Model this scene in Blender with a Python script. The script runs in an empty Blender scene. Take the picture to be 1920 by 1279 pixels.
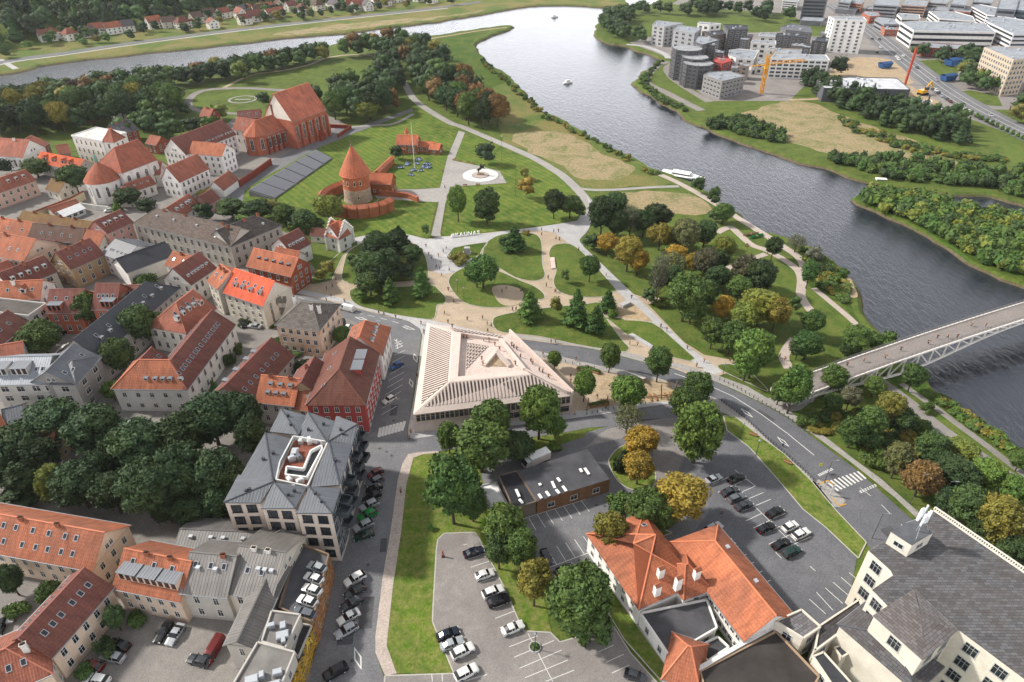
import bpy, math, random
from mathutils import Vector, Matrix, noise
from mathutils.geometry import tessellate_polygon
random.seed(7)
S = bpy.context.scene
COL = S.collection
R = math.radians
# ---------------------------------------------------------------- camera
F = 1280.0; TH = R(34.5); H = 120.0
cd = bpy.data.cameras.new('camera'); cam = bpy.data.objects.new('camera', cd); COL.objects.link(cam)
cam.location = (0, 0, H); cam.rotation_euler = (R(90) - TH, 0, 0)
cd.sensor_width = 36; cd.lens = 36 * F / 1920; cd.clip_start = 1; cd.clip_end = 6000
S.camera = cam
# ---------------------------------------------------------------- light
SUNV = Vector((-0.80, 0.20, 0.66)).normalized()
W = bpy.data.worlds.new('World'); S.world = W; W.use_nodes = True
nt = W.node_tree; bg = nt.nodes['Background']
sky = nt.nodes.new('ShaderNodeTexSky'); sky.sky_type = 'NISHITA'; sky.sun_disc = False
sky.sun_elevation = math.asin(SUNV.z); sky.sun_rotation = math.atan2(SUNV.x, SUNV.y)
sky.dust_density = 3.0; sky.air_density = 1.0
hs = nt.nodes.new('ShaderNodeHueSaturation'); hs.inputs['Saturation'].default_value = 0.33
tcw = nt.nodes.new('ShaderNodeTexCoord'); mpw = nt.nodes.new('ShaderNodeMapping'); mpw.inputs['Scale'].default_value = (1, 1, 3)
nz = nt.nodes.new('ShaderNodeTexNoise'); nz.inputs['Scale'].default_value = 2.2; nz.inputs['Detail'].default_value = 6
rmp = nt.nodes.new('ShaderNodeMapRange'); rmp.inputs[1].default_value = .35; rmp.inputs[2].default_value = .65; rmp.inputs[3].default_value = .6; rmp.inputs[4].default_value = .9
mxw = nt.nodes.new('ShaderNodeMix'); mxw.data_type = 'RGBA'; mxw.inputs['B'].default_value = (8.6, 8.7, 9.0, 1)
L = nt.links
sx = nt.nodes.new('ShaderNodeSeparateXYZ'); zr_ = nt.nodes.new('ShaderNodeMapRange'); zr_.inputs[1].default_value = 0; zr_.inputs[2].default_value = .42; zr_.inputs[3].default_value = 5.0; zr_.inputs[4].default_value = .75
vm_ = nt.nodes.new('ShaderNodeVectorMath'); vm_.operation = 'SCALE'; vm_.inputs[0].default_value = (8.0, 8.1, 8.5); L.new(tcw.outputs['Generated'], sx.inputs[0]); L.new(sx.outputs['Z'], zr_.inputs[0]); L.new(zr_.outputs[0], vm_.inputs['Scale']); L.new(vm_.outputs[0], mxw.inputs['B'])
L.new(tcw.outputs['Generated'], mpw.inputs['Vector']); L.new(mpw.outputs['Vector'], nz.inputs['Vector']); L.new(nz.outputs['Fac'], rmp.inputs[0])
L.new(sky.outputs[0], hs.inputs['Color']); L.new(hs.outputs[0], mxw.inputs['A']); L.new(rmp.outputs[0], mxw.inputs['Factor'])
L.new(mxw.outputs['Result'], bg.inputs['Color']); bg.inputs['Strength'].default_value = 0.076
sd = bpy.data.lights.new('sun', 'SUN'); sd.energy = 3.7; sd.angle = R(4); sd.color = (1, .95, .87)
sun = bpy.data.objects.new('sun', sd); COL.objects.link(sun)
sun.rotation_euler = (-SUNV).to_track_quat('-Z', 'Y').to_euler(); sun.location = SUNV * 500
vs = S.view_settings; vs.view_transform = 'Standard'; vs.look = 'None'; vs.gamma = 1; vs.use_curve_mapping = False; vs.exposure = 0.7
# ---------------------------------------------------------------- helpers
CT, ST = math.cos(TH), math.sin(TH)
def G(px, py, z=0.0):                      # photo pixel (1920 wide) -> point of the place at height z
 a = px - 960; b = 640 - py
 dy = F * CT + b * ST; dz = -F * ST + b * CT
 t = (z - H) / dz
 return Vector((a * t, dy * t, z))
def P(v):
 z = v[2] - H; d = v[1] * CT - z * ST; u = v[1] * ST + z * CT
 return (960 + F * v[0] / d, 640 - F * u / d)
def hgt(base, ytop):                       # height that reaches photo row ytop above a ground point
 lo, hi = 0.0, 90.0
 for _ in range(30):
  m = (lo + hi) / 2
  if P((base[0], base[1], m))[1] > ytop: lo = m
  else: hi = m
 return lo
def hexc(h, k=1.0):
 h = h.lstrip('#'); c = [int(h[i:i + 2], 16) / 255 for i in (0, 2, 4)]
 return tuple(k * (x / 12.92 if x <= .04045 else ((x + .055) / 1.055) ** 2.4) for x in c) + (1,)
def tag(o, label=None, cat=None, group=None, kind=None):
 if label: o['label'] = label
 if cat: o['category'] = cat
 if group: o['group'] = group
 if kind: o['kind'] = kind
 return o
def thing(name, label, cat, loc=(0, 0, 0), rz=0, group=None):
 o = bpy.data.objects.new(name, None); COL.objects.link(o); o.location = loc; o.rotation_euler = (0, 0, rz)
 o.empty_display_size = .5
 return tag(o, label, cat, group)
class MB:
 def __init__(s): s.v = []; s.f = []; s.m = []; s.u = []
 def poly(s, pts, m=0, uv=None):
  n = len(s.v); s.v += [tuple(p) for p in pts]; s.f.append(tuple(range(n, n + len(pts)))); s.m.append(m)
  if uv is None:
   p0 = Vector(pts[0]); ax = (Vector(pts[1]) - p0).normalized()
   nn = Vector((0, 0, 0))
   for i in range(1, len(pts) - 1): nn += (Vector(pts[i]) - p0).cross(Vector(pts[i + 1]) - p0)
   nn = nn.normalized() if nn.length > 1e-9 else Vector((0, 0, 1)); ay = nn.cross(ax)
   uv = [((Vector(p) - p0).dot(ax), (Vector(p) - p0).dot(ay)) for p in pts]
  s.u.append(uv)
 def prism(s, base, z0, z1, m=0, mt=None, bottom=False):   # base CCW list of xy
  n = len(base)
  for i in range(n):
   a = base[i]; b = base[(i + 1) % n]
   s.poly([(a[0], a[1], z0), (b[0], b[1], z0), (b[0], b[1], z1), (a[0], a[1], z1)], m)
  top = [(p[0], p[1], z1) for p in base]; mt = m if mt is None else mt
  if n <= 4: s.poly(top, mt)
  else:
   k = tessellate_polygon([[Vector(p) for p in top]])
   for t in k:
    q = [top[i] for i in t]
    if (Vector(q[1]) - Vector(q[0])).cross(Vector(q[2]) - Vector(q[0])).z < 0: q.reverse()
    s.poly(q, mt, [(p[0], p[1]) for p in q])
  if bottom and n <= 4: s.poly([(p[0], p[1], z0) for p in reversed(base)], m)
 def box(s, x0, x1, y0, y1, z0, z1, m=0, mt=None, M=None):
  k = len(s.v); s.prism([(x0, y0), (x1, y0), (x1, y1), (x0, y1)], z0, z1, m, mt, True)
  if M is not None:
   for i in range(k, len(s.v)): s.v[i] = tuple(M @ Vector(s.v[i]))
 def bar(s, a, b, w, h=None, m=0):      # square bar from a to b
  a = Vector(a); b = Vector(b); d = (b - a); h = h or w
  if d.length < 1e-6: return
  d.normalize(); up = Vector((0, 0, 1)) if abs(d.z) < .95 else Vector((1, 0, 0))
  x = d.cross(up).normalized() * w / 2; y = x.cross(d).normalized() * h / 2
  A = [a + x + y, a - x + y, a - x - y, a + x - y]; B = [p + (b - a) for p in A]
  for i in range(4):
   j = (i + 1) % 4; s.poly([A[i], A[j], B[j], B[i]], m)
  s.poly(A, m); s.poly(B[::-1], m)
 def lathe(s, prof, n=12, c=(0, 0), m=0, ang=(0, 360), cap=True):
  a0, a1 = R(ang[0]), R(ang[1]); full = abs(ang[1] - ang[0]) >= 359
  for (r0, z0), (r1, z1) in zip(prof, prof[1:]):
   for i in range(n):
    t0 = a0 + (a1 - a0) * i / n; t1 = a0 + (a1 - a0) * (i + 1) / n
    q = [(c[0] + r0 * math.cos(t0), c[1] + r0 * math.sin(t0), z0), (c[0] + r0 * math.cos(t1), c[1] + r0 * math.sin(t1), z0),
                     (c[0] + r1 * math.cos(t1), c[1] + r1 * math.sin(t1), z1), (c[0] + r1 * math.cos(t0), c[1] + r1 * math.sin(t0), z1)]
    uu = [(t0 * max(r0, r1), z0), (t1 * max(r0, r1), z0), (t1 * max(r0, r1), z1), (t0 * max(r0, r1), z1)]
    if r1 < 1e-4: q = q[:3]; uu = uu[:3]
    elif r0 < 1e-4: q = [q[0]] + q[2:]; uu = [uu[0]] + uu[2:]
    s.poly(q, m, uu)
 def build(s, name, mats, parent=None, loc=(0, 0, 0), rz=0, color=None, smooth=False):
  me = bpy.data.meshes.new(name); me.from_pydata(s.v, [], s.f)
  if not isinstance(mats, (list, tuple)): mats = [mats]
  for m in mats: me.materials.append(m)
  me.polygons.foreach_set('material_index', s.m)
  ul = me.uv_layers.new(name='uv'); flat = []
  for u in s.u:
   for p in u: flat += [p[0], p[1]]
  ul.data.foreach_set('uv', flat)
  if smooth: me.polygons.foreach_set('use_smooth', [True] * len(s.f))
  me.update()
  o = bpy.data.objects.new(name, me); COL.objects.link(o); o.location = loc; o.rotation_euler = (0, 0, rz)
  if parent: o.parent = parent
  if color: o.color = color
  return o
def inst(name, me, parent=None, loc=(0, 0, 0), rot=(0, 0, 0), color=None, scale=None):
 o = bpy.data.objects.new(name, me); COL.objects.link(o); o.location = loc; o.rotation_euler = rot
 if parent: o.parent = parent
 if color: o.color = color
 if scale: o.scale = scale
 return o
def kids(o): return KID.get(o.name, [])
def copytree(root, loc, rz, label, scale=1.0, group=None):
 def rec(o, par):
  c = o.copy(); COL.objects.link(c)
  if par: c.parent = par
  for ch in list(o.children): rec(ch, c)
  return c
 c = rec(root, None); c.location = loc; c.rotation_euler = (0, 0, rz); c.scale = (scale,) * 3 if not isinstance(scale, tuple) else scale
 if label: c['label'] = label
 if group: c['group'] = group
 return c
# ---------------------------------------------------------------- materials
class NM:
 def __init__(s, name, rough=.85, spec=.3):
  s.m = bpy.data.materials.new(name); s.m.use_nodes = True; s.t = s.m.node_tree; s.b = s.t.nodes['Principled BSDF']
  s.b.inputs['Roughness'].default_value = rough; s.b.inputs['Specular IOR Level'].default_value = spec
 def n(s, typ, **k):
  o = s.t.nodes.new('ShaderNode' + typ)
  for a, v in k.items():
   if a in ('data_type', 'operation', 'blend_type', 'wave_type', 'bands_direction', 'feature', 'wave_profile', 'noise_dimensions', 'vector_type'): setattr(o, a, v)
   else: o.inputs[a.replace('_', ' ')].default_value = v
  return o
 def l(s, a, b): s.t.links.new(a, b)
 def coord(s, kind='pos', scale=None, rot=None):
  if kind == 'pos': o = s.n('NewGeometry').outputs['Position']
  elif kind == 'uv': o = s.n('UVMap').outputs[0]
  else: o = s.n('TexCoord').outputs['Object']
  if scale or rot:
   mp = s.n('Mapping'); mp.inputs['Scale'].default_value = scale or (1, 1, 1); mp.inputs['Rotation'].default_value = rot or (0, 0, 0); s.l(o, mp.inputs[0]); o = mp.outputs[0]
  return o
 def noise(s, co, scale, detail=4, rough=.55, lo=.35, hi=.65, dist=0):
  a = s.n('TexNoise', Scale=scale, Detail=detail, Roughness=rough, Distortion=dist); s.l(co, a.inputs['Vector'])
  r = s.n('MapRange'); r.inputs[1].default_value = lo; r.inputs[2].default_value = hi; s.l(a.outputs['Fac'], r.inputs[0])
  return r.outputs[0]
 def mix(s, fac, a, b, blend='MIX'):
  m = s.n('Mix', data_type='RGBA', blend_type=blend)
  for sock, v in (('A', a), ('B', b)):
   if isinstance(v, tuple): m.inputs[sock].default_value = v
   else: s.l(v, m.inputs[sock])
  if isinstance(fac, (int, float)): m.inputs['Factor'].default_value = fac
  else: s.l(fac, m.inputs['Factor'])
  return m.outputs['Result']
 def col(s, c): s.l(c, s.b.inputs['Base Color'])
 def bump(s, h, strength=.5, dist=.1):
  b = s.n('Bump', Strength=strength, Distance=dist); s.l(h, b.inputs['Height']); s.l(b.outputs[0], s.b.inputs['Normal'])
 def ocol(s): return s.n('ObjectInfo').outputs['Color']
 def val(s, c, v): # multiply colour by value socket mapped
  m = s.n('Mix', data_type='RGBA', blend_type='MULTIPLY'); m.inputs['Factor'].default_value = 1
  s.l(c, m.inputs['A']); s.l(v, m.inputs['B']); return m.outputs['Result']
 def ramp(s, v, a, b):
  r = s.n('MapRange'); r.inputs[3].default_value = a; r.inputs[4].default_value = b; s.l(v, r.inputs[0]); return r.outputs[0]
def ground(name, c1, c2, c3, sc=.05, fine=1.2, rough=.95, bump=.6, dist=.15, thr=(.4, .62)):
 m = NM(name, rough, .15); co = m.coord()
 a = m.noise(co, sc, 6, .6, thr[0], thr[1], .6); b = m.noise(co, sc * 6, 5, .6, .35, .7); f = m.noise(co, fine, 5, .7, .25, .75)
 c = m.mix(a, hexc(c1), hexc(c2)); c = m.mix(m.ramp(b, 0, .6), c, hexc(c3)); c = m.val(c, m.ramp(f, .6, 1.35)); m.col(c); m.bump(f, bump, dist)
 return m.m
def solid(name, c, rough=.7, spec=.4, metal=0, var=.15, sc=.8, bump=0):
 m = NM(name, rough, spec); co = m.coord('obj'); f = m.noise(co, sc, 5, .6, .3, .7)
 base = m.ocol() if c is None else m.mix(0.0, hexc(c), hexc(c))
 m.col(m.val(base, m.ramp(f, 1 - var, 1 + var))); m.b.inputs['Metallic'].default_value = metal
 if bump: m.bump(f, bump, .05)
 return m.m
M = {}
def stripes_grass():
 m = NM('mown_grass', .95, .1); co = m.coord()
 a = m.noise(co, .035, 6, .6, .35, .65, .5); b = m.noise(co, .25, 5, .6, .4, .7); f = m.noise(co, 1.5, 5, .7, .25, .75)
 c = m.mix(a, hexc('#556c2a'), hexc('#405722')); c = m.mix(m.ramp(b, 0, .75), c, hexc('#76783a'))
 w = m.n('TexWave', Scale=.11, Distortion=1.2, Detail=2); w.bands_direction = 'X'; mp = m.n('Mapping'); mp.inputs['Rotation'].default_value = (0, 0, R(-38)); m.l(co, mp.inputs[0]); m.l(mp.outputs[0], w.inputs[0])
 c = m.val(c, m.ramp(w.outputs['Fac'], .88, 1.1)); c = m.val(c, m.ramp(f, .7, 1.3)); m.col(c); m.bump(f, .5, .12)
 return m.m
M['grass'] = ground('grass', '#4c6226', '#3a4f1e', '#6f7038', .04, 1.3)
M['mown'] = stripes_grass()
M['verge'] = ground('verge_grass', '#56701f', '#465f1f', '#8a8050', .09, 1.6, thr=(.35, .65))
M['meadow'] = ground('meadow', '#51652c', '#7c7146', '#626c38', .03, .9, thr=(.42, .58), bump=.9, dist=.3)
M['dry'] = ground('dry_meadow', '#8f8060', '#5f6836', '#9c8e70', .09, .8, thr=(.46, .64), bump=.9, dist=.3)
M['wild'] = ground('wild_bank_grass', '#465f20', '#5f6c2c', '#334a1c', .08, .9, bump=1, dist=.5)
M['bank'] = ground('muddy_bank', '#5b5140', '#4b4c2c', '#6f6350', .15, 1.2, bump=.9, dist=.3)
M['asphalt'] = ground('asphalt', '#6c6c6f', '#78787a', '#626264', .06, 3, .9, .2, .02)
M['asphalt2'] = ground('asphalt_dark', '#5d5e63', '#6a6a6e', '#55565a', .05, 3, .9, .2, .02)
M['asphalt3'] = ground('asphalt_worn', '#7f7a77', '#8e8985', '#726d6a', .07, 5, .9, .2, .02)
M['pave'] = ground('pale_paving', '#938f8c', '#9e9a95', '#868380', .08, 3, .85, .2, .02)
M['pinkpave'] = ground('pink_paving', '#a99c93', '#b3a69c', '#9b9088', .08, 3, .85, .2, .02)
M['conc'] = ground('pale_concrete', '#a6a5a5', '#b2b0af', '#969596', .05, 3, .85, .2, .02)
M['gravel'] = ground('beige_gravel', '#a3937f', '#b09f8a', '#958775', .05, 4, .95, .4, .03)
M['cobble'] = ground('cobbles', '#7d7975', '#8a857f', '#6f6b68', .1, 4, .9, .5, .03)
M['oldcob'] = ground('old_cobbled_square', '#8c8468', '#7c7d55', '#96918a', .06, 3, .9, .5, .03)
M['sand'] = ground('sandy_ground', '#a08a6b', '#8f7c64', '#b3a58f', .08, 2, .9, .5, .05)
M['white'] = solid('road_paint', '#c8c8c4', .7, .3, var=.12, sc=2)
M['yellowp'] = solid('yellow_paint', '#b98d3c', .7, .3, var=.12, sc=2)
def water():
 m = NM('river_water', .08, .8); co = m.coord()
 a = m.noise(co, .012, 4, .5, .35, .65, 1); mp = m.n('Mapping'); mp.inputs['Rotation'].default_value = (0, 0, R(35)); mp.inputs['Scale'].default_value = (1, .35, 1); m.l(co, mp.inputs[0])
 w = m.noise(mp.outputs[0], .55, 6, .62, .2, .8, .8); w2 = m.noise(mp.outputs[0], 2.2, 3, .6, .2, .8)
 m.col(m.mix(a, (.010, .014, .024, 1), (.016, .020, .030, 1)))
 ad = m.n('Math', operation='MULTIPLY_ADD'); ad.inputs[1].default_value = .35; m.l(w2, ad.inputs[0]); m.l(w, ad.inputs[2])
 m.bump(ad.outputs[0], .6, .22); m.b.inputs['IOR'].default_value = 1.5; m.l(m.ramp(a, .03, .12), m.b.inputs['Roughness'])
 return m.m
M['water'] = water()
def plaster(name='plaster', var=.16):
 m = NM(name, .9, .2); co = m.coord('obj'); f = m.noise(co, .35, 6, .65, .3, .7, .4); g = m.noise(co, 3, 4, .6, .3, .7)
 c = m.mix(m.ramp(f, 0, var * 1.6), m.ocol(), hexc('#6f6459')); c = m.val(c, m.ramp(g, .92, 1.06)); m.col(c); m.bump(g, .2, .02)
 return m.m
M['wall'] = plaster()
def worn():
 m = NM('worn_plaster', .92, .2); co = m.coord('obj'); f = m.noise(co, .22, 6, .7, .47, .7, .6); g = m.noise(co, 2, 4, .6, .3, .7)
 c = m.mix(f, m.ocol(), hexc('#a5684c')); c = m.val(c, m.ramp(g, .85, 1.1)); m.col(c); m.bump(f, .3, .04); return m.m
M['worn'] = worn()
def brick():
 m = NM('brick', .9, .2); co = m.coord('uv')
 b = m.n('TexBrick', Scale=1.0); b.inputs['Brick Width'].default_value = .3; b.inputs['Row Height'].default_value = .1; b.inputs['Mortar Size'].default_value = .012
 b.inputs['Color1'].default_value = hexc('#ffffff'); b.inputs['Color2'].default_value = hexc('#c9c0bb'); b.inputs['Mortar'].default_value = hexc('#b9aea4'); m.l(co, b.inputs[0])
 f = m.noise(m.coord('obj'), .4, 6, .65, .3, .7); c = m.val(m.ocol(), b.outputs['Color']); c = m.val(c, m.ramp(f, .72, 1.2)); m.col(c); m.bump(b.outputs['Fac'], -.3, .02); return m.m
M['brick'] = brick()
def stone():
 m = NM('field_stone', .95, .2); co = m.coord('obj'); v = m.n('TexVoronoi', Scale=1.6); m.l(co, v.inputs[0])
 c = m.mix(m.ramp(v.outputs['Color'], 0, 1), hexc('#8a7464'), hexc('#a8998a')); m.col(c); m.bump(v.outputs['Distance'], .6, .08); return m.m
M['stone'] = stone()
def tiles():
 m = NM('roof_tiles', .85, .25); uv = m.coord('uv')
 w = m.n('TexWave', Scale=.45, Distortion=.0); w.bands_direction = 'Y'; w.wave_profile = 'SAW'; m.l(uv, w.inputs[0])
 w2 = m.n('TexWave', Scale=.7, Distortion=.2); w2.bands_direction = 'X'; m.l(uv, w2.inputs[0])
 st = m.noise(m.coord('uv', (.9, .22, 1)), 1.0, 5, .7, .3, .7, .3); pt = m.noise(m.coord('obj'), .12, 5, .65, .35, .68, .5); sp = m.noise(m.coord('uv', (3.4, 2.6, 1)), 1.3, 2, .5, .3, .7)
 c = m.mix(m.ramp(pt, 0, .6), m.ocol(), hexc('#6a4a3e')); c = m.val(c, m.ramp(st, .62, 1.22)); c = m.val(c, m.ramp(sp, .82, 1.16)); c = m.val(c, m.ramp(w.outputs['Fac'], .86, 1.07)); m.col(c)
 ad = m.n('Math', operation='ADD'); m.l(w.outputs['Fac'], ad.inputs[0]); m.l(w2.outputs['Fac'], ad.inputs[1]); m.bump(ad.outputs[0], .5, .06); return m.m
M['tile'] = tiles()
def seam():
 m = NM('seamed_metal_roof', .5, .5); uv = m.coord('uv'); w = m.n('TexWave', Scale=.5); w.bands_direction = 'X'; m.l(uv, w.inputs[0])
 p = m.n('Math', operation='POWER'); p.inputs[1].default_value = 14; m.l(w.outputs['Fac'], p.inputs[0])
 pt = m.noise(m.coord('obj'), .2, 5, .6, .3, .7, .4); st = m.noise(m.coord('uv', (1.4, .12, 1)), 1, 4, .6, .3, .7)
 c = m.val(m.ocol(), m.ramp(pt, .8, 1.15)); c = m.val(c, m.ramp(st, .8, 1.15)); c = m.val(c, m.ramp(p.outputs[0], 1, .6)); m.col(c); m.bump(p.outputs[0], .8, .06); m.b.inputs['Metallic'].default_value = .15; return m.m
M['seam'] = seam()
def slate():
 m = NM('old_sheet_roof', .85, .3); uv = m.coord('uv')
 b = m.n('TexBrick', Scale=1.0); b.inputs['Brick Width'].default_value = 1.1; b.inputs['Row Height'].default_value = .55; b.inputs['Mortar Size'].default_value = .03
 b.inputs['Color1'].default_value = hexc('#ffffff'); b.inputs['Color2'].default_value = hexc('#c2bfbc'); b.inputs['Mortar'].default_value = hexc('#6c6868'); m.l(uv, b.inputs[0])
 w = m.n('TexWave', Scale=1.6); w.bands_direction = 'X'; m.l(uv, w.inputs[0])
 pt = m.noise(m.coord('obj'), .15, 6, .7, .3, .7, .6); c = m.val(m.ocol(), b.outputs['Color']); c = m.mix(m.ramp(pt, 0, .2), c, hexc('#6f5a4c')); c = m.val(c, m.ramp(w.outputs['Fac'], .85, 1.08)); m.col(c); m.bump(w.outputs['Fac'], .5, .05); return m.m
M['slate'] = slate()
M['flat'] = solid('bitumen_roof', None, .9, .2, var=.3, sc=.25, bump=.2)
M['trim'] = solid('trim', None, .7, .35, var=.08)
M['metal'] = solid('dull_metal', None, .45, .5, .5, var=.1)
M['paint'] = solid('car_paint', None, .22, .6, .15, var=.02)
M['glass'] = solid('dark_glass', '#15181c', .08, .7, var=.3, sc=1.5)
M['pane'] = solid('window_pane', '#23282e', .12, .6, var=.5, sc=.6)
M['rubber'] = solid('rubber', '#141414', .8, .3)
M['redlamp'] = solid('red_lens', '#8a1010', .3, .5); M['lamp'] = solid('clear_lens', '#d8d8d0', .2, .6)
M['wood'] = solid('timber', '#8a6a4a', .8, .3, var=.25, sc=3)
M['cloth'] = solid('cloth', None, .9, .1, var=.1); M['skin'] = solid('skin', '#b98a70', .6, .3, var=.03); M['hair'] = solid('hair', '#2c2018', .8, .3)
def leaf():
 m = NM('foliage', .75, .2); co = m.coord('obj'); f = m.noise(co, .8, 4, .6, .3, .7); g = m.noise(co, 3, 3, .6, .25, .75)
 c = m.mix(m.ramp(f, 0, 1), m.ocol(), m.val(m.ocol(), m.ramp(g, 1.1, 1.6))); c = m.val(c, m.ramp(g, .5, 1.5)); w = m.noise(co, .3, 3, .5, .4, .65); c = m.mix(m.ramp(w, 0, .55), c, m.mix(1.0, c, (1.35, 1.12, .6, 1), 'MULTIPLY')); m.col(c)
 return m.m
M['leaf'] = leaf(); M['bark'] = solid('bark', '#4a3f36', .95, .1, var=.3, sc=3)
# ---------------------------------------------------------------- ground, water, roads
def wpt(p, z=0):
 return Vector((p[1], p[2], z)) if p[0] == 'w' else G(p[0], p[1], 0) * 1.0 + Vector((0, 0, z))
def smoothpts(pts, n=4, closed=True):
 out = []; k = len(pts)
 for i in range(k if closed else k - 1):
  p0 = pts[(i - 1) % k] if closed or i > 0 else pts[i]; p1 = pts[i]; p2 = pts[(i + 1) % k]
  p3 = pts[(i + 2) % k] if closed or i + 2 < k else p2
  for j in range(n):
   t = j / n; out.append(.5 * ((2 * p1) + (p2 - p0) * t + (2 * p0 - 5 * p1 + 4 * p2 - p3) * t * t + (3 * p1 - p0 - 3 * p2 + p3) * t ** 3))
 if not closed: out.append(pts[-1])
 return out
def area(p): return sum(p[i].x * p[(i + 1) % len(p)].y - p[(i + 1) % len(p)].x * p[i].y for i in range(len(p))) / 2
def sheet(name, pts, mat, z, sm=0, label=None, edge=None, kind='structure', parent=None):
 w = [wpt(p) for p in pts]
 if mat in ('dry', 'meadow', 'wild') or (mat == 'sand' and len(pts) > 5):
  w = smoothpts(w, 3); o_ = []
  for i in range(len(w)):
   a, b = w[i], w[(i + 1) % len(w)]; n = max(1, min(40, int((b - a).length / 4)))
   for j in range(n): p = a + (b - a) * j / n; o_.append(p + Vector((noise.noise(p * .09), noise.noise(p * .09 + Vector((9, 9, 9))), 0)) * 6 + Vector((noise.noise(p * .4), noise.noise(p * .4 + Vector((9, 9, 9))), 0)) * 2)
  w = o_; sm = 0
 if sm: w = smoothpts(w, sm)
 if area(w) < 0: w.reverse()
 mb = MB(); top = [Vector((p.x, p.y, z)) for p in w]
 for t in tessellate_polygon([top]):
  q = [top[i] for i in t]
  if (q[1] - q[0]).cross(q[2] - q[0]).z < 0: q.reverse()
  mb.poly(q, 0, [(p.x, p.y) for p in q])
 for i in range(len(w)):
  a, b = w[i], w[(i + 1) % len(w)]; mb.poly([(a.x, a.y, -.05), (b.x, b.y, -.05), (b.x, b.y, z), (a.x, a.y, z)], 1 if edge else 0)
 o = mb.build(name, [M[mat]] + ([M[edge]] if edge else []), parent); tag(o, label)
 if kind and not parent: o['kind'] = kind
 if edge == 'kerb':     # real kerb: a narrow strip standing just proud of the sheet
  km = MB()
  for i in range(len(w)):
   a, b = w[i], w[(i + 1) % len(w)]; d = (b - a)
   if d.length < .05: continue
   nrm = Vector((d.y, -d.x, 0)).normalized() * .12
   km.poly([(a.x - nrm.x, a.y - nrm.y, z + .012), (a.x + nrm.x, a.y + nrm.y, z + .012), (b.x + nrm.x, b.y + nrm.y, z + .012), (b.x - nrm.x, b.y - nrm.y, z + .012)], 0)
  km.build('kerb', M['kerb'], o)
 return o
M['kerb'] = solid('kerb_stone', '#a8a49c', .9, .2, var=.1)
def ribbon(name, pts, width, mat, z, sm=5, off=0.0, parent=None, label=None):
 w = [wpt(p) for p in pts]
 if sm: w = smoothpts(w, sm, False)
 mb = MB(); Lf = []; Rt = []
 for i, p in enumerate(w):
  d = (w[min(i + 1, len(w) - 1)] - w[max(i - 1, 0)]).normalized(); n = Vector((-d.y, d.x, 0))
  Lf.append(p + n * (off + width / 2)); Rt.append(p + n * (off - width / 2))
 s = 0
 for i in range(len(w) - 1):
  a, b, c, d = Rt[i], Rt[i + 1], Lf[i + 1], Lf[i]; l = (w[i + 1] - w[i]).length
  mb.poly([(a.x, a.y, z), (b.x, b.y, z), (c.x, c.y, z), (d.x, d.y, z)], 0, [(s, 0), (s + l, 0), (s + l, width), (s, width)]); s += l
  if z > .01:
   mb.poly([(a.x, a.y, -.05), (b.x, b.y, -.05), (b.x, b.y, z), (a.x, a.y, z)]); mb.poly([(c.x, c.y, -.05), (d.x, d.y, -.05), (d.x, d.y, z), (c.x, c.y, z)])
 o = mb.build(name, M[mat], parent)
 if not parent: o['kind'] = 'structure'
 tag(o, label); return o
def land(name, pts, mat, shore, seed=0, drop=2.6, out=5.0):
 """land polygon; shore = index range of points that form the waterline (resampled, roughened, with a sloping bank)"""
 random.seed(seed); i0, i1 = shore; w = [wpt(p) for p in pts]; sh = smoothpts(w[i0:i1 + 1], 4, False); rs = [sh[0]]
 for p in sh[1:]:
  while (p - rs[-1]).length > 5: rs.append(rs[-1] + (p - rs[-1]).normalized() * 4.5)
 jit = [];
 for i, p in enumerate(rs):
  k = noise.noise(Vector((p.x * .06, p.y * .06, seed))) * 3 + noise.noise(Vector((p.x * .3, p.y * .3, seed + 5))) * 1.4
  d = (rs[min(i + 1, len(rs) - 1)] - rs[max(i - 1, 0)]).normalized(); jit.append(p + Vector((-d.y, d.x, 0)) * (k if 2 < i < len(rs) - 3 else 0))
 full = w[:i0] + jit + w[i1 + 1:]; ccw = area(full) > 0; mb = MB()
 for t in tessellate_polygon([full]):
  q = [full[i] for i in t]
  if (q[1] - q[0]).cross(q[2] - q[0]).z < 0: q.reverse()
  mb.poly(q, 0, [(p.x, p.y) for p in q])
 ring = [];
 for i, p in enumerate(jit):
  d = (jit[min(i + 1, len(jit) - 1)] - jit[max(i - 1, 0)]).normalized(); n = Vector((d.y, -d.x, 0)) * (1 if ccw else -1)
  k = out * (.8 + .5 * noise.noise(Vector((p.x * .1, p.y * .1, 3))))
  ring.append((p, p + n * k * .4 + Vector((0, 0, -drop * .3)), p + n * k + Vector((0, 0, -drop))))
 for A, B in zip(ring, ring[1:]):
  for j in (0, 1):
   q = [A[j], B[j], B[j + 1], A[j + 1]]
   if not ccw: q.reverse()
   q = q[::-1]
   mb.poly(q, 0 if j == 0 else 1)
 o = mb.build(name, [M[mat], M['bank']]); o['kind'] = 'structure'; return o
wat = MB(); wat.poly([(-4000, -300, -1.6), (4000, -300, -1.6), (4000, 5000, -1.6), (-4000, 5000, -1.6)]); tag(wat.build('river', M['water']), kind='structure')
bed = MB(); bed.poly([(-4000, -300, -4), (4000, -300, -4), (4000, 5000, -4), (-4000, 5000, -4)]); tag(bed.build('river_bed', M['bank']), kind='structure')
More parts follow.
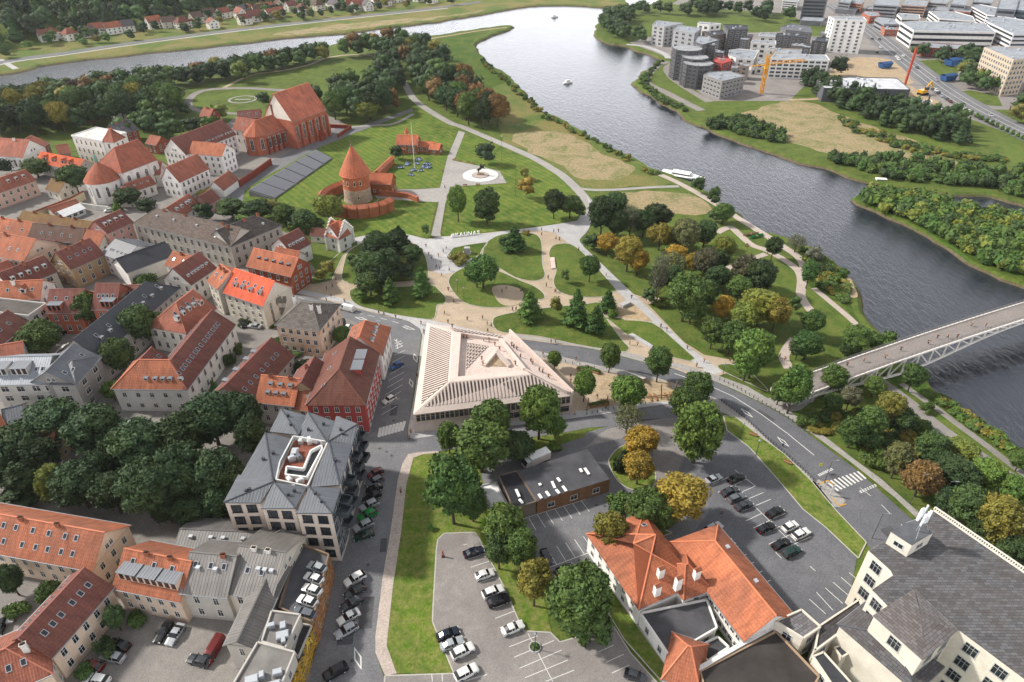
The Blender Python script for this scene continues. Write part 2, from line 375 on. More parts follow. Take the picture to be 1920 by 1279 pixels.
shoreN = [(-500, 262), (-250, 222), (0, 180), (100, 166), (200, 151), (300, 141), (400, 128), (480, 112), (543, 95), (602, 88), (643, 81), (705, 73), (787, 68), (846, 62), (927, 50), (955, 48), (963, 48),
          (945, 57), (927, 62), (905, 70), (888, 80), (892, 92), (900, 103), (906, 112), (911, 119), (925, 128), (941, 135), (952, 145), (962, 153), (985, 185), (1030, 215), (1100, 252), (1150, 280), (1200, 305), (1237, 321), (1270, 335),
          (1301, 342), (1330, 367), (1357, 389), (1384, 406), (1425, 430), (1454, 440), (1480, 450), (1523, 461), (1542, 477), (1566, 504), (1577, 512), (1603, 528), (1610, 543), (1606, 570), (1619, 602), (1635, 626), (1655, 645), (1685, 672), (1715, 700), (1735, 719), (1759, 738),
          (1799, 762), (1826, 783), (1879, 820), (1920, 844), (2050, 930), (2250, 1080)]
land('ground', shoreN + [('w', 420, -60), ('w', -700, -60), ('w', -900, 300)], 'grass', (0, len(shoreN) - 1), 1)
shoreR = [(1215, 11), (1150, 26), (1128, 38), (1122, 55), (1119, 69), (1148, 80), (1172, 83), (1200, 93), (1230, 103), (1246, 112), (1225, 124), (1203, 141), (1197, 156), (1210, 167), (1234, 180), (1268, 201), (1290, 214), (1312, 231), (1369, 254),
          (1447, 282), (1511, 301), (1575, 319), (1612, 332), (1687, 347), (1732, 352), (1800, 361), (1856, 364), (1920, 377), (2050, 410), (2300, 480)]
land('right_bank', [('w', 3500, 4500), ('w', 420, 1400)] + shoreR + [('w', 3500, 150)], 'grass', (2, len(shoreR) + 1), 2)
shoreF = [(-600, 230), (-300, 180), (0, 137), (100, 116), (250, 99), (375, 86), (480, 75), (521, 69), (646, 59), (738, 47), (792, 42), (901, 25), (960, 14), (1000, 9), (1050, 8), (1090, 9), (1130, 11), (1165, 8), (1174, 3)]
land('far_bank', [('w', -4000, 200)] + shoreF + [('w', 180, 1300), ('w', -500, 4500), ('w', -4000, 4500)], 'meadow', (1, len(shoreF)), 3, out=8)
isl = [(2300, 560), (1990, 440), (1920, 419), (1856, 409), (1800, 394), (1725, 372), (1670, 366), (1642, 362), (1620, 365), (1608, 371), (1613, 379), (1624, 385), (1669, 407), (1714, 422), (1762, 449), (1800, 475), (1837, 497), (1920, 531), (2020, 575), (2300, 700)]
land('island', isl, 'wild', (0, len(isl) - 1), 4, out=3)
HA = G(-420, 170); HB = G(640, -2); HD = (HB - HA).normalized(); HN = Vector((-HD.y, HD.x, 0))
def hillz(x, y):
 v = Vector((x, y, 0)) - HA; t = v.dot(HN); s = v.dot(HD)
 if t < 0 or s < -900: return 0
 k = min(1, t / 230); return 52 * k * k * (3 - 2 * k) * (1 - .35 * max(0, min(1, (s - 250) / 400))) + noise.noise(Vector((x * .01, y * .01, 0))) * 5 * k
hm = MB(); NS, NT = 60, 24
gp = {}
for i in range(NS + 1):
 for j in range(NT + 1):
  p = HA + HD * (-900 + 2600 * i / NS) + HN * (600 * j / NT); z = hillz(p.x, p.y) if j else -1
  if i == 0 or i == NS: z = -1
  gp[i, j] = (p.x, p.y, z)
for i in range(NS):
 for j in range(NT): hm.poly([gp[i, j], gp[i + 1, j], gp[i + 1, j + 1], gp[i, j + 1]], 0)
tag(hm.build('hillside', M['grass'], smooth=True), kind='structure')
hz = MB(); hz.box(-1500, 1700, -80, 1900, -5, 126); hzo = hz.build('haze', []); tag(hzo, 'thin pale haze over the river valley', 'haze', None, 'stuff')
hm_ = bpy.data.materials.new('haze'); hm_.use_nodes = True; hn = hm_.node_tree; hn.nodes.remove(hn.nodes['Principled BSDF']); hv = hn.nodes.new('ShaderNodeVolumePrincipled'); hv.inputs['Color'].default_value = (.92, .95, 1, 1); hv.inputs['Density'].default_value = .00004; hv.inputs['Anisotropy'].default_value = .2
hn.links.new(hv.outputs[0], hn.nodes['Material Output'].inputs['Volume']); hzo.data.materials.append(hm_)
M['patch'] = ground('asphalt_patch', '#4e4e50', '#58585a', '#454547', .3, 5, .95, .1, .01)
sheet('town_paving', [(-900, 1500), (-700, 420), (-250, 330), (0, 300), (110, 335), (180, 330), (300, 330), (355, 310), (400, 250), (450, 215), (520, 225), (600, 210), (640, 228), (655, 240), (560, 300), (470, 345), (445, 372), (457, 392), (510, 425), (545, 440), (560, 480), (588, 500), (600, 530), (560, 545), (640, 590), (735, 622), (712, 720), (690, 810), (660, 1007), (622, 1100), (600, 1180), (570, 1500)], 'cobble', .02)
sheet('street', [(550, 572), (560, 549), (635, 568), (665, 577), (725, 592), (766, 604), (785, 615), (790, 628), (786, 660), (776, 735), (765, 800), (764, 818), (772, 822), (850, 812), (960, 798), (1068, 785), (1142, 776), (1217, 762), (1280, 756), (1340, 764), (1360, 775), (1330, 782), (1290, 788), (1241, 786), (1140, 800), (1100, 803),
    (1064, 811), (960, 826), (880, 838), (821, 847), (785, 849), (765, 853), (755, 870), (746, 900), (732, 1000), (717, 1087), (704, 1195), (704, 1225), (722, 1275), (760, 1500), (540, 1500), (590, 1225), (612, 1100), (650, 1007), (682, 810), (700, 720), (726, 627), (640, 594)], 'asphalt', .05, label='grey asphalt street beside the triangular building')
sheet('road', [(955, 632), (1060, 647), (1125, 659), (1215, 683), (1264, 691), (1334, 714), (1381, 735), (1452, 770), (1480, 786), (1520, 818), (1602, 879), (1700, 966), (1790, 1045), (1900, 1150), (2150, 1420), (1900, 1480), (1700, 1200), (1640, 1040), (1624, 1018), (1567, 956), (1540, 918), (1520, 895), (1452, 838), (1400, 788), (1346, 749), (1297, 729), (1215, 704), (1121, 686), (996, 662), (950, 650)], 'asphalt2', .055)
sheet('park_square', [(540, 545), (560, 534), (585, 533), (622, 526), (630, 510), (643, 480), (660, 462), (690, 447), (760, 447), (800, 449), (880, 441), (960, 432), (1035, 423), (1090, 413), (1104, 405), (1104, 430), (1086, 451), (1100, 476), (1123, 494), (1160, 530), (1181, 550), (1200, 556), (1240, 560), (1240, 566), (1215, 572), (1225, 582), (1282, 642), (1320, 666), (1378, 677), (1400, 690), (1345, 706), (1300, 706), (1264, 692), (1140, 658), (955, 634), (797, 606), (725, 594), (635, 570), (560, 552)], 'gravel', .08, label='beige gravel paving of the park')
sheet('square', [(640, 455), (700, 440), (760, 440), (800, 449), (826, 445), (904, 439), (940, 435), (1012, 426), (1102, 410), (1108, 392), (1100, 370), (1108, 380), (1112, 395), (1104, 430), (1085, 451), (1086, 462), (1066, 457), (1038, 437), (994, 434), (945, 441), (915, 455), (900, 475), (880, 500), (855, 510), (840, 514), (826, 514), (803, 503), (797, 480), (785, 463), (766, 455), (700, 462)], 'conc', .10, 3, label='pale grey round square at the foot of the castle path')
ribbon('path', [(1098, 405), (1078, 445), (1083, 462), (1108, 487), (1150, 528), (1220, 595), (1270, 645), (1312, 678), (1345, 702)], 4.2, 'conc', .11, label='pale straight path crossing the park')
sheet('pavement', [(540, 542), (560, 551), (635, 568), (665, 577), (725, 592), (768, 604), (787, 617), (792, 630), (788, 660), (778, 735), (766, 800), (765, 820), (775, 824), (850, 813), (960, 799), (1068, 786), (1142, 776), (1217, 763), (1264, 757), (1264, 750), (1142, 763), (1068, 774), (1000, 660), (955, 634), (800, 600), (740, 590), (640, 560), (556, 542)], 'conc', .14, label='pale pavement around the triangular building')
sheet('pavement', [(955, 627), (1060, 641), (1140, 653), (1215, 672), (1280, 684), (1300, 690), (1345, 705), (1400, 725), (1440, 748), (1480, 772), (1533, 809), (1597, 859), (1653, 900), (1700, 942), (1760, 995), (1900, 1130), (1890, 1145), (1740, 992), (1680, 935), (1597, 868), (1520, 812), (1480, 784), (1452, 768), (1381, 733), (1334, 713), (1264, 690), (1215, 682), (1125, 658), (1060, 646), (955, 632)], 'pave', .13, label='pale pavement along the north side of the road')
sheet('pavement', [(991, 655), (1121, 686), (1215, 704), (1297, 730), (1350, 751), (1400, 788), (1452, 838), (1520, 895), (1560, 945), (1545, 952), (1510, 905), (1452, 853), (1400, 806), (1380, 785), (1340, 768), (1262, 742), (1215, 714), (1121, 695), (997, 668)], 'pave', .12, label='grey pavement along the south side of the road')
sheet('garden_gravel', [(998, 668), (1121, 696), (1215, 715), (1262, 743), (1264, 752), (1142, 763), (1069, 774), (1060, 735), (1020, 690)], 'gravel', .145, label='gravel garden with planters beside the triangular building')
sheet('sand_garden', [(1105, 700), (1180, 706), (1270, 740), (1262, 750), (1180, 755), (1120, 745), (1090, 735), (1085, 715)], 'sand', .16, 3)
def lawn(pts, lab, mat='grass', sm=3, z=.17): return sheet('lawn', pts, mat, z, sm, lab, 'kerb')
lawn([(655, 472), (645, 495), (641, 523), (650, 530), (665, 534), (745, 530), (795, 525), (803, 515), (798, 482), (785, 465), (766, 457), (730, 448), (690, 452)], 'lawn under the dense dark grove')
lawn([(665, 541), (657, 559), (672, 574), (700, 582), (729, 589), (770, 596), (809, 600), (817, 590), (820, 573), (832, 571), (836, 560), (822, 544), (808, 536), (747, 539)], 'lawn beside the street south of the grove')
lawn([(575, 534), (590, 534), (622, 527), (629, 510), (642, 482), (655, 468), (672, 460), (668, 452), (640, 472), (610, 500), (588, 520)], 'narrow lawn strip by the brick building', sm=0)
lawn([(843, 488), (857, 470), (901, 461), (893, 472), (878, 490), (857, 498), (846, 494)], 'small planted island around the stone marker', 'wild')
lawn([(906, 470), (917, 452), (940, 441), (970, 438), (999, 439), (1012, 447), (1016, 462), (1017, 496), (1022, 514), (1017, 524), (997, 528), (966, 521), (940, 506), (909, 490)], 'rounded lawn with one conifer')
lawn([(841, 527), (853, 512), (875, 502), (905, 500), (940, 511), (975, 527), (1000, 537), (1018, 550), (1021, 560), (1011, 563), (985, 565), (950, 577), (905, 577), (870, 568), (849, 547)], 'rounded lawn with the gravel oval')
sheet('gravel_oval', [(922, 545), (930, 537), (950, 536), (975, 543), (982, 555), (974, 570), (955, 575), (935, 568)], 'gravel', .185, 3)
lawn([(1030, 472), (1040, 460), (1070, 459), (1099, 481), (1130, 515), (1154, 543), (1149, 549), (1125, 558), (1077, 557), (1051, 549), (1040, 538), (1038, 525), (1043, 505), (1031, 486)], 'lawn left of the straight path')
lawn([(924, 604), (930, 595), (968, 586), (1035, 577), (1099, 571), (1123, 569), (1132, 591), (1165, 637), (1179, 652), (1175, 659), (1160, 660), (1080, 647), (1011, 632), (941, 624), (926, 613)], 'long lawn north of the triangular building')
lawn([(1134, 596), (1165, 598), (1222, 606), (1240, 617), (1303, 673), (1294, 679), (1259, 671), (1225, 654), (1178, 631), (1145, 604)], 'lawn beside the straight path near the road', sm=0)
sheet('play_area', [(1158, 578), (1187, 569), (1224, 604), (1171, 602), (1162, 593)], 'sand', .18)
lawn([(1346, 686), (1370, 684), (1400, 695), (1420, 712), (1440, 735), (1400, 718), (1355, 697)], 'small lawn at the path fork by the road')
lawn([(1356, 781), (1377, 782), (1393, 794), (1428, 822), (1470, 852), (1520, 902), (1567, 958), (1624, 1018), (1609, 1048), (1550, 992), (1505, 956), (1458, 900), (1405, 840), (1363, 808)], 'grass strip between the road and the parking lot', 'verge', 0)
lawn([(1165, 838), (1144, 858), (1143, 875), (1160, 905), (1190, 921), (1217, 920), (1228, 906), (1228, 880), (1215, 850), (1190, 838)], 'teardrop grass island under the yellow trees', 'verge')
sheet('promenade', [(821, 847), (785, 849), (765, 853), (755, 870), (746, 900), (732, 1000), (717, 1087), (704, 1195), (704, 1225), (722, 1268), (744, 1264), (725, 1212), (737, 1100), (752, 1000), (762, 910), (775, 860), (792, 853), (825, 850)], 'pinkpave', .14, label='beige pavement along the grass field')
sheet('lawn', [(792, 853), (822, 851), (900, 835), (1064, 812), (1100, 810), (1095, 820), (1058, 832), (900, 870), (905, 905), (975, 985), (1010, 1080), (1035, 1190), (1032, 1187), (981, 1184), (946, 1104), (898, 1010), (890, 999), (833, 1001), (821, 1012), (818, 1033), (812, 1137), (811, 1167), (851, 1264), (744, 1264), (725, 1212), (737, 1100), (752, 1000), (762, 910), (775, 860)], 'verge', .10, label='long worn grass field between the street and the parking lot')
PLOT = sheet('parking_lot', [(1060, 832), (1100, 812), (1140, 800), (1241, 786), (1330, 782), (1350, 800), (1363, 808), (1405, 840), (1458, 900), (1550, 992), (1606, 1048), (1590, 1135), (1500, 1200), (1400, 1200), (1150, 1000), (1120, 1080), (1110, 1086), (1035, 1105), (1020, 1085), (985, 1000), (935, 960), (900, 905), (900, 885), (930, 865)], 'asphalt', .07, label='grey asphalt parking area in the right foreground')
sheet('parking_lot', [(818, 1033), (821, 1012), (833, 1001), (890, 999), (898, 1010), (946, 1104), (981, 1184), (1032, 1187), (1050, 1205), (1150, 1175), (1182, 1225), (1240, 1290), (1300, 1500), (700, 1500), (722, 1268), (851, 1264), (811, 1167), (812, 1137)], 'asphalt3', .12, label='worn pale parking lot in the centre foreground', edge='kerb')
sheet('yard', [(1240, 786), (1290, 788), (1283, 830), (1281, 862), (1268, 885), (1240, 905), (1222, 890), (1225, 850), (1200, 820), (1150, 826), (1100, 840), (1085, 850), (1110, 830), (1140, 805)], 'asphalt3', .09, 2, label='pale worn gravel yard between the trees')
sheet('parking_lot', [(1290, 880), (1340, 850), (1365, 812), (1405, 842), (1458, 902), (1550, 994), (1606, 1049), (1590, 1135), (1500, 1200), (1450, 1190), (1300, 1000), (1330, 960), (1320, 900)], 'asphalt2', .085, label='dark asphalt car park beside the road')
lawn([(1130, 980), (1150, 962), (1260, 1000), (1160, 1040), (1140, 1025)], 'grass corner under the olive trees', 'grass', 0)
lawn([(1110, 1085), (1130, 1083), (1245, 1245), (1262, 1279), (1240, 1279), (1170, 1200), (1140, 1150)], 'grass strip along the white building', 'verge', 0)
sheet('castle_lawn', [(457, 392), (460, 357), (500, 333), (592, 279), (655, 246), (670, 251), (771, 210), (800, 203), (860, 240), (838, 296), (824, 352), (760, 354), (705, 352), (740, 373), (822, 380), (815, 410), (805, 443), (760, 446), (690, 447), (640, 440), (590, 400), (510, 376), (480, 388)], 'mown', .03)
sheet('castle_lawn', [(869, 251), (945, 276), (999, 299), (1058, 334), (1088, 365), (1104, 392), (1098, 411), (1012, 424), (940, 433), (826, 443), (835, 382), (843, 351), (950, 345), (937, 322), (904, 313), (851, 302)], 'mown', .03)
sheet('castle_path', [(823, 445), (808, 443), (823, 380), (780, 378), (705, 372), (700, 356), (780, 356), (825, 353), (839, 295), (860, 246), (872, 249), (851, 302), (904, 313), (937, 322), (950, 344), (844, 351), (835, 382), (826, 445)], 'pave', .09, label='pale stone path from the square up past the castle')
sheet('monastery_road', [(413, 372), (455, 380), (459, 357), (510, 325), (592, 280), (660, 252), (716, 231), (775, 209), (772, 204), (710, 226), (650, 243), (632, 240), (590, 262), (510, 302), (447, 340)], 'asphalt', .06, label='grey cobbled road between the brick church and the terraced seats')
PW = [([(745, 135), (760, 160), (775, 185), (800, 205), (842, 230), (870, 240), (945, 272), (999, 296), (1040, 320), (1062, 336), (1090, 364), (1108, 390), (1104, 412)], 4.5, 'pave', 'long pale path through the park towards the river'),
      ([(1086, 354), (1115, 357), (1160, 356), (1220, 352), (1273, 350)], 2.5, 'pave', 'path running east to the river'),
      ([(1238, 328), (1275, 345), (1327, 374), (1380, 407), (1410, 426), (1444, 447), (1470, 464), (1498, 484), (1508, 505), (1504, 525), (1501, 551)], 3.2, 'pinkpave', 'riverside path'),
      ([(1344, 437), (1369, 427), (1387, 441), (1410, 460), (1440, 471), (1470, 488), (1496, 508), (1503, 530), (1501, 551), (1510, 570), (1522, 585)], 3, 'pinkpave', 'winding path above the river'),
      ([(1340, 512), (1361, 505), (1410, 486), (1436, 477)], 2.6, 'pinkpave', 'short branch path'),
      ([(1526, 541), (1561, 570), (1593, 597), (1612, 616)], 2.2, 'pinkpave', 'narrow path down to the bridge'),
      ([(1490, 636), (1476, 655), (1470, 672), (1480, 692)], 3, 'pinkpave', 'curved red path'),
      ([(1620, 690), (1653, 717), (1703, 754), (1751, 794), (1799, 829), (1868, 876), (1960, 940)], 3.6, 'asphalt3', 'paved embankment path under the bridge'),
      ([(1690, 720), (1719, 741), (1757, 767), (1799, 799), (1847, 834), (1905, 879), (1990, 940)], 2, 'cobble', 'narrow embankment path near the water'),
      ([(354, 200), (354, 188), (369, 175), (398, 168), (459, 166), (512, 169), (554, 172), (600, 180)], 5, 'asphalt3', 'oval track'),
      ([(354, 200), (373, 208), (407, 212), (445, 214), (490, 216)], 4, 'asphalt3', 'oval track near side'),
      ([(420, 165), (470, 142), (530, 133), (580, 122), (610, 110), (650, 104), (690, 104), (716, 112), (735, 130)], 3, 'gravel', 'curved path round the meadow'),
      ([(800, 74), (840, 68), (900, 58), (950, 52)], 3, 'sand', 'track along the spit'),
      ([(640, 240), (700, 236), (740, 232), (775, 214)], 2.5, 'pave', 'path below the avenue'),
      ([(0, 192), (60, 186), (140, 184), (250, 180), (350, 172)], 4, 'asphalt3', 'lane behind the row of trees'),
      ([(1480, 188), (1530, 186), (1560, 180)], 4, 'sand', 'site track'),
      ([(-200, 168), (0, 118), (120, 100), (270, 78), (480, 52), (700, 28), (820, 15), (900, 4)], 9, 'asphalt', 'embankment road on the far bank'),
      ([(-200, 178), (0, 122), (120, 104), (270, 82), (480, 55), (700, 31), (840, 16)], 3, 'conc', 'pale kerb path of the embankment road'),
      ([(0, 112), (20, 124), (30, 130)], 4, 'conc', 'boat ramp'),
      ([(1175, 84), (1210, 88), (1245, 101), (1253, 110)], 5, 'conc', 'waterfront road north'),
      ([(1253, 116), (1232, 124), (1213, 145), (1216, 158), (1245, 172), (1280, 190), (1316, 208)], 6, 'asphalt3', 'waterfront promenade'),
      ([(1266, 118), (1250, 128), (1258, 145), (1275, 158), (1290, 168), (1330, 192)], 5, 'asphalt3', 'upper waterfront road')]
for pts, w, mt, lab in PW: ribbon('path' if w < 4.4 else 'lane', pts, w, mt, .07 + .002 * w, label=lab)
sheet('meadow', [(925, 160), (962, 156), (985, 188), (1030, 218), (1100, 255), (1150, 283), (1200, 308), (1235, 325), (1265, 345), (1160, 352), (1115, 354), (1092, 355), (1062, 330), (1000, 290), (945, 266), (935, 230), (915, 190)], 'meadow', .02)
sheet('dry_meadow', [(960, 258), (1010, 245), (1060, 252), (1110, 275), (1160, 300), (1190, 318), (1165, 335), (1110, 342), (1075, 328), (1020, 300), (980, 280)], 'dry', .03, 3)
sheet('dry_meadow', [(1170, 365), (1240, 358), (1290, 365), (1325, 385), (1300, 402), (1240, 400), (1190, 390)], 'dry', .03, 3)
sheet('spit_meadow', [(800, 76), (850, 66), (900, 62), (884, 80), (895, 102), (908, 118), (940, 136), (955, 150), (925, 160), (900, 170), (870, 150), (845, 110), (810, 90)], 'wild', .02)
sheet('riverside_wild', [(1480, 455), (1523, 463), (1540, 478), (1564, 505), (1600, 530), (1606, 543), (1600, 570), (1614, 602), (1630, 626), (1600, 615), (1560, 568), (1520, 545), (1512, 510), (1500, 480)], 'wild', .03)
sheet('riverside_wild', [(1655, 650), (1715, 703), (1759, 742), (1826, 787), (1920, 850), (2050, 940), (2000, 950), (1905, 872), (1847, 828), (1799, 793), (1719, 736), (1640, 690)], 'wild', .03)
sheet('sand_patch', [(1588, 530), (1600, 533), (1605, 545), (1602, 553), (1590, 548), (1584, 538)], 'sand', .04, 3)
sheet('dry_meadow', [(1330, 235), (1400, 210), (1480, 190), (1530, 196), (1600, 225), (1700, 262), (1780, 290), (1790, 312), (1720, 312), (1620, 305), (1540, 285), (1470, 262), (1400, 240)], 'dry', .03, 3)
sheet('dry_meadow', [(520, 62), (700, 40), (820, 32), (900, 20), (880, 26), (740, 46), (640, 57), (530, 68)], 'dry', .03)
sheet('river_flat', [(1120, 70), (1119, 55), (1135, 38), (1180, 28), (1300, 22), (1420, 28), (1480, 42), (1400, 60), (1290, 60), (1180, 62)], 'grass', .02)
sheet('city_paving', [('w', 3400, 4400), ('w', 430, 1400), (1260, 8), (1330, 16), (1480, 26), (1510, 45), (1480, 60), (1400, 62), (1240, 64), (1180, 80), (1260, 112), (1270, 140), (1330, 190), (1480, 190), (1510, 160), (1640, 180), (1780, 220), (1920, 262), ('w', 3400, 470)], 'asphalt3', .025)
sheet('building_site', [(1560, 130), (1600, 108), (1660, 110), (1700, 125), (1720, 170), (1770, 195), (1720, 205), (1560, 160)], 'sand', .04)
ribbon('avenue', [(1560, 8), (1620, 50), (1700, 115), (1770, 168), (1840, 210), (1920, 250), (2100, 330)], 20, 'asphalt', .06, label='wide multi lane avenue on the right bank')
for pts in ([(1540, 163), (1600, 185), (1700, 232), (1800, 262), (1920, 300), (1990, 330), (1990, 300), (1920, 262), (1830, 228), (1770, 205), (1740, 212), (1640, 190)], [(1630, 62), (1660, 75), (1690, 92), (1680, 97), (1650, 85)], [(1715, 115), (1760, 112), (1800, 130), (1790, 150), (1770, 155)], [(1820, 170), (1870, 180), (1880, 200), (1850, 198), (1800, 172)], [(1850, 205), (1920, 208), (2050, 250), (2050, 290), (1920, 240)], [(1262, 120), (1252, 128), (1262, 146), (1240, 170), (1220, 157), (1218, 146), (1236, 126)], [(1510, 45), (1560, 50), (1560, 70), (1500, 68)]):
 sheet('lawn', pts, 'grass', .05)
# ---------------------------------------------------------------- painted markings
def mark(a, b, w=.13, name='parking_line', mat='white', z=.135, parent=None):
 A = wpt(a); B = wpt(b); d = (B - A); l = d.length; d.normalize(); n = Vector((-d.y, d.x, 0)) * w / 2
 mb = MB(); q = [A - n, B - n, B + n, A + n]; mb.poly([(p.x, p.y, z) for p in q]); return mb.build(name, M[mat], parent)
def marks(par, lst, **k):
 for a, b in lst: mark(a, b, parent=par, **k)
pm = [o for o in COL.objects if o.name.startswith('parking_lot')]
z1 = lambda l: [((860 + a / 4, 820 + b / 4), (860 + c / 4, 820 + d / 4)) for a, b, c, d in l]
marks(PLOT, z1([(490, 690, 510, 715), (525, 610, 580, 700), (590, 585, 650, 680), (655, 565, 713, 655), (718, 535, 778, 628), (782, 512, 850, 612), (848, 490, 912, 585), (910, 468, 980, 560), (735, 820, 803, 930), (802, 793, 873, 905), (868, 770, 942, 880), (935, 748, 992, 830), (665, 848, 735, 955), (680, 980, 970, 872), (410, 640, 600, 578), (600, 578, 950, 470)]), z=.09)
z2 = lambda l: [((1120 + a / 3.374, 900 + b / 3.374), (1120 + c / 3.374, 900 + d / 3.374)) for a, b, c, d in l]
marks(pm[2], z2([(990, 690, 1095, 637), (940, 632, 1044, 579), (888, 575, 990, 524), (842, 520, 943, 473), (795, 466, 893, 422), (750, 415, 845, 375), (708, 364, 803, 322), (720, 38, 830, -15), (762, 82, 940, 0), (808, 125, 1000, 42), (850, 167, 1050, 83), (895, 210, 1095, 126), (940, 262, 1040, 215), (985, 160, 1190, 362), (1090, 258, 1190, 215), (985, 308, 1085, 262), (1035, 353, 1160, 295), (1083, 410, 1240, 340), (1128, 462, 1350, 362), (1128, 462, 1165, 500), (1345, 550, 1380, 580),
 (1592, 590, 1640, 630), (1542, 620, 1618, 686), (1490, 650, 1597, 742), (1440, 685, 1552, 785), (1385, 713, 1490, 828), (1340, 757, 1445, 852), (870, -60, 1000, 42)]), z=.10)
z3 = lambda l: [((780 + a / 3.375, 900 + b / 3.375), (780 + c / 3.375, 900 + d / 3.375)) for a, b, c, d in l]
marks(pm[1], z3([(320, 510, 440, 468), (348, 556, 465, 518), (372, 605, 495, 565), (400, 655, 520, 617), (435, 735, 555, 690), (487, 818, 605, 775), (502, 880, 622, 834), (530, 940, 655, 893), (560, 998, 682, 950), (590, 1060, 770, 990), (622, 1126, 872, 1020), (655, 1196, 922, 1080), (690, 1256, 962, 1143), (820, 1279, 1000, 1208), (710, 978, 865, 1279), (1155, 1092, 1250, 1050), (1203, 1158, 1315, 1107), (1240, 1226, 1350, 1175), (200, 1085, 260, 1062), (270, 1140, 310, 1122), (300, 415, 325, 410), (165, 1232, 168, 1279), (100, 1232, 104, 1279), (300, 1279, 450, 1235)]), z=.135)
ST1 = [o for o in COL.objects if o.name == 'street'][0]; RD = [o for o in COL.objects if o.name == 'road'][0]
z4 = lambda l: [((380 + a / 4, 540 + b / 4), (380 + c / 4, 540 + d / 4)) for a, b, c, d in l]
marks(ST1, z4([(1437, 508, 1518, 470), (1422, 560, 1515, 512), (1405, 650, 1510, 590), (1395, 697, 1510, 635), (1382, 752, 1506, 680), (1368, 805, 1500, 728), (1358, 855, 1487, 778), (1348, 905, 1478, 828), (1340, 955, 1455, 890), (1400, 603, 1500, 550)]), z=.056)
marks(ST1, z4([(1437, 390, 1500, 440), (1455, 385, 1462, 460), (1440, 420, 1490, 400), (1445, 440, 1500, 415), (1448, 460, 1505, 435)]), z=.057, w=.22)
ST1z = .058
for k in range(8):      # zebra crossing bars by the red building
 f = k / 7; xt = 1348 + f * 165; yt = 1040 - f * 40
 A = (380 + (1322 + f * 173) / 4, 540 + (1122 - f * 48) / 4); B = (380 + (1335 + f * 180) / 4, 540 + (1050 - f * 48) / 4)
 mark(A, B, .75, 'zebra_stripe', z=ST1z, parent=ST1)
def dashline(par, pts, l1, l2, w=.18, z=.062):
 W_ = smoothpts([wpt(p) for p in pts], 6, False); acc = 0; on = True; seg = [W_[0]]
 for a, b in zip(W_, W_[1:]):
  d = (b - a).length; t = 0
  while True:
   lim = l1 if on else l2; r = lim - acc
   if t + r > d: acc += d - t; seg.append(b); break
   t += r; p = a + (b - a) * (t / d); seg.append(p)
   if on:
    s0, s1 = seg[0], seg[-1]
    if (s1 - s0).length > .2:
     dd = (s1 - s0).normalized(); n = Vector((-dd.y, dd.x, 0)) * w / 2; mb = MB(); mb.poly([((s + k).x, (s + k).y, z) for s, k in ((s0, -n), (s1, -n), (s1, n), (s0, n))]); mb.build('lane_line', M['white'], par)
   seg = [p]; acc = 0; on = not on
dashline(ST1, [(560, 558), (600, 570), (640, 581), (700, 594), (745, 606), (775, 617)], 2.5, 2.2)
dashline(RD, [(1264, 701), (1340, 727), (1400, 759), (1452, 796), (1500, 832), (1570, 893)], 9, .01, .2)
dashline(RD, [(1612, 915), (1650, 945), (1690, 985), (1760, 1050)], 3, 3, .15)
def diamond(par, cx, cy, dx, dy, z=.062):   # hollow road diamond
 c = wpt((cx, cy)); a = wpt((cx + dx, cy + dy)) - c; b = Vector((-a.y, a.x, 0)).normalized() * a.length * .28; mb = MB()
 o = [c + a, c + b, c - a, c - b]; i = [c + a * .72, c + b * .6, c - a * .72, c - b * .6]
 for k in range(4):
  j = (k + 1) % 4; mb.poly([(p.x, p.y, z) for p in (o[k], o[j], i[j], i[k])])
 mb.build('lane_diamond', M['white'], par)
for a in ((677, 598, 13, 3), (766, 616, 13, 3), (779, 672, 3, 9), (771, 719, 3, 9), (671, 1235, 7, 22)): diamond(ST1, *a)
for a in ((1400, 775, 12, 9), (1468, 829, 12, 10)): diamond(RD, *a)
for k in range(9):
 A = (1120 + (1452 + k * 27) / 3.374, 900 + (10 - k * 1) / 3.374 - k * 1.0); B = (A[0] + 21, A[1] + 17)
 mark((1550 + k * 7.2, 904 - k * 2.4), (1572 + k * 6.4, 921 - k * 2.8), .55, 'zebra_stripe', z=.064, parent=RD)
for k in range(7):
 for j in range(2): mark((1612 + k * 4.5 + j * 2, 921 - k * 2 + j * 2.4), (1614 + k * 4.5 + j * 2, 922.5 - k * 2 + j * 2.4), .5, 'rumble_block', z=.064, parent=RD)
for k in range(8):
 for j in range(2): mark((1534 + k * 3.4 + j * 2, 890 - k * 1.6 + j * 2), (1535.5 + k * 3.4 + j * 2, 891.5 - k * 1.6 + j * 2), .45, 'rumble_block', z=.064, parent=RD)
AV = [o for o in COL.objects if o.name == 'avenue'][0]
for off in (-5, 0, 5):
 w_ = smoothpts([wpt(p) for p in [(1560, 8), (1620, 50), (1700, 115), (1770, 168), (1840, 210), (1920, 250), (2100, 330)]], 5, False)
 mb = MB()
 for i in range(len(w_) - 1):
  d = (w_[i + 1] - w_[i]).normalized(); n = Vector((-d.y, d.x, 0)); q = [w_[i] + n * (off - .15), w_[i + 1] + n * (off - .15), w_[i + 1] + n * (off + .15), w_[i] + n * (off + .15)]
  mb.poly([(p.x, p.y, .085) for p in q])
 mb.build('lane_line', M['white'], AV)
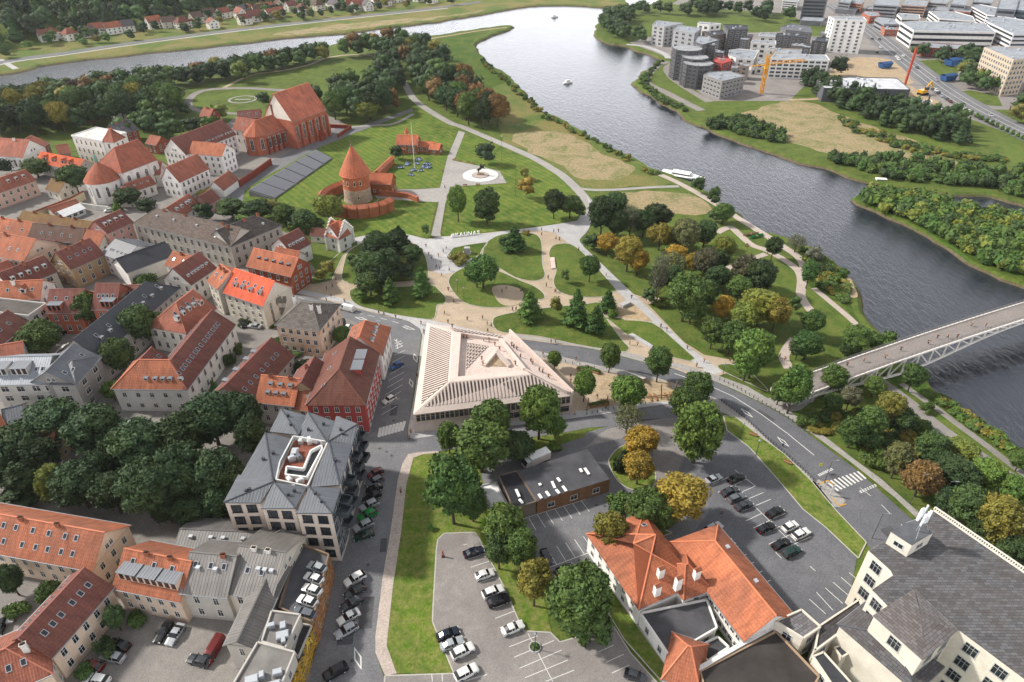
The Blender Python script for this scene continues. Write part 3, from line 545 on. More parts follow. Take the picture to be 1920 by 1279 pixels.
for (x, y, dx, dy, w) in [(700, 900, -4, 40, 2.2), (690, 1120, -6, 60, 2.6), (740, 760, -3, 20, 1.8), (650, 1180, -4, 30, 3), (1180, 792, 60, -4, 1.4), (900, 829, 50, -7, 1.2), (720, 1010, -2, 26, 1.4), (705, 612, 26, 6, 1.5)]: mark((x, y), (x + dx, y + dy), w, 'asphalt_patch', 'patch', z=.0535, parent=ST1)
for (x, y, dx, dy, w) in [(1420, 770, 30, 20, 1.6), (1560, 890, 24, 20, 2), (1660, 990, 24, 26, 3), (1300, 712, 22, 8, 1.4)]: mark((x, y), (x + dx, y + dy), w, 'asphalt_patch', 'patch', z=.0585, parent=RD)
for i, (x, y) in enumerate([(712, 842), (725, 848), (734, 855), (700, 980), (668, 1150), (738, 790), (690, 1060), (1134, 950), (1118, 948), (660, 1240)]):
 p = G(x, y); mb = MB(); mb.lathe([(.38, .095), (0, .1)], 12); mb.build('manhole_cover', M['patch'], ST1 if i not in (7, 8) else PLOT, (p.x, p.y, 0))
# ---------------------------------------------------------------- buildings
ZK = {'L1': (0, 540, 4), 'L2': (380, 540, 4), 'T1': (0, 360, 5.33), 'T2': (240, 360, 4.919), 'U1': (0, 200, 5.812), 'U2': (280, 150, 4.737), 'C': (560, 210, 4.92), 'Z1': (0, 860, 3.052), 'Z2': (400, 740, 4),
      'Z3': (400, 1000, 4), 'V': (1120, 900, 3.374), 'N': (1480, 900, 3.375), 'M': (860, 820, 4), 'R1': (1100, 0, 4.174), 'R2': (1500, 0, 4.571), 'Z0': (0, 0, 4), 'TR': (740, 580, 4.567), 'B': (1480, 560, 3.761)}
def q(k, x, y): a = ZK[k]; return (a[0] + x / a[2], a[1] + y / a[2])
WC = {}
def winmesh(w, h, arch=False, bars=1, frame=.09, style=0):
 k = (round(w, 2), round(h, 2), arch, bars, style)
 if k in WC: return WC[k]
 mb = MB(); pn = MB()
 def ring(W, Hh, y0, y1, m, mb=mb, fw=frame):
  mb.box(-W / 2 - fw, -W / 2, y0, y1, 0, Hh, m); mb.box(W / 2, W / 2 + fw, y0, y1, 0, Hh, m)
  mb.box(-W / 2 - fw, W / 2 + fw, y0, y1, Hh, Hh + fw, m); mb.box(-W / 2 - fw - .08, W / 2 + fw + .08, y0 - .1, y1, -.1, 0, m)
 ring(w, h, -.07, .0, 0)
 for b in range(bars): x = -w / 2 + w * (b + 1) / (bars + 1); mb.box(x - .03, x + .03, -.045, 0, 0, h, 0)
 if h > 1: mb.box(-w / 2, w / 2, -.045, 0, h * .66, h * .66 + .06, 0)
 pn.box(-w / 2, w / 2, -.02, .0, 0, h, 0)
 if arch:
  n = 6
  for i in range(n):
   a0 = math.pi * i / n; a1 = math.pi * (i + 1) / n; r = w / 2
   pn.poly([(0, -.02, h), (r * math.cos(a0), -.02, h + r * math.sin(a0)), (r * math.cos(a1), -.02, h + r * math.sin(a1))]) if False else pn.poly([(r * math.cos(a1), -.021, h + r * math.sin(a1)), (0, -.021, h), (r * math.cos(a0), -.021, h + r * math.sin(a0))])
   mb.bar((r * math.cos(a0), -.035, h + r * math.sin(a0)), (r * math.cos(a1), -.035, h + r * math.sin(a1)), .1, .1)
 A = []
 for nm, b in (('window', mb), ('pane', pn)):
  me = bpy.data.meshes.new(nm); me.from_pydata(b.v, [], b.f); me.materials.append(M['trim'] if nm == 'window' else M['pane']); me.update(); A.append(me)
 WC[k] = A; return A
def window(root, w, h, loc, rz, color, near=True, **kw):
 fm, pm_ = winmesh(w, h, **kw); o = inst('window', fm, root, loc, (0, 0, rz), color); p = inst('pane', pm_, o); return o
CAM2 = Vector((0, 0))
class Bd: pass
def facade(root, p0, p1, z0, z1, fl, n=None, ww=1.0, wh=None, col=(.7, .7, .68, 1), sp=3.0, arch=False, bars=1, near=True, skip=(), m0=1.2):
 """windows along wall p0->p1 (outside on the right)"""
 d = Vector((p1[0] - p0[0], p1[1] - p0[1])); l = d.length
 if l < 2: return
 if n is None: n = max(1, int((l - .8) / sp))
 if n == 0: return
 fh = (z1 - z0) / fl; wh = wh or fh * .52; rz = math.atan2(d.y, d.x); u = d / l; nn = Vector((u.y, -u.x)) * .015
 for f in range(fl):
  for i in range(n):
   if (f, i) in skip: continue
   t = (i + .5) / n * (l - m0) + m0 / 2; x = p0[0] + u.x * t + nn.x; y = p0[1] + u.y * t + nn.y
   window(root, ww, wh, (x, y, z0 + fh * f + fh * .24), rz, col, near, arch=arch, bars=bars)
def faces_cam(wp0, wp1):
 d = wp1 - wp0; n = Vector((d.y, -d.x)).normalized(); mid = (wp0 + wp1) / 2; v = (CAM2 - mid).normalized(); return n.dot(v) > -.15
RC = {'o': '#a66448', 'r': '#764840', 'ro': '#985c4a', 'g': '#5d6066', 'dg': '#3d4046', 'b': '#5c4a42', 'lg': '#868b92', 'pk': '#b8504a', 'mo': '#7a6036', 'br': '#643c32'}
WL = {'w': '#dcd8d0', 'c': '#cfc8ba', 'p': '#d6bfa9', 'pk': '#b88a80', 'gy': '#b3aea7', 'y': '#cdb98a', 'rd': '#a3413f', 'co': '#ad5f48', 'bk': '#8a4a36', 't': '#a3906f', 'wh': '#e2e0dc', 'dk': '#55565a'}
def slab(rt, polys, mat, color, th=.14, name='roof'):
 """roof skin with real thickness: polys = list of (pts, uv)"""
 mb = MB(); edges = {}
 key = lambda p: (round(p[0], 3), round(p[1], 3), round(p[2], 3))
 for pts, uv in polys:
  mb.poly(pts, 0, uv); mb.poly([(p[0], p[1], p[2] - th) for p in reversed(pts)], 1)
  for i in range(len(pts)):
   a, b = key(pts[i]), key(pts[(i + 1) % len(pts)])
   if (b, a) in edges: edges.pop((b, a))
   else: edges[a, b] = 1
 for a, b in edges: mb.poly([(a[0], a[1], a[2] - th), (b[0], b[1], b[2] - th), b, a], 1)
 return mb.build(name, [mat, M['trim']], rt, color=color)
def house(nm, label, cat, A, B, w, he, hr, wall='w', roof='o', typ='gable', fl=2, ns=None, wm='wall', rm='tile', rs=(), group=None, ww=1.0, sp=3.0, win='auto', wcol=(.62, .6, .57, 1), z0=0.0, inset=None, oh=.4, near=False, bars=1, wh=None, corn=True, pxz=None, ridge=True, cor=None):
 """A,B: photo pixels of the visible eave (building on the left of A->B), w depth"""
 if isinstance(A, tuple) and len(A) == 3 and A[0] == 'w': a = Vector((A[1], A[2], 0)); b = Vector((B[1], B[2], 0))
 else:
  a = G(*A, he); b = G(*B, he)
 a.z = b.z = 0; l = (b - a).length; rz = math.atan2(b.y - a.y, b.x - a.x)
 root = thing(nm, label, cat, (a.x, a.y, z0), rz, group); he -= z0; hr -= z0
 wc = hexc(WL.get(wall, wall)); k_ = random.uniform(.92, 1.06); wc = (wc[0] * k_, wc[1] * k_, wc[2] * k_, 1)
 rc = hexc(RC.get(roof, roof)); k_ = random.uniform(.85, 1.12); rc = (rc[0] * k_, rc[1] * k_, rc[2] * k_, 1)
 mb = MB(); mb.prism([(0, 0), (l, 0), (l, w), (0, w)], 0, he - .05, 0)
 sl = (hr - he) / (w / 2) if typ != 'flat' else 0
 tA = typ in ('hip', 'hipA'); tB = typ in ('hip', 'hipB'); hi = inset if inset is not None else min(w / 2, l * .45)
 if typ != 'flat':
  for t, x, s in ((tA, 0, -1), (tB, l, 1)):
   if not t:
    p = [(x, 0, he - .06), (x, w, he - .06), (x, w / 2, hr - .2)]; mb.poly(p if s > 0 else [p[1], p[0], p[2]], 0)
 wl = mb.build('wall', M[wm], root, color=wc)
 if corn and typ != 'flat':
  for z0_, z1_, e, n_ in ((he - .45, he - .12, .12, 'cornice'), (0, .55, .04, 'plinth')):
   cm = MB(); cm.box(-e, l + e, -e, w + e, z0_, z1_); cm.build(n_, M['trim'], root, color=cor or (wc[0] * .8, wc[1] * .8, wc[2] * .8, 1))
 if typ == 'flat':
  fm = MB(); fm.box(-.1, l + .1, -.1, w + .1, he, he + .12, 0)
  fm.build('roof', M[rm], root, color=rc)
  pm2 = MB()
  for x0, x1, y0, y1 in ((-.2, l + .2, -.2, .1), (-.2, l + .2, w - .1, w + .2), (-.2, .1, .1, w - .1), (l - .1, l + .2, .1, w - .1)): pm2.box(x0, x1, y0, y1, he - .3, he + .5)
  pm2.build('parapet', M['trim'], root, color=(wc[0] * .85, wc[1] * .85, wc[2] * .85, 1))
 else:
  ze = he - sl * oh * .6; sx0 = -oh; sx1 = l + oh; y0 = -oh; y1 = w + oh; rA = hi if tA else -oh; rB = l - hi if tB else l + oh
  SL = math.hypot(w / 2 + oh, hr - ze); P_ = []
  P_.append(([(sx0, y0, ze), (sx1, y0, ze), (rB, w / 2, hr), (rA, w / 2, hr)], [(sx0, 0), (sx1, 0), (rB, SL), (rA, SL)]))
  P_.append(([(sx1, y1, ze), (sx0, y1, ze), (rA, w / 2, hr), (rB, w / 2, hr)], [(sx1, 0), (sx0, 0), (rA, SL), (rB, SL)]))
  if tA: P_.append(([(sx0, y1, ze), (sx0, y0, ze), (rA, w / 2, hr)], [(y1, 0), (y0, 0), (w / 2, math.hypot(hi + oh, hr - ze))]))
  if tB: P_.append(([(sx1, y0, ze), (sx1, y1, ze), (rB, w / 2, hr)], [(y0, 0), (y1, 0), (w / 2, math.hypot(hi + oh, hr - ze))]))
  ro = slab(root, P_, M[rm], rc)
  if ridge:
   rm_ = MB(); rm_.bar((rA, w / 2, hr + .03), (rB, w / 2, hr + .03), .28, .16)
   for t, x, rr in ((tA, sx0, rA), (tB, sx1, rB)):
    if t:
     for y in (y0, y1): rm_.bar((x, y, ze + .04), (rr, w / 2, hr + .04), .24, .14)
   rm_.build('ridge_tiles', M['trim'], ro, color=(rc[0] * 1.25, rc[1] * 1.25, rc[2] * 1.25, 1) if rm == 'tile' else (rc[0] * .8, rc[1] * .8, rc[2] * .8, 1))
  for y in (y0 - .06, y1 + .06): gm = MB(); gm.bar((sx0, y, ze - .08), (sx1, y, ze - .08), .14); gm.build('gutter', M['metal'], ro, color=hexc('#8b8f94'))
 for it in rs:
  kind, n, v, side = it[:4]; u0, u1 = it[4] if len(it) > 4 else (.08, .92)
  for i in range(n):
   u = u0 + (u1 - u0) * ((i + .5) / n) + (random.uniform(-.2, .2) / max(n, 2) * (u1 - u0) if len(it) < 6 else 0)
   x = u * l; yy = (w / 2) * v; zz = he + (hr - he) * v
   if side == 'B': yy = w - yy
   roofitem(root, kind, x, yy, zz, sl, side, rc, wc, hr)
 base = 0.5; Mw = Matrix.Rotation(rz, 2); o2 = Vector((a.x, a.y)); C4 = [(0, 0), (l, 0), (l, w), (0, w)]
 for i, nme in enumerate('FRBL'):
  p0, p1 = C4[i], C4[(i + 1) % 4]; w0 = o2 + Mw @ Vector(p0); w1 = o2 + Mw @ Vector(p1)
  if win == 'none': continue
  if win == 'auto':
   if not faces_cam(w0, w1): continue
  elif nme not in win: continue
  n = (ns or {}).get(nme)
  facade(root, p0, p1, base, he - .3, fl, n, ww, wh, wcol, sp, near=near, bars=bars)
  if typ == 'gable' and nme in 'RL' and hr - he > 3.4 and w > 7:
   facade(root, (p0[0] + (p1[0] - p0[0]) * .34, p0[1] + (p1[1] - p0[1]) * .34), (p0[0] + (p1[0] - p0[0]) * .66, p0[1] + (p1[1] - p0[1]) * .66), he - .1, he + 2.3, 1, 2 if w > 9 else 1, .8, 1.1, wcol)
 root['_l'] = l; return root
RI = {}
def ribox(key, fn):
 if key not in RI:
  mb = MB(); fn(mb); RI[key] = mb
 return RI[key]
def roofitem(root, kind, x, y, z, sl, side, rc, wc, hr):
 rz = 0 if side == 'F' else math.pi; ang = math.atan(sl)
 if kind == 'sky':
  key = ('sky',)
  if key not in RI:
   mb = MB(); mb.box(-.45, .45, -.62, .62, .0, .12, 0); p = MB(); p.box(-.34, .34, -.5, .5, .12, .135, 0)
   RI[key] = (mk('skylight', mb, M['trim']), mk('pane', p, M['pane']))
  o = inst('skylight', RI[key][0], root, (x, y, z + .05), (0, 0, 0), (.36, .37, .39, 1)); o.rotation_euler = (Matrix.Rotation(rz, 3, 'Z') @ Matrix.Rotation(ang, 3, 'X')).to_euler(); inst('pane', RI[key][1], o)
 elif kind in ('dorm', 'shed', 'eye', 'big'):
  W_, H_ = {'dorm': (1.5, 1.5), 'shed': (1.1, 1.2), 'eye': (1.0, .8), 'big': (4.2, 2.1)}[kind]; L_ = H_ / max(sl, .2)
  mb = MB(); mb.prism([(-W_ / 2, 0), (W_ / 2, 0), (W_ / 2, L_), (-W_ / 2, L_)], -.3, H_, 0); 
  rr = MB()
  if kind == 'dorm':
   mb.poly([(-W_ / 2, 0, H_), (W_ / 2, 0, H_), (0, 0, H_ + .7)]); e = .15; L2 = (H_ + .7) / max(sl, .2)
   rr.poly([(-W_ / 2 - e, -.2, H_ - .1), (0, -.2, H_ + .75), (0, L2, H_ + .75), (-W_ / 2 - e, L_, H_ - .1)]); rr.poly([(0, -.2, H_ + .75), (W_ / 2 + e, -.2, H_ - .1), (W_ / 2 + e, L_, H_ - .1), (0, L2, H_ + .75)])
  else: rr.box(-W_ / 2 - .12, W_ / 2 + .12, -.2, L_, H_, H_ + .1)
  d = mb.build('dormer', M['wall'], root, (x, y, z), rz, color=wc); rr.build('dormer_roof', M['tile'] if kind == 'dorm' else M['seam'], d, color=rc if kind == 'dorm' else hexc('#75797f'))
  n = 1 if W_ < 2 else 3
  pm_ = MB()
  for i in range(n): cx = -W_ / 2 + W_ * (i + .5) / n; pm_.box(cx - W_ / n * .34, cx + W_ / n * .34, -.03, 0, .25, H_ - .15)
  pm_.build('pane', M['pane'], d)
 elif kind in ('chim', 'wchim'):
  mb = MB(); top = hr + .7 - z; mb.box(-.45, .45, -.3, .3, -1, top); mb.box(-.53, .53, -.38, .38, top - .2, top, 0)
  mb.box(-.3, .3, -.12, .12, top, top + .25, 1)
  mb.build('chimney', [M['wall'] if kind == 'wchim' else M['brick'], M['bark']], root, (x, y, z), 0, color=hexc('#ddd9d2') if kind == 'wchim' else hexc('#a2674f'))
 elif kind == 'vent':
  mb = MB(); mb.box(-.35, .35, -.3, .3, -.2, .5); mb.box(-.42, .42, -.37, .37, .5, .58); mb.build('roof_vent', M['metal'], root, (x, y, z), 0, color=hexc('#b9bcc0'))
def mk(name, mb, mat, color=None):
 me = bpy.data.meshes.new(name); me.from_pydata(mb.v, [], mb.f)
 for m in (mat if isinstance(mat, (list, tuple)) else [mat]): me.materials.append(m)
 me.polygons.foreach_set('material_index', mb.m); ul = me.uv_layers.new(name='uv'); fl_ = []
 for u in mb.u:
  for p in u: fl_ += [p[0], p[1]]
 ul.data.foreach_set('uv', fl_); me.update(); return me
def block(nm, label, cat, pts, h, wall='gy', roof='g', fl=3, rm='flat', wm='wall', sp=3.2, ww=1.6, wh=None, z0=0, par=.5, group=None, wcol=(.5, .5, .5, 1), win='auto', bars=1, clutter=0, bands=False, n=None):
 """flat roofed block; pts = photo pixels of its roof outline at height h"""
 w = [G(*p, h) for p in pts]
 for p in w: p.z = 0
 if area(w) < 0: w.reverse()
 c = sum(w, Vector()) / len(w); root = thing(nm, label, cat, (c.x, c.y, z0), 0, group); h -= z0
 L_ = [(p.x - c.x, p.y - c.y) for p in w]; wc = hexc(WL.get(wall, wall)); rc = hexc(RC.get(roof, roof))
 mb = MB(); mb.prism(L_, 0, h, 0, 1); mb.build('wall', [M[wm], M[rm]], root, color=wc)
 rb = MB(); rb.prism([(x * .995, y * .995) for x, y in L_], h + .01, h + .06); rb.build('roof', M[rm], root, color=rc)
 if par:
  pb = MB(); k = len(L_)
  for i in range(k):
   a = Vector(L_[i]); b = Vector(L_[(i + 1) % k]); pb.bar((a.x, a.y, h + par / 2 - .1), (b.x, b.y, h + par / 2 - .1), .3, par + .2)
  pb.build('parapet', M['trim'], root, color=(wc[0] * .9, wc[1] * .9, wc[2] * .9, 1))
 k = len(L_)
 for i in range(k):
  a, b = w[i], w[(i + 1) % k]
  if win == 'none' or not faces_cam(a.xy, b.xy): continue
  if bands:
   d = (Vector(L_[(i + 1) % k]) - Vector(L_[i])); l = d.length; u = d / l; rz = math.atan2(d.y, d.x); fh = h / fl
   for f in range(fl):
    bm_ = MB(); bm_.box(.8, l - .8, -.03, 0, 0, fh * .45); bm_.build('window_band', M['pane'], root, (L_[i][0], L_[i][1], fh * (f + .3)), rz)
  else: facade(root, L_[i], L_[(i + 1) % k], .4, h - .3, fl, n, ww, wh, wcol, sp, bars=bars)
 for i in range(clutter):
  wq = [random.random() ** 3 for p in L_]; x = .85 * sum(a * p[0] for a, p in zip(wq, L_)) / sum(wq); y = .85 * sum(a * p[1] for a, p in zip(wq, L_)) / sum(wq); s = random.uniform(.5, 1.1)
  cb = MB(); cb.box(-s, s, -s * .7, s * .7, 0, .9); cb.box(-s * .9, s * .9, -s * .6, s * .6, .9, 1.0); cb.build('roof_unit', M['metal'], root, (x, y, h + .06 + i * .013), .3 + i % 2 * 1.57, color=hexc('#a9adb2'))
 return root
random.seed(11)
hs_ = lambda *a, **k: house('house', a[0], 'house', *a[1:], **k)
b_ = lambda *a, **k: house('building', a[0], 'building', *a[1:], **k)
b_('long two storey cream building with orange tiled roof along the park, many skylights', (-130, 1012), (172, 1068), 11, 7, 11.5, wall='p', roof='o', rs=[('sky', 9, .72, 'F'), ('sky', 10, .3, 'F'), ('chim', 3, .95, 'F')], near=True, sp=2.7)
b_('cream building with orange tiled roof and three big grey dormers', (214, 1101), (336, 1126), 11, 7, 11.5, wall='p', roof='o', rs=[('big', 3, .22, 'F', (.05, .95), 1), ('sky', 3, .72, 'F'), ('chim', 2, .95, 'F')], near=True, sp=2.5)
b_('cream wing with dark red tiled roof running down to the left between two yards', (96, 1230), (208, 1102), 9.5, 7.3, 11.3, wall='p', roof='r', rs=[('sky', 6, .55, 'F'), ('sky', 7, .5, 'B')], near=True, sp=2.6)
b_('red tiled building in the bottom left corner', (-60, 1330), (94, 1262), 12, 7, 10.5, wall='p', roof='ro', typ='hipB', rs=[('sky', 3, .5, 'F'), ('wchim', 2, .8, 'F')])
b_('grey seamed metal roof building joined to the orange roofed one', (340, 1110), (424, 1118), 12, 8, 12, wall='gy', roof='#716d6a', rm='seam', rs=[('chim', 1, .95, 'F', (.6, .9)), ('sky', 3, .7, 'F'), ('vent', 2, .6, 'F')], near=True)
b_('cream building with grey seamed roof beside the parking deck', q('Z3', 90, 437), q('Z3', 432, 492), 15, 8, 12, wall='c', roof='#6e6a67', rm='seam', rs=[('sky', 2, .5, 'F'), ('vent', 3, .55, 'F', (.5, .95)), ('wchim', 2, .95, 'F')], near=True)
b_('grey shed roofed building behind the cream ones', q('Z1', 1000, 520), q('Z1', 1450, 540), 8, 5, 6.5, wall='gy', roof='#6d6a68', rm='seam', rs=[('vent', 4, .6, 'F')])
block('building', 'low flat grey roofed building under the parking deck, second from the bottom', 'building', [q('Z3', 440, 592), q('Z3', 655, 622), q('Z3', 540, 872), q('Z3', 365, 822)], 8, 'gy', '#6d6a68', 3, clutter=4, ww=.9)
block('building', 'flat grey roofed building at the bottom edge with skylights', 'building', [q('Z3', 335, 828), q('Z3', 612, 902), q('Z3', 510, 1150), q('Z3', 420, 1300), q('Z3', 130, 1180)], 8.5, 'gy', '#73706d', 3, clutter=5, ww=.9)
block('building', 'narrow dark flat roof beside the yellow graffiti wall', 'building', [q('Z3', 660, 690), q('Z3', 742, 700), q('Z3', 640, 940), q('Z3', 600, 890)], 5, 'gy', '#454448', 1, win='none')
b_('long thin grey lean-to roof left of the parking deck', q('Z3', 300, 850), q('Z3', 560, 262), 5, 8, 9.5, wall='gy', roof='#66625f', rm='seam', ww=.8)
DECK = block('parking_deck', 'raised grey parking deck carrying five parked cars', 'parking deck', [q('Z3', 640, 90), q('Z3', 868, 178), q('Z3', 745, 682), q('Z3', 500, 575)], 6, '#7d6b58', '#55555a', 2, win='none', par=.9)
b_('grey wedge roofed building between the parking deck and the grey apartment block', q('Z3', 400, 240), q('Z3', 650, 70), 8, 6.5, 8.5, wall='gy', roof='#6b6764', rm='seam')
def wallrun(nm, label, cat, pts, h, th, col, mat='wall', coping=None, z0=0, pz=None, ch=.25, slope=False):
 w = [G(*p, h if pz is None else pz) for p in pts]; root = thing(nm, label, cat, (w[0].x, w[0].y, z0)); o = w[0]
 mb = MB(); cb = MB()
 for a, b in zip(w, w[1:]):
  d = (b - a); d.z = 0; n = Vector((-d.y, d.x, 0)).normalized() * th / 2; a = a - o; b = b - o
  mb.prism([((a - n).x, (a - n).y), ((b - n).x, (b - n).y), ((b + n).x, (b + n).y), ((a + n).x, (a + n).y)], 0, h)
  if coping:
   n2 = n * 1.7; L_ = d.length
   for s in (1, -1):
    qd = [(a + n2 * s).to_tuple()[:2] + (h - .0,), (b + n2 * s).to_tuple()[:2] + (h,), (b.x, b.y, h + ch), (a.x, a.y, h + ch)]
    if s > 0: qd.reverse()
    cb.poly(qd, 0, [(0, 0), (L_, 0), (L_, 1), (0, 1)] if s < 0 else [(0, 1), (L_, 1), (L_, 0), (0, 0)])
 mb.build('wall', M[mat], root, color=hexc(col))
 if coping: cb.build('coping', M['tile'], root, color=hexc(coping))
 return root
def graffiti(name, cols):
 m = NM(name, .9, .2); co = m.coord('obj'); v = m.n('TexVoronoi', Scale=.45); m.l(co, v.inputs[0]); n = m.n('TexNoise', Scale=.5, Detail=4, Distortion=1.5); m.l(co, n.inputs[0])
 cr = m.n('ValToRGB'); el = cr.color_ramp.elements; cr.color_ramp.interpolation = 'CONSTANT'
 el[0].color = hexc(cols[0]); el[1].position = .42; el[1].color = hexc(cols[1])
 for i, c in enumerate(cols[2:]): e = el.new(.48 + .06 * i); e.color = hexc(c)
 m.l(n.outputs['Fac'], cr.inputs[0]); m.col(cr.outputs[0]); return m.m
M['graf'] = graffiti('painted_wall', ['#6a6258', '#b08a1c', '#8a6a20', '#3a3a34', '#c8a83a'])
M['graf2'] = graffiti('rusty_painted_wall', ['#8a5a34', '#6e4a30', '#a8703c', '#4a4a48', '#9a8a78'])
wallrun('graffiti_wall', 'rust coloured patchy wall below the parking deck along the street', 'wall', [q('Z3', 748, 690), q('Z3', 872, 190)], 5.8, .5, '#8a5a34', 'graf2')
wallrun('graffiti_wall', 'yellow painted graffiti wall at the bottom of the street', 'wall', [q('Z3', 560, 1180), q('Z3', 662, 950), q('Z3', 745, 700)], 5.2, .5, '#b08a1c', 'graf')
b_('white building front with orange hipped roof and red shop fronts', q('L1', 845, 748), q('L1', 1395, 755), 11.5, 8, 13, wall='wh', roof='o', typ='hip', rs=[('eye', 5, .25, 'F', (.38, .95))], fl=2, near=True, wh=1.3, sp=3.3)
b_('long white wing with dark red roof and rows of skylights running up to the right', (349, 729), (439, 609), 11.5, 8, 12.8, wall='wh', roof='r', typ='hipA', rs=[('sky', 14, .5, 'F'), ('sky', 12, .5, 'B')], near=True, sp=3.4)
b_('short red roofed rear wing of the white building', q('L1', 1200, 640), q('L1', 1285, 545), 9.5, 8, 12, wall='wh', roof='r', rs=[('sky', 3, .5, 'F')], win='R')
b_('white three storey house with big red hipped roof behind two trees', q('L1', 1390, 335), q('L1', 1612, 152), 13, 8.5, 14, wall='w', roof='ro', typ='hipA', rs=[('shed', 5, .45, 'F'), ('sky', 4, .7, 'F'), ('dorm', 1, .35, 'F', (.7, 1))], fl=2, near=True)
b_('grey modern building with pale seamed roof and wide windows at the left edge', q('L1', -60, 722), q('L1', 330, 712), 13, 10, 14, wall='#b8b5b0', roof='lg', rm='seam', fl=3, ww=1.9, rs=[('big', 2, .3, 'F', (0, .65)), ('sky', 2, .5, 'F', (.7, .95))], near=True, sp=4)
b_('grey modern corner building with seamed roof next to the driveway', q('L1', 385, 718), q('L1', 560, 718), 12, 10, 13, wall='#b0ada9', roof='g', rm='seam', typ='hip', fl=3, ww=1.8, near=True, sp=4, rs=[('sky', 2, .6, 'F')])
b_('dark grey modern wing facing the driveway with recessed windows', q('L1', 562, 718), q('L1', 745, 520), 12, 10, 14, wall='#8f8c8a', roof='g', rm='seam', fl=3, ww=1.8, sp=4, rs=[('sky', 4, .5, 'F')])
b_('long slate roofed wing with a row of grey dormers running up to the right', (186, 668), (335, 540), 12, 9, 14, wall='gy', roof='dg', rm='seam', typ='hipB', fl=3, rs=[('eye', 8, .35, 'F'), ('sky', 6, .6, 'F')], sp=2.7)
b_('coral walled building with brown tile roof and wide loggia', q('T1', 466, 1205), q('T1', 800, 1205), 11, 8, 13, wall='co', roof='r', rs=[('big', 1, .05, 'F', (.1, .45)), ('sky', 3, .6, 'F')], fl=2)
b_('coral building with brown roof beside the long slate roof', q('T1', 925, 1168), q('T1', 1152, 1170), 12, 9, 14.5, wall='co', roof='r', rs=[('sky', 4, .5, 'F'), ('big', 1, .05, 'F', (.4, .9))], fl=2)
b_('small red roofed house next to the slate roof, behind the coral buildings', q('T1', 1215, 1100), q('T1', 1330, 1100), 11, 8, 11, wall='gy', roof='r', rs=[('sky', 2, .5, 'F')], win='none')
b_('pale grey flat roofed office with a facade of wide windows', q('L1', 215, 215), q('L1', 345, 125), 17, 9, 9, wall='#c2bfba', roof='#55504c', typ='flat', rm='flat', fl=3, ww=1.7)
b_('brick coloured building with dark red roof at the left edge', q('L1', -140, 530), q('L1', 222, 268), 12, 7, 11, wall='t', roof='r', rs=[('sky', 4, .5, 'F')])
hs_('small red roofed house behind the tree at the left edge', q('L1', -60, 545), q('L1', 170, 505), 7, 7, 9.5, wall='w', roof='ro')
hs_('orange roofed house half hidden by the trees at the left edge', q('L1', -80, 1090), q('L1', 40, 1040), 10, 5, 8.5, wall='w', roof='o')
hs_('dark grey roofed annex by the trees at the left edge', q('L1', 40, 1035), q('L1', 175, 1000), 8, 5, 7.5, wall='w', roof='g', rm='seam')
hs_('red roofed house half hidden among the dark trees', q('L1', 250, 1260), q('L1', 380, 1250), 10, 5.5, 9, wall='t', roof='ro', rs=[('chim', 1, .8, 'F')])
hs_('small grey pavilion roof by the parked white car', q('L1', 945, 1105), q('L1', 1075, 1080), 5, 3.5, 5.5, wall='gy', roof='lg', rm='seam', typ='hip', win='none')
b_('peach building with orange roof and rows of arched windows at the left edge', q('T1', -260, 590), q('T1', 235, 690), 14, 9, 14, wall='p', roof='o', rs=[('sky', 4, .4, 'F'), ('chim', 1, .9, 'F')], fl=2, sp=2.4)
b_('cream building with long dark red roof and wide dark windows', q('T1', 120, 975), q('T1', 562, 795), 10.5, 7, 11.5, wall='c', roof='r', rs=[('shed', 5, .35, 'F'), ('chim', 1, .9, 'F')], ww=1.9, sp=4)
hs_('orange brown roofed house with a white gabled dormer', q('T1', -120, 1090), q('T1', 395, 1065), 10, 8, 12, wall='w', roof='o', rs=[('sky', 4, .5, 'F'), ('dorm', 1, .3, 'F', (.5, .9)), ('wchim', 1, .8, 'F')])
b_('weathered building with mossy red roof and peeling brick facade', q('T1', 712, 770), q('T1', 1035, 625), 11, 8, 13, wall='t', roof='r', wm='worn', rs=[('sky', 4, .5, 'F'), ('chim', 2, .9, 'F')], fl=2)
b_('white three storey house with black seamed roof and skylights', q('T1', 1022, 615), q('T1', 1230, 690), 13, 8, 11, wall='wh', roof='dg', rm='seam', rs=[('sky', 5, .35, 'F')], fl=3, near=True)
b_('white modern house with folded black roof', q('T1', 1270, 805), q('T1', 1740, 632), 11, 6, 9.5, wall='wh', roof='#33353b', rm='seam', win='none')
b_('long low building with dark brown roof behind a small tree', q('T1', 285, 458), q('T1', 800, 512), 9, 5, 9, wall='w', roof='b', rs=[('sky', 4, .4, 'F'), ('chim', 2, .95, 'F')], fl=1)
b_('low orange roofed house with roof windows at the left edge', q('T1', -200, 378), q('T1', 280, 452), 9, 5, 9, wall='gy', roof='o', rs=[('sky', 3, .4, 'F'), ('chim', 2, .95, 'F')], fl=1)
hs_('small orange roofed end house by the brown roof', q('T1', 800, 515), q('T1', 985, 545), 9, 5, 8.5, wall='w', roof='o', fl=1)
b_('pink building with dark red roof beside the long grey building', q('T1', 1075, 412), q('T1', 1320, 300), 10, 9, 13, wall='pk', roof='r', rs=[('shed', 4, .4, 'F')], fl=3, sp=2.6)
b_('long narrow building with mossy brown roof along the courtyard', q('T1', 178, 285), q('T1', 900, 402), 7.5, 4.5, 7, wall='c', roof='mo', fl=1, rs=[('chim', 3, .95, 'F')], win='none')
hs_('small brown roofed shed among the courtyard houses', q('T1', 475, 610), q('T1', 640, 645), 7, 4.5, 6.5, wall='t', roof='br', fl=1)
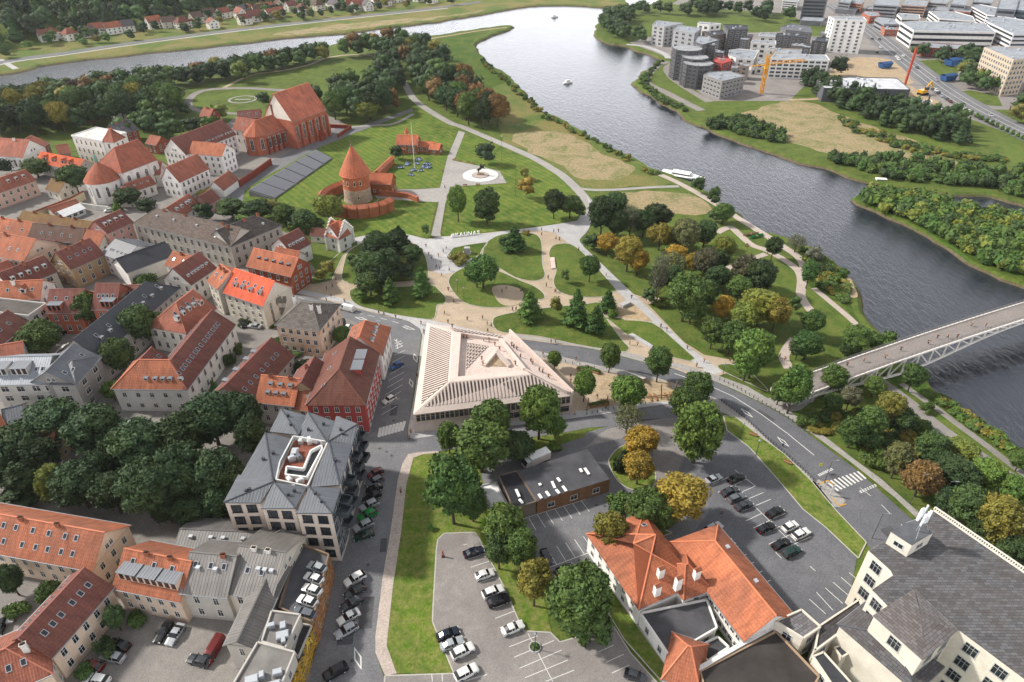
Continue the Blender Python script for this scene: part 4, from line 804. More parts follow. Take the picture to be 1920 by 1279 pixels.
hs_('red roofed house between the peach and cream buildings', q('T1', -120, 915), q('T1', 170, 812), 9, 6, 9.5, wall='w', roof='ro', fl=1)
b_('brown roofed row behind the peach building', q('T1', 0, 520), q('T1', 500, 595), 7, 5, 7.5, wall='t', roof='br', rs=[('vent', 6, .5, 'F')], win='none')
hs_('peach house with orange roof in front of the grey building', q('T2', 345, 672), q('T2', 530, 722), 9, 7, 10, wall='c', roof='o', rs=[('sky', 2, .5, 'F'), ('chim', 1, .9, 'F')], near=True)
b_('pale house with dark red roof and a row of small dormers', q('T2', 580, 852), q('T2', 805, 700), 11, 8.5, 13.5, wall='w', roof='r', rs=[('eye', 6, .3, 'F')], near=True, sp=2.6)
b_('long derelict grey building with stained walls and brown roof', q('T2', 50, 288), q('T2', 945, 502), 13, 9, 13.5, wall='#b3aea5', roof='#6b5f58', rm='slate', typ='hipA', rs=[('sky', 3, .3, 'F', (.78, .98)), ('vent', 4, .6, 'F'), ('chim', 3, .95, 'F')], fl=2, sp=3.3, near=True, wcol=(.45, .43, .4, 1))
b_('right wing of the derelict grey building with netted facade', q('T2', 945, 502), q('T2', 1410, 308), 13, 9, 13.5, wall='#a8a49c', roof='#56524f', rm='slate', typ='hipB', rs=[('sky', 2, .35, 'F', (0, .3)), ('vent', 2, .4, 'F'), ('chim', 3, .9, 'F')], fl=2, sp=2.9, near=True, wcol=(.45, .43, .4, 1))
b_('brick and plaster building with orange roof and five small dormers', q('T2', 1100, 682), q('T2', 1500, 777), 10, 7.5, 12, wall='bk', roof='o', wm='worn', rs=[('eye', 5, .45, 'F', (.1, .95), 1)], fl=2, near=True)
hs_('white house with dark red tiled roof beside the villa garden', q('T2', 1510, 562), q('T2', 1682, 472), 10.5, 6.5, 11, wall='wh', roof='r', rs=[('eye', 5, .3, 'F')], fl=1, wh=2, near=True)
hs_('small orange roofed annex in front of the white house', q('T2', 1335, 615), q('T2', 1545, 655), 6.5, 5, 8, wall='w', roof='o', fl=1)
MUR = b_('cream apartment building with orange roof and a grey mural on its end wall', q('T2', 885, 925), q('T2', 1240, 1046), 12.5, 9, 14.5, wall='c', roof='#cf5a3c', rs=[('sky', 5, .6, 'F'), ('shed', 4, .3, 'F')], fl=3, near=True, win='F', bars=1)
b_('tall cream corner house with orange roof left of the mural building', q('T2', 735, 822), q('T2', 825, 892), 11, 10, 14, wall='c', roof='o', rs=[('sky', 2, .5, 'F'), ('chim', 2, .8, 'F')], fl=3, near=True)
b_('peach weathered three storey house with grey hipped roof and white chimneys', q('L2', 552, 274), q('L2', 872, 314), 14.5, 10, 14, wall='p', roof='#6f6b66', rm='slate', typ='hip', inset=5, wm='worn', fl=3, ns={'F': 5}, rs=[('wchim', 2, .75, 'F', (.6, .95)), ('wchim', 1, .8, 'B', (0, .3))], near=True, wh=1.5, ww=1.1)
b_('long dark red roofed house with patchy roof and grey gable', q('L2', 345, 882), q('L2', 678, 508), 12, 6.5, 11.5, wall='gy', roof='r', rs=[('sky', 7, .45, 'F'), ('shed', 4, .4, 'B')], near=True)
b_('pale grey house with orange roof and six dormers', q('L2', 405, 850), q('L2', 680, 880), 10.5, 7.5, 12, wall='#c9c6c0', roof='o', rs=[('eye', 3, .62, 'F', (.15, .95), 1), ('eye', 3, .28, 'F', (.15, .8), 1), ('chim', 2, .95, 'F')], near=True)
hs_('small yellow walled house with orange roof between its neighbours', q('L2', 680, 902), q('L2', 915, 928), 8, 6.5, 10, wall='y', roof='o', rs=[('shed', 1, .4, 'F')], near=True)
b_('narrow dark red gabled house behind the yellow one', q('L2', 903, 812), q('L2', 990, 622), 10, 8, 12.5, wall='t', roof='r', rs=[('sky', 3, .4, 'F'), ('chim', 1, .9, 'B')])
b_('crimson corner house with brown hipped roof beside the parking street', q('L2', 1216, 872), q('L2', 1318, 492), 14.5, 10, 15.5, wall='rd', roof='br', typ='hipA', rs=[('big', 2, .3, 'F', (.35, .95)), ('sky', 3, .5, 'B')], fl=3, near=True, sp=2.7, cor=hexc('#8f9399'))
b_('white house with bright orange hipped roof at the top of the parking street', q('L2', 1340, 500), q('L2', 1402, 298), 11, 9, 15, wall='wh', roof='o', typ='hipB', rs=[('shed', 4, .4, 'F'), ('sky', 5, .45, 'B')], fl=2, near=True)
b_('pink two storey building with red roof beside the cobbled square', q('U1', -200, 1000), q('U1', 385, 803), 10, 7, 11, wall='#c2a394', roof='ro', rs=[('shed', 6, .4, 'F'), ('wchim', 1, .9, 'F')], sp=2.8)
b_('white baroque building with coloured windows and curved gables', q('U1', 782, 322), q('U1', 1112, 382), 14, 13, 13, wall='wh', roof='#b9b6b0', typ='flat', rm='flat', fl=3, ww=.9, wcol=(.75, .68, .5, 1))
b_('white tower house with red pyramid roof behind the church', q('U1', 1112, 378), q('U1', 1235, 388), 8, 13, 18, wall='wh', roof='ro', typ='hip', fl=3, inset=3.9)
b_('low building with bright orange roof left of the white church', q('U1', 385, 605), q('U1', 850, 695), 9, 6, 9.5, wall='gy', roof='#cc5f34', rs=[('dorm', 4, .3, 'F')], fl=1)
b_('white school like building with red roof at the left edge', q('U1', -260, 520), q('U1', 242, 552), 15, 7, 13, wall='wh', roof='ro', fl=1, rs=[('wchim', 2, .9, 'F')])
b_('red roofed house behind the white gabled building', q('U1', 420, 470), q('U1', 530, 395), 14, 6, 10, wall='bk', roof='ro', fl=1)
hs_('small reddish house next to the parked cars', q('U1', 650, 520), q('U1', 765, 500), 10, 5, 8, wall='pk', roof='ro', fl=1)
hs_('white gabled gatehouse beside the round tree on the cobbled square', q('U1', 500, 900), q('U1', 640, 940), 8, 4, 7.5, wall='c', roof='mo', fl=1)
b_('grey roofed brick building behind the white tower house', q('U1', 1300, 305), q('U1', 1500, 245), 12, 7, 11, wall='bk', roof='g', rm='slate', rs=[('sky', 4, .5, 'F'), ('chim', 2, .9, 'F')])
hs_('small red house among the trees behind the monastery', q('U1', 1590, 400), q('U1', 1700, 420), 8, 5, 8, wall='bk', roof='ro')
b_('orange roofed monastery range right of the white church', q('U1', 1610, 745), q('U1', 1740, 740), 12, 6, 10, wall='w', roof='ro', fl=1)
hs_('small red roofed annex in front of the white church', q('U1', 1240, 1000), q('U1', 1440, 990), 7, 4.5, 8, wall='w', roof='ro', fl=1, typ='hip')
b_('curved low annex with red roof along the nave of the white church', q('U1', 1430, 930), q('U1', 1690, 840), 6, 5, 8, wall='w', roof='ro', rs=[('eye', 3, .4, 'F')], fl=1)
b_('white gabled monastery house with red roof', q('U2', 265, 906), q('U2', 525, 786), 10, 8, 14, wall='wh', roof='ro', fl=2, sp=2.8, near=True)
b_('long white monastery wing with dark red roof and many small dormers', q('U2', 325, 662), q('U2', 765, 484), 14, 10, 16.5, wall='wh', roof='r', rs=[('eye', 11, .15, 'F', (.3, 1))], fl=3, sp=2.6)
b_('white wing with orange roof and ornamental gable', q('U2', 350, 652), q('U2', 640, 678), 10.5, 10, 14, wall='wh', roof='o', fl=3, near=True)
b_('white gate building with red tiled roof at the end of the brick wall', q('U2', 655, 978), q('U2', 786, 882), 7, 3.8, 7.5, wall='wh', roof='ro', win='none')
b_('low white house with long red roof in front of the monastery', q('U2', 262, 1226), q('U2', 452, 1102), 9, 4, 8, wall='wh', roof='ro', rs=[('shed', 4, .4, 'F')], fl=1)
hs_('small pink house with dark red roof by the road', q('U2', 520, 1110), q('U2', 622, 1050), 7, 4, 7.5, wall='pk', roof='r', fl=1)
b_('cloister range with orange roof joining the brick church', q('U2', 745, 440), q('U2', 905, 462), 10, 8, 13, wall='w', roof='ro', rs=[('sky', 1, .5, 'F')], fl=2)
b_('dark red outbuilding behind the brick church chancel', q('U2', 790, 345), q('U2', 990, 330), 9, 6, 9, wall='bk', roof='r', fl=1, rs=[('sky', 3, .5, 'F')])
for i, (x0, y0, x1, y1, w_, c, rm_) in enumerate([(640, 850, 800, 790, 9, 'g', 'seam'), (720, 770, 880, 745, 9, 'g', 'seam'), (880, 735, 990, 700, 10, 'lg', 'seam'), (800, 800, 920, 770, 8, 'ro', 'tile'), (925, 775, 1000, 760, 10, 'o', 'tile'), (870, 850, 950, 830, 8, 'r', 'tile'), (385, 775, 515, 775, 9, 'ro', 'tile'), (-10, 850, 110, 840, 9, 'r', 'tile'), (1500, 870, 1570, 880, 8, 'ro', 'tile')]):
 hs_(['long grey roofed house among the upper left trees, nearest the round lawn side', 'grey roofed white house in the cluster by the row of trees', 'pale grey roofed house at the right end of the far cluster', 'red roofed house in front of the far grey roofs', 'orange roofed cream house beside the purple leaved tree', 'lowest brick red house of the far cluster', 'orange roofed pavilion alone in front of the tree row', 'red roofed house at the upper left edge', 'red roof peeping out beside the round lawn'][i], q('Z0', x0, y0), q('Z0', x1, y1), w_, 6, 9.5, wall='w' if i % 2 else 'bk', roof=c, rm=rm_, fl=1, rs=[('chim', 1, .9, 'F')])
b_('red roofed open pavilion along the courtyard wall', q('T1', 540, 215), q('T1', 800, 130), 6, 3.2, 5, wall='c', roof='ro', win='none')
TT = b_('long white party tent with clear window panels on the courtyard', q('T1', 640, 245), q('T1', 845, 165), 6, 2.6, 4.2, wall='#e8e8e6', roof='#e6e6e6', rm='trim', fl=1, wh=1.2, ww=1.6, sp=2.4, corn=False, ridge=False, win='FL'); TT['category'] = 'tent'; TT.name = 'party_tent'
wallrun('courtyard_wall', 'cream courtyard wall with red tile coping running up to the white church', 'wall', [q('T1', 172, 270), q('T1', 430, 170), q('T1', 700, 70), q('T1', 830, 0)], 3.6, .6, '#cdbf9f', coping='#a0452e', ch=.5)
wallrun('garden_wall', 'white garden wall with piers in front of the white church', 'wall', [q('T1', 690, 85), q('T1', 800, 110), q('T1', 950, 135), q('T1', 1080, 145)], 2.4, .35, '#dedcd8')
wallrun('brick_wall', 'long red brick garden wall beside the monastery road', 'wall', [q('U2', 790, 895), q('U2', 930, 805), q('U2', 1078, 700)], 3.2, .5, '#8f4534', 'brick', '#8f4534')
wallrun('brick_wall', 'low brick enclosure wall behind the brick church', 'wall', [q('U2', 1590, 395), q('U2', 1790, 405), q('U2', 1670, 485)], 2, .5, '#8f4534', 'brick', '#a0563f')
# ---------------------------------------------------------------- landmarks
def gz(k, x, y, z): return G(*q(k, x, y), z)
def clipseg(p, d, poly):   # clip infinite 2D line to convex polygon
 t0, t1 = -1e9, 1e9; n = len(poly); s = 1 if sum(poly[i][0] * poly[(i + 1) % n][1] - poly[(i + 1) % n][0] * poly[i][1] for i in range(n)) > 0 else -1
 for i in range(n):
  a = poly[i]; b = poly[(i + 1) % n]; ex, ey = (b[0] - a[0]) * s, (b[1] - a[1]) * s; nx, ny = -ey, ex
  num = (p[0] - a[0]) * nx + (p[1] - a[1]) * ny; den = d[0] * nx + d[1] * ny
  if abs(den) < 1e-9:
   if num < 0: return None
   continue
  t = -num / den
  if den > 0: t0 = max(t0, t)
  else: t1 = min(t1, t)
 return (t0, t1) if t1 - t0 > .3 else None
def slats(root, pts, dirv, step, w, lift, mat, name='slat'):
 p0 = pts[0]; nn = (pts[1] - p0).cross(pts[2] - p0).normalized()
 if nn.z < 0: nn = -nn
 ax = (dirv - nn * dirv.dot(nn)).normalized(); ay = nn.cross(ax); pl = [((p - p0).dot(ax), (p - p0).dot(ay)) for p in pts]
 y0 = min(p[1] for p in pl); y1 = max(p[1] for p in pl); y = y0 + step * .5
 while y < y1:
  c = clipseg((0, y), (1, 0), pl)
  if c:
   a = p0 + ax * c[0] + ay * y + nn * lift; b = p0 + ax * c[1] + ay * y + nn * lift; mb = MB(); mb.bar(a, b, w, .14); mb.build(name, mat, root)
  y += step
M['pinkc'] = solid('pale_pink_concrete', '#bfb0a7', .85, .3, var=.08, sc=.5); M['gap'] = solid('dark_gap_tone', '#6d635d', .9, .1)  # gap tone: dark colour standing for shade between the roof slats
M['pinkf'] = ground('pink_terrace_paving', '#c2b1a8', '#cbbbb2', '#b5a59c', .1, 3, .85, .2, .02)
tri = thing('triangular_building', 'low pale pink concrete building with slatted triangular sloping roofs and a walkable terrace', 'building')
TA, TB, TC, TD = gz('TR', 158, 900, 6.3), gz('TR', 1525, 735, 6.3), gz('TR', 985, 235, 6.8), gz('TR', 275, 118, 6.3)
ta, tb, td, tc = gz('TR', 472, 622, 10.3), gz('TR', 1165, 556, 10.3), gz('TR', 497, 196, 10.3), gz('TR', 885, 243, 9.3)
mb = MB(); mb.prism([(p.x, p.y) for p in (TA, TB, TC, TD)], 0, 6.2); 
wl_ = mb.build('wall', M['pinkc'], tri)
ia, ib, ic, idd = gz('TR', 540, 578, 10.3), gz('TR', 1110, 520, 10.3), gz('TR', 905, 262, 9.3), gz('TR', 568, 205, 10.3)
fa, fb, fc, fd = [Vector((p.x, p.y, 8.8)) for p in (ia, ib, ic, idd)]
we, wb = gz('TR', 1480, 715, 6.9), gz('TR', 1150, 548, 9.0)
mb = MB()
for pl in ([TA, TD, td, ta][::-1], [TA, TB, tb, ta], [TD, TC, tc, td][::-1], [ta, tb, ib, ia], [ta, ia, idd, td], [td, idd, ic, tc]):
 nn = (pl[1] - pl[0]).cross(pl[2] - pl[0]); mb.poly(pl if nn.z > 0 else pl[::-1])
for a, b, c, d in ((ia, ib, fb, fa), (idd, ia, fa, fd), (ic, idd, fd, fc)): mb.poly([a, b, c, d])
mb.build('roof', M['pinkc'], tri)
mb = MB(); f8 = [fa, fb, fc, fd]; mb.poly(f8); wk = [Vector((TC.x, TC.y, 8.2)) , gz('TR', 905, 262, 8.9), fb, we, Vector((TB.x, TB.y, 6.6))]
for i in range(1, 4):
 t = [wk[0], wk[i], wk[i + 1]]; nn = (t[1] - t[0]).cross(t[2] - t[0]); mb.poly(t if nn.z > 0 else t[::-1])
mb.build('terrace_floor', M['pinkf'], tri)
mb = MB(); mb.bar(Vector((TC.x, TC.y, 8.8)), Vector((TB.x, TB.y, 7.0)), .5, 1.2); mb.build('parapet', M['pinkc'], tri)
mb = MB(); mb.poly([TC, TB, Vector((TB.x, TB.y, 6.6)), Vector((TC.x, TC.y, 8.3))][::-1]); mb.poly([TC, TB, Vector((TB.x, TB.y, 6.6)), Vector((TC.x, TC.y, 8.3))]); mb.build('side_wall', M['pinkc'], tri)
mb = MB(); mb.bar(ic, ib, .9, 1.0); mb.bar(ib, we + Vector((0, 0, .3)), .8, .9); mb.build('parapet', M['pinkc'], tri)
def lerp(a, b, t): return a + (b - a) * t
PL = [gz('TR', 318, 152, 6.95), gz('TR', 222, 815, 7.0), lerp(TA, ta, .96) + Vector((0, 0, .02)), lerp(TD, td, .98)]
PL[2] = lerp(lerp(TA, ta, .93), lerp(TD, td, .93), .03); PL[3] = lerp(lerp(TA, ta, .95), lerp(TD, td, .95), .985); PL[0] = lerp(lerp(TD, td, .14), lerp(TA, ta, .14), .03); PL[1] = lerp(lerp(TA, ta, .2), lerp(TD, td, .2), .035)
PB = [lerp(lerp(TA, ta, .2), lerp(TB, tb, .2), .025), lerp(lerp(TA, ta, .2), lerp(TB, tb, .2), .965), lerp(lerp(TA, ta, .95), lerp(TB, tb, .95), .985), lerp(lerp(TA, ta, .95), lerp(TB, tb, .95), .02)]
PT = [lerp(lerp(TD, td, .2), lerp(TC, tc, .2), .25), lerp(lerp(TD, td, .25), lerp(TC, tc, .25), .93), lerp(lerp(TD, td, .85), lerp(TC, tc, .85), .95), lerp(lerp(TD, td, .85), lerp(TC, tc, .85), .12)]
for pl, dv, st, w_ in ((PL, ta - lerp(TA, TD, .15), .98, .42), (PB, lerp(ta, tb, .5) - lerp(TA, TB, .5), .95, .42), (PT, lerp(td, tc, .5) - lerp(TD, TC, .5), 1.1, .45)):
 if pl is PL: e = (TD - TA); n = Vector((e.y, -e.x, 0)); dv = n if n.dot(ta - TA) > 0 else -n; dv = dv.normalized() + Vector((0, 0, .3))
 if pl is PB: e = (TB - TA); dv = Vector((-e.y, e.x, 0)).normalized()
 if pl is PT: e = (TC - TD); dv = Vector((e.y, -e.x, 0)).normalized()
 mb = MB(); nn = (pl[1] - pl[0]).cross(pl[2] - pl[0]); g = [p + Vector((0, 0, .03)) for p in pl]; mb.poly(g if nn.z > 0 else g[::-1]); mb.build('gap_shade_panel', M['gap'], tri)  # dark sheet just above the slope; slat gap shade put into its colour
 slats(tri, [p + Vector((0, 0, .1)) for p in pl], dv, st, w_, .04, M['pinkc'])
LT = [gz('TR', 622, 290, 8.8), gz('TR', 806, 318, 8.8), gz('TR', 612, 520, 8.8)]; LT = LT if (LT[1] - LT[0]).cross(LT[2] - LT[0]).z > 0 else LT[::-1]
mb = MB(); mb.poly([p + Vector((0, 0, .03)) for p in LT]); lat = mb.build('lattice_rooflight', M['gap'], tri)
for dv in ((LT[1] - LT[0]), (LT[2] - LT[0]), ): slats(lat, [p + Vector((0, 0, .05)) for p in LT], dv, .85, .22, .05, M['pinkc'], 'lattice_bar')
pk = [gz('TR', 765, 490, 8.8), gz('TR', 985, 495, 8.8), gz('TR', 868, 360, 11.2)]; pk2 = gz('TR', 868, 410, 9.2); mb = MB(); bk_ = Vector((pk[2].x, pk[2].y, 8.8))
mb.bar(pk[0] + Vector((0, 0, .3)), pk[2], 1.1, .8); mb.bar(pk[1] + Vector((0, 0, .3)), pk[2], 1.1, .8); mb.build('peaked_rooflight', M['pinkc'], tri)
mb = MB(); mb.poly([pk[0] + Vector((0, 0, .1)), pk[1] + Vector((0, 0, .1)), pk[2] - Vector((0, 0, .4))]); mb.build('stepped_seat', M['sand'], tri)
lw = (TB - TA).xy; 
facade(tri, (TA.x, TA.y), (TB.x, TB.y), 2.9, 6.2, 1, 33, 1.0, 2.1, (.5, .4, .3, 1), bars=0, m0=1.2)
facade(tri, (TA.x, TA.y), (TB.x, TB.y), .2, 3.0, 1, 16, 2.4, 2.0, hexc('#bda99e'), bars=0, m0=1.5, skip=[(0, i) for i in range(0, 9)])
mb = MB(); ee = (TB - TA).normalized(); nn = Vector((ee.y, -ee.x, 0))
for zz, t in ((2.95, .12), (6.15, .2), (.2, .1)): mb.bar(Vector((TA.x, TA.y, zz)) + nn * t * .5, Vector((TB.x, TB.y, zz)) + nn * t * .5, t, .25)
for i in range(9):
 p = lerp(TA, TB, (i + .02) / 17.0); mb.bar(Vector((p.x, p.y, .1)) + nn * .05, Vector((p.x, p.y, 2.8)) + nn * .05, .35, .12)
mb.build('string_course', M['pinkc'], tri)['kind'] = 'stuff'
cw = G(672, 374); tw = thing('castle_tower', 'round brick castle tower with a tall orange conical roof', 'castle tower', (cw.x, cw.y, 0))
mb = MB(); mb.lathe([(6.3, 0), (5.95, 1.5), (5.9, 6)], 40); mb.build('stone_base', M['stone'], tw)
mb = MB(); mb.lathe([(5.9, 6), (5.75, 6.25), (5.75, 12.8)], 40); mb.build('wall', M['brick'], tw, color=hexc('#b8714f'))
mb = MB(); mb.lathe([(6.9, 12.1), (6.6, 12.5), (5.9, 14), (.25, 24.2)], 40); mb.lathe([(5.7, 12.3), (6.9, 12.1)], 40); rf = mb.build('roof', M['tile'], tw, color=hexc('#b96848'))
mb = MB(); mb.lathe([(.55, 23.6), (.5, 24.3), (.15, 24.8), (.05, 27)], 8); mb.lathe([(0.01, 25.2), (.25, 25.5), (.01, 25.8)], 8); mb.build('finial', M['metal'], rf, color=hexc('#6b5b52'))
for a, z, s in ((-115, 8.2, 1.8), (-85, 8.2, 1.8), (-60, 8.4, 1.7), (-140, 8.0, 1.6), (-75, 2.4, .9)):
 t = R(a); window(tw, .7, s, (5.86 * math.cos(t) * (1.02 if z < 6 else 1), 5.86 * math.sin(t) * (1.02 if z < 6 else 1), z), t + math.pi / 2, hexc('#cbbfae'), arch=True, bars=0)
mb = MB(); mb.lathe([(9.2, .06), (8.6, .075)], 40); tag(mb.build('gravel_ring', M['gravel'], None, (cw.x, cw.y, .01)), kind='structure')
house('castle_gatehouse', 'brick gatehouse with orange roof attached to the round castle tower', 'gatehouse', q('C', 650, 657), q('C', 848, 667), 8, 5.8, 9, wall='#a5653f', roof='#b96848', wm='brick', fl=1, ns={'F': 3}, ww=.7, wh=1)
castw = lambda lab, pts, h, th, ch=1.2, z=None: wallrun('castle_wall', lab, 'castle wall', [q('C', *p) for p in pts], h, th, '#b0704f', 'brick', '#b56646', ch=ch)
castw('curved brick castle wall with orange roof in front of the round tower', [(852, 808), (800, 835), (730, 858), (640, 874), (540, 884), (450, 884), (380, 876), (320, 868)], 4.6, 2.6)
castw('curved brick castle wall with orange roof left of the round tower', [(250, 850), (205, 815), (200, 775), (232, 735), (290, 700), (350, 675), (412, 655)], 4, 2.2)
castw('straight brick wall with red roof running up behind the round tower', [(715, 560), (790, 490), (865, 420)], 3.2, 1.8, .8)
castw('brick ramp wall leading to the castle gatehouse', [(745, 730), (880, 735), (1010, 752), (1100, 790)], 2.4, 1.0, .3)
house('brick_house', 'small brick house with orange roof by the castle lawn', 'house', q('C', 903, 297), q('C', 1090, 303), 8, 5, 8.5, wall='#a56b4a', roof='#b96848', wm='brick', fl=2, sp=2.4)
house('brick_house', 'low brick wing with orange roof extending to the right of the small brick house', 'house', q('C', 1095, 318), q('C', 1225, 325), 5.5, 3.2, 5, wall='#a56b4a', roof='#b96848', wm='brick', fl=1)
house('brick_house', 'end wing with timber porch and orange roof nearest the stone path', 'house', q('C', 1205, 342), q('C', 1290, 350), 6, 2.8, 5, wall='#9a6a4c', roof='#b96848', wm='brick', fl=1)
house('brick_house', 'tiny gabled porch with orange roof left of the small brick house', 'house', q('C', 930, 348), q('C', 985, 342), 5, 2.8, 4.6, wall='#a56b4a', roof='#b96848', wm='brick', fl=1, win='none')
tp = gz('C', 1000, 240, 6); t2 = thing('turret', 'little round turret with orange cone roof behind the small brick house', 'turret', (tp.x, tp.y, 0)); mb = MB(); mb.lathe([(1, 0), (1, 8.6)], 12); mb.build('wall', M['wall'], t2, color=hexc('#c9b8a0')); mb = MB(); mb.lathe([(1.4, 8.5), (0, 12)], 12); mb.build('roof', M['tile'], t2, color=hexc('#b96848'))
fp = G(777.5, 315.7); hh = hgt(fp, 232); fpl = thing('flagpole', 'very tall thin white mast standing on the castle lawn', 'flagpole', (fp.x, fp.y, 0)); mb = MB(); mb.lathe([(.16, 0), (.06, hh)], 8); mb.build('pole', M['trim'], fpl, color=hexc('#d8d4cc')); mb = MB(); mb.lathe([(.5, 0), (.45, .4), (.2, .5)], 10); mb.build('base', M['conc'], fpl); mb = MB(); mb.lathe([(.01, hh), (.2, hh + .15), (.01, hh + .4)], 8); mb.build('finial', M['metal'], fpl, color=(.5, .4, .2, 1))
def frame_proto(label, loc, rz):
 r = thing('steel_frame', label, 'garden seat', loc, rz, 'blue steel frames scattered round the tall mast')
 for s in (-1, 1):
  mb = MB(); mb.bar((-1.4, s * .9, 0), (0, s * .5, 1.3), .22); mb.bar((1.4, s * .9, 0), (0, s * .5, 1.3), .22); mb.build('side_frame', M['metal'], r, color=hexc('#27375c'))
 mb = MB(); mb.box(-1.5, 1.5, -.8, .8, .35, .45); mb.build('seat', M['trim'], r, color=hexc('#7d8ba6')); mb = MB(); mb.bar((0, -.5, 1.3), (0, .5, 1.3), .2); mb.build('crossbar', M['metal'], r, color=hexc('#27375c')); return r
fr0 = None
for i, (x, y) in enumerate([(945, 520), (1008, 490), (1038, 588), (1056, 545), (1108, 447), (1130, 548), (1148, 512), (1186, 488), (1198, 520), (1090, 482)]):
 p = gz('C', x, y, 0); lb = 'dark blue steel frame with pale seat on the castle lawn round the mast'
 if fr0 is None: fr0 = frame_proto(lb, p, .3)
 else: copytree(fr0, p, i * 1.3, lb, random.uniform(.8, 1.2))
def seats():
 r = thing('seating_terrace', 'grey terrace of long bench rows between the road and the castle', 'grandstand')
 a0, a1, b0, b1 = gz('U2', 880, 985, 2.6), gz('U2', 1482, 622, 2.6), gz('U2', 1112, 1060, .3), gz('U2', 1622, 700, .3)
 mb = MB(); mb.poly([b0, b1, a1, a0]); g = lambda p: Vector((p.x, p.y, 0))
 for x, y in ((b0, a0), (a0, a1), (a1, b1), (b1, b0)): mb.poly([g(x), g(y), y, x]); 
 mb.build('base', M['asphalt'], r); N_ = 15
 for i in range(N_):
  t = (i + .4) / N_; s, e = lerp(b0, a0, t), lerp(b1, a1, t)
  for j in range(6):
   p = lerp(s, e, j / 6 + .008); k = lerp(s, e, (j + 1) / 6 - .008); u = Vector((0, 0, .3)); mb = MB(); mb.bar(p + u, k + u, .5, .3); mb.build('bench_row', M['trim'], r, color=hexc('#74777e'))
 for j in range(7):
  mb = MB(); p = lerp(b0, b1, j / 6); k = lerp(a0, a1, j / 6); mb.bar(p + Vector((0, 0, .5)), k + Vector((0, 0, .5)), .1, .2); mb.build('aisle_rail', M['metal'], r, color=hexc('#3a3d44'))
seats()
def archwin(root, p0, p1, n, z, w, h, frame, col='#b9bcc0'):
 facade(root, p0, p1, z, z + h / .52 * 1.0, 1, n, w, h, hexc(frame), arch=True, bars=1)
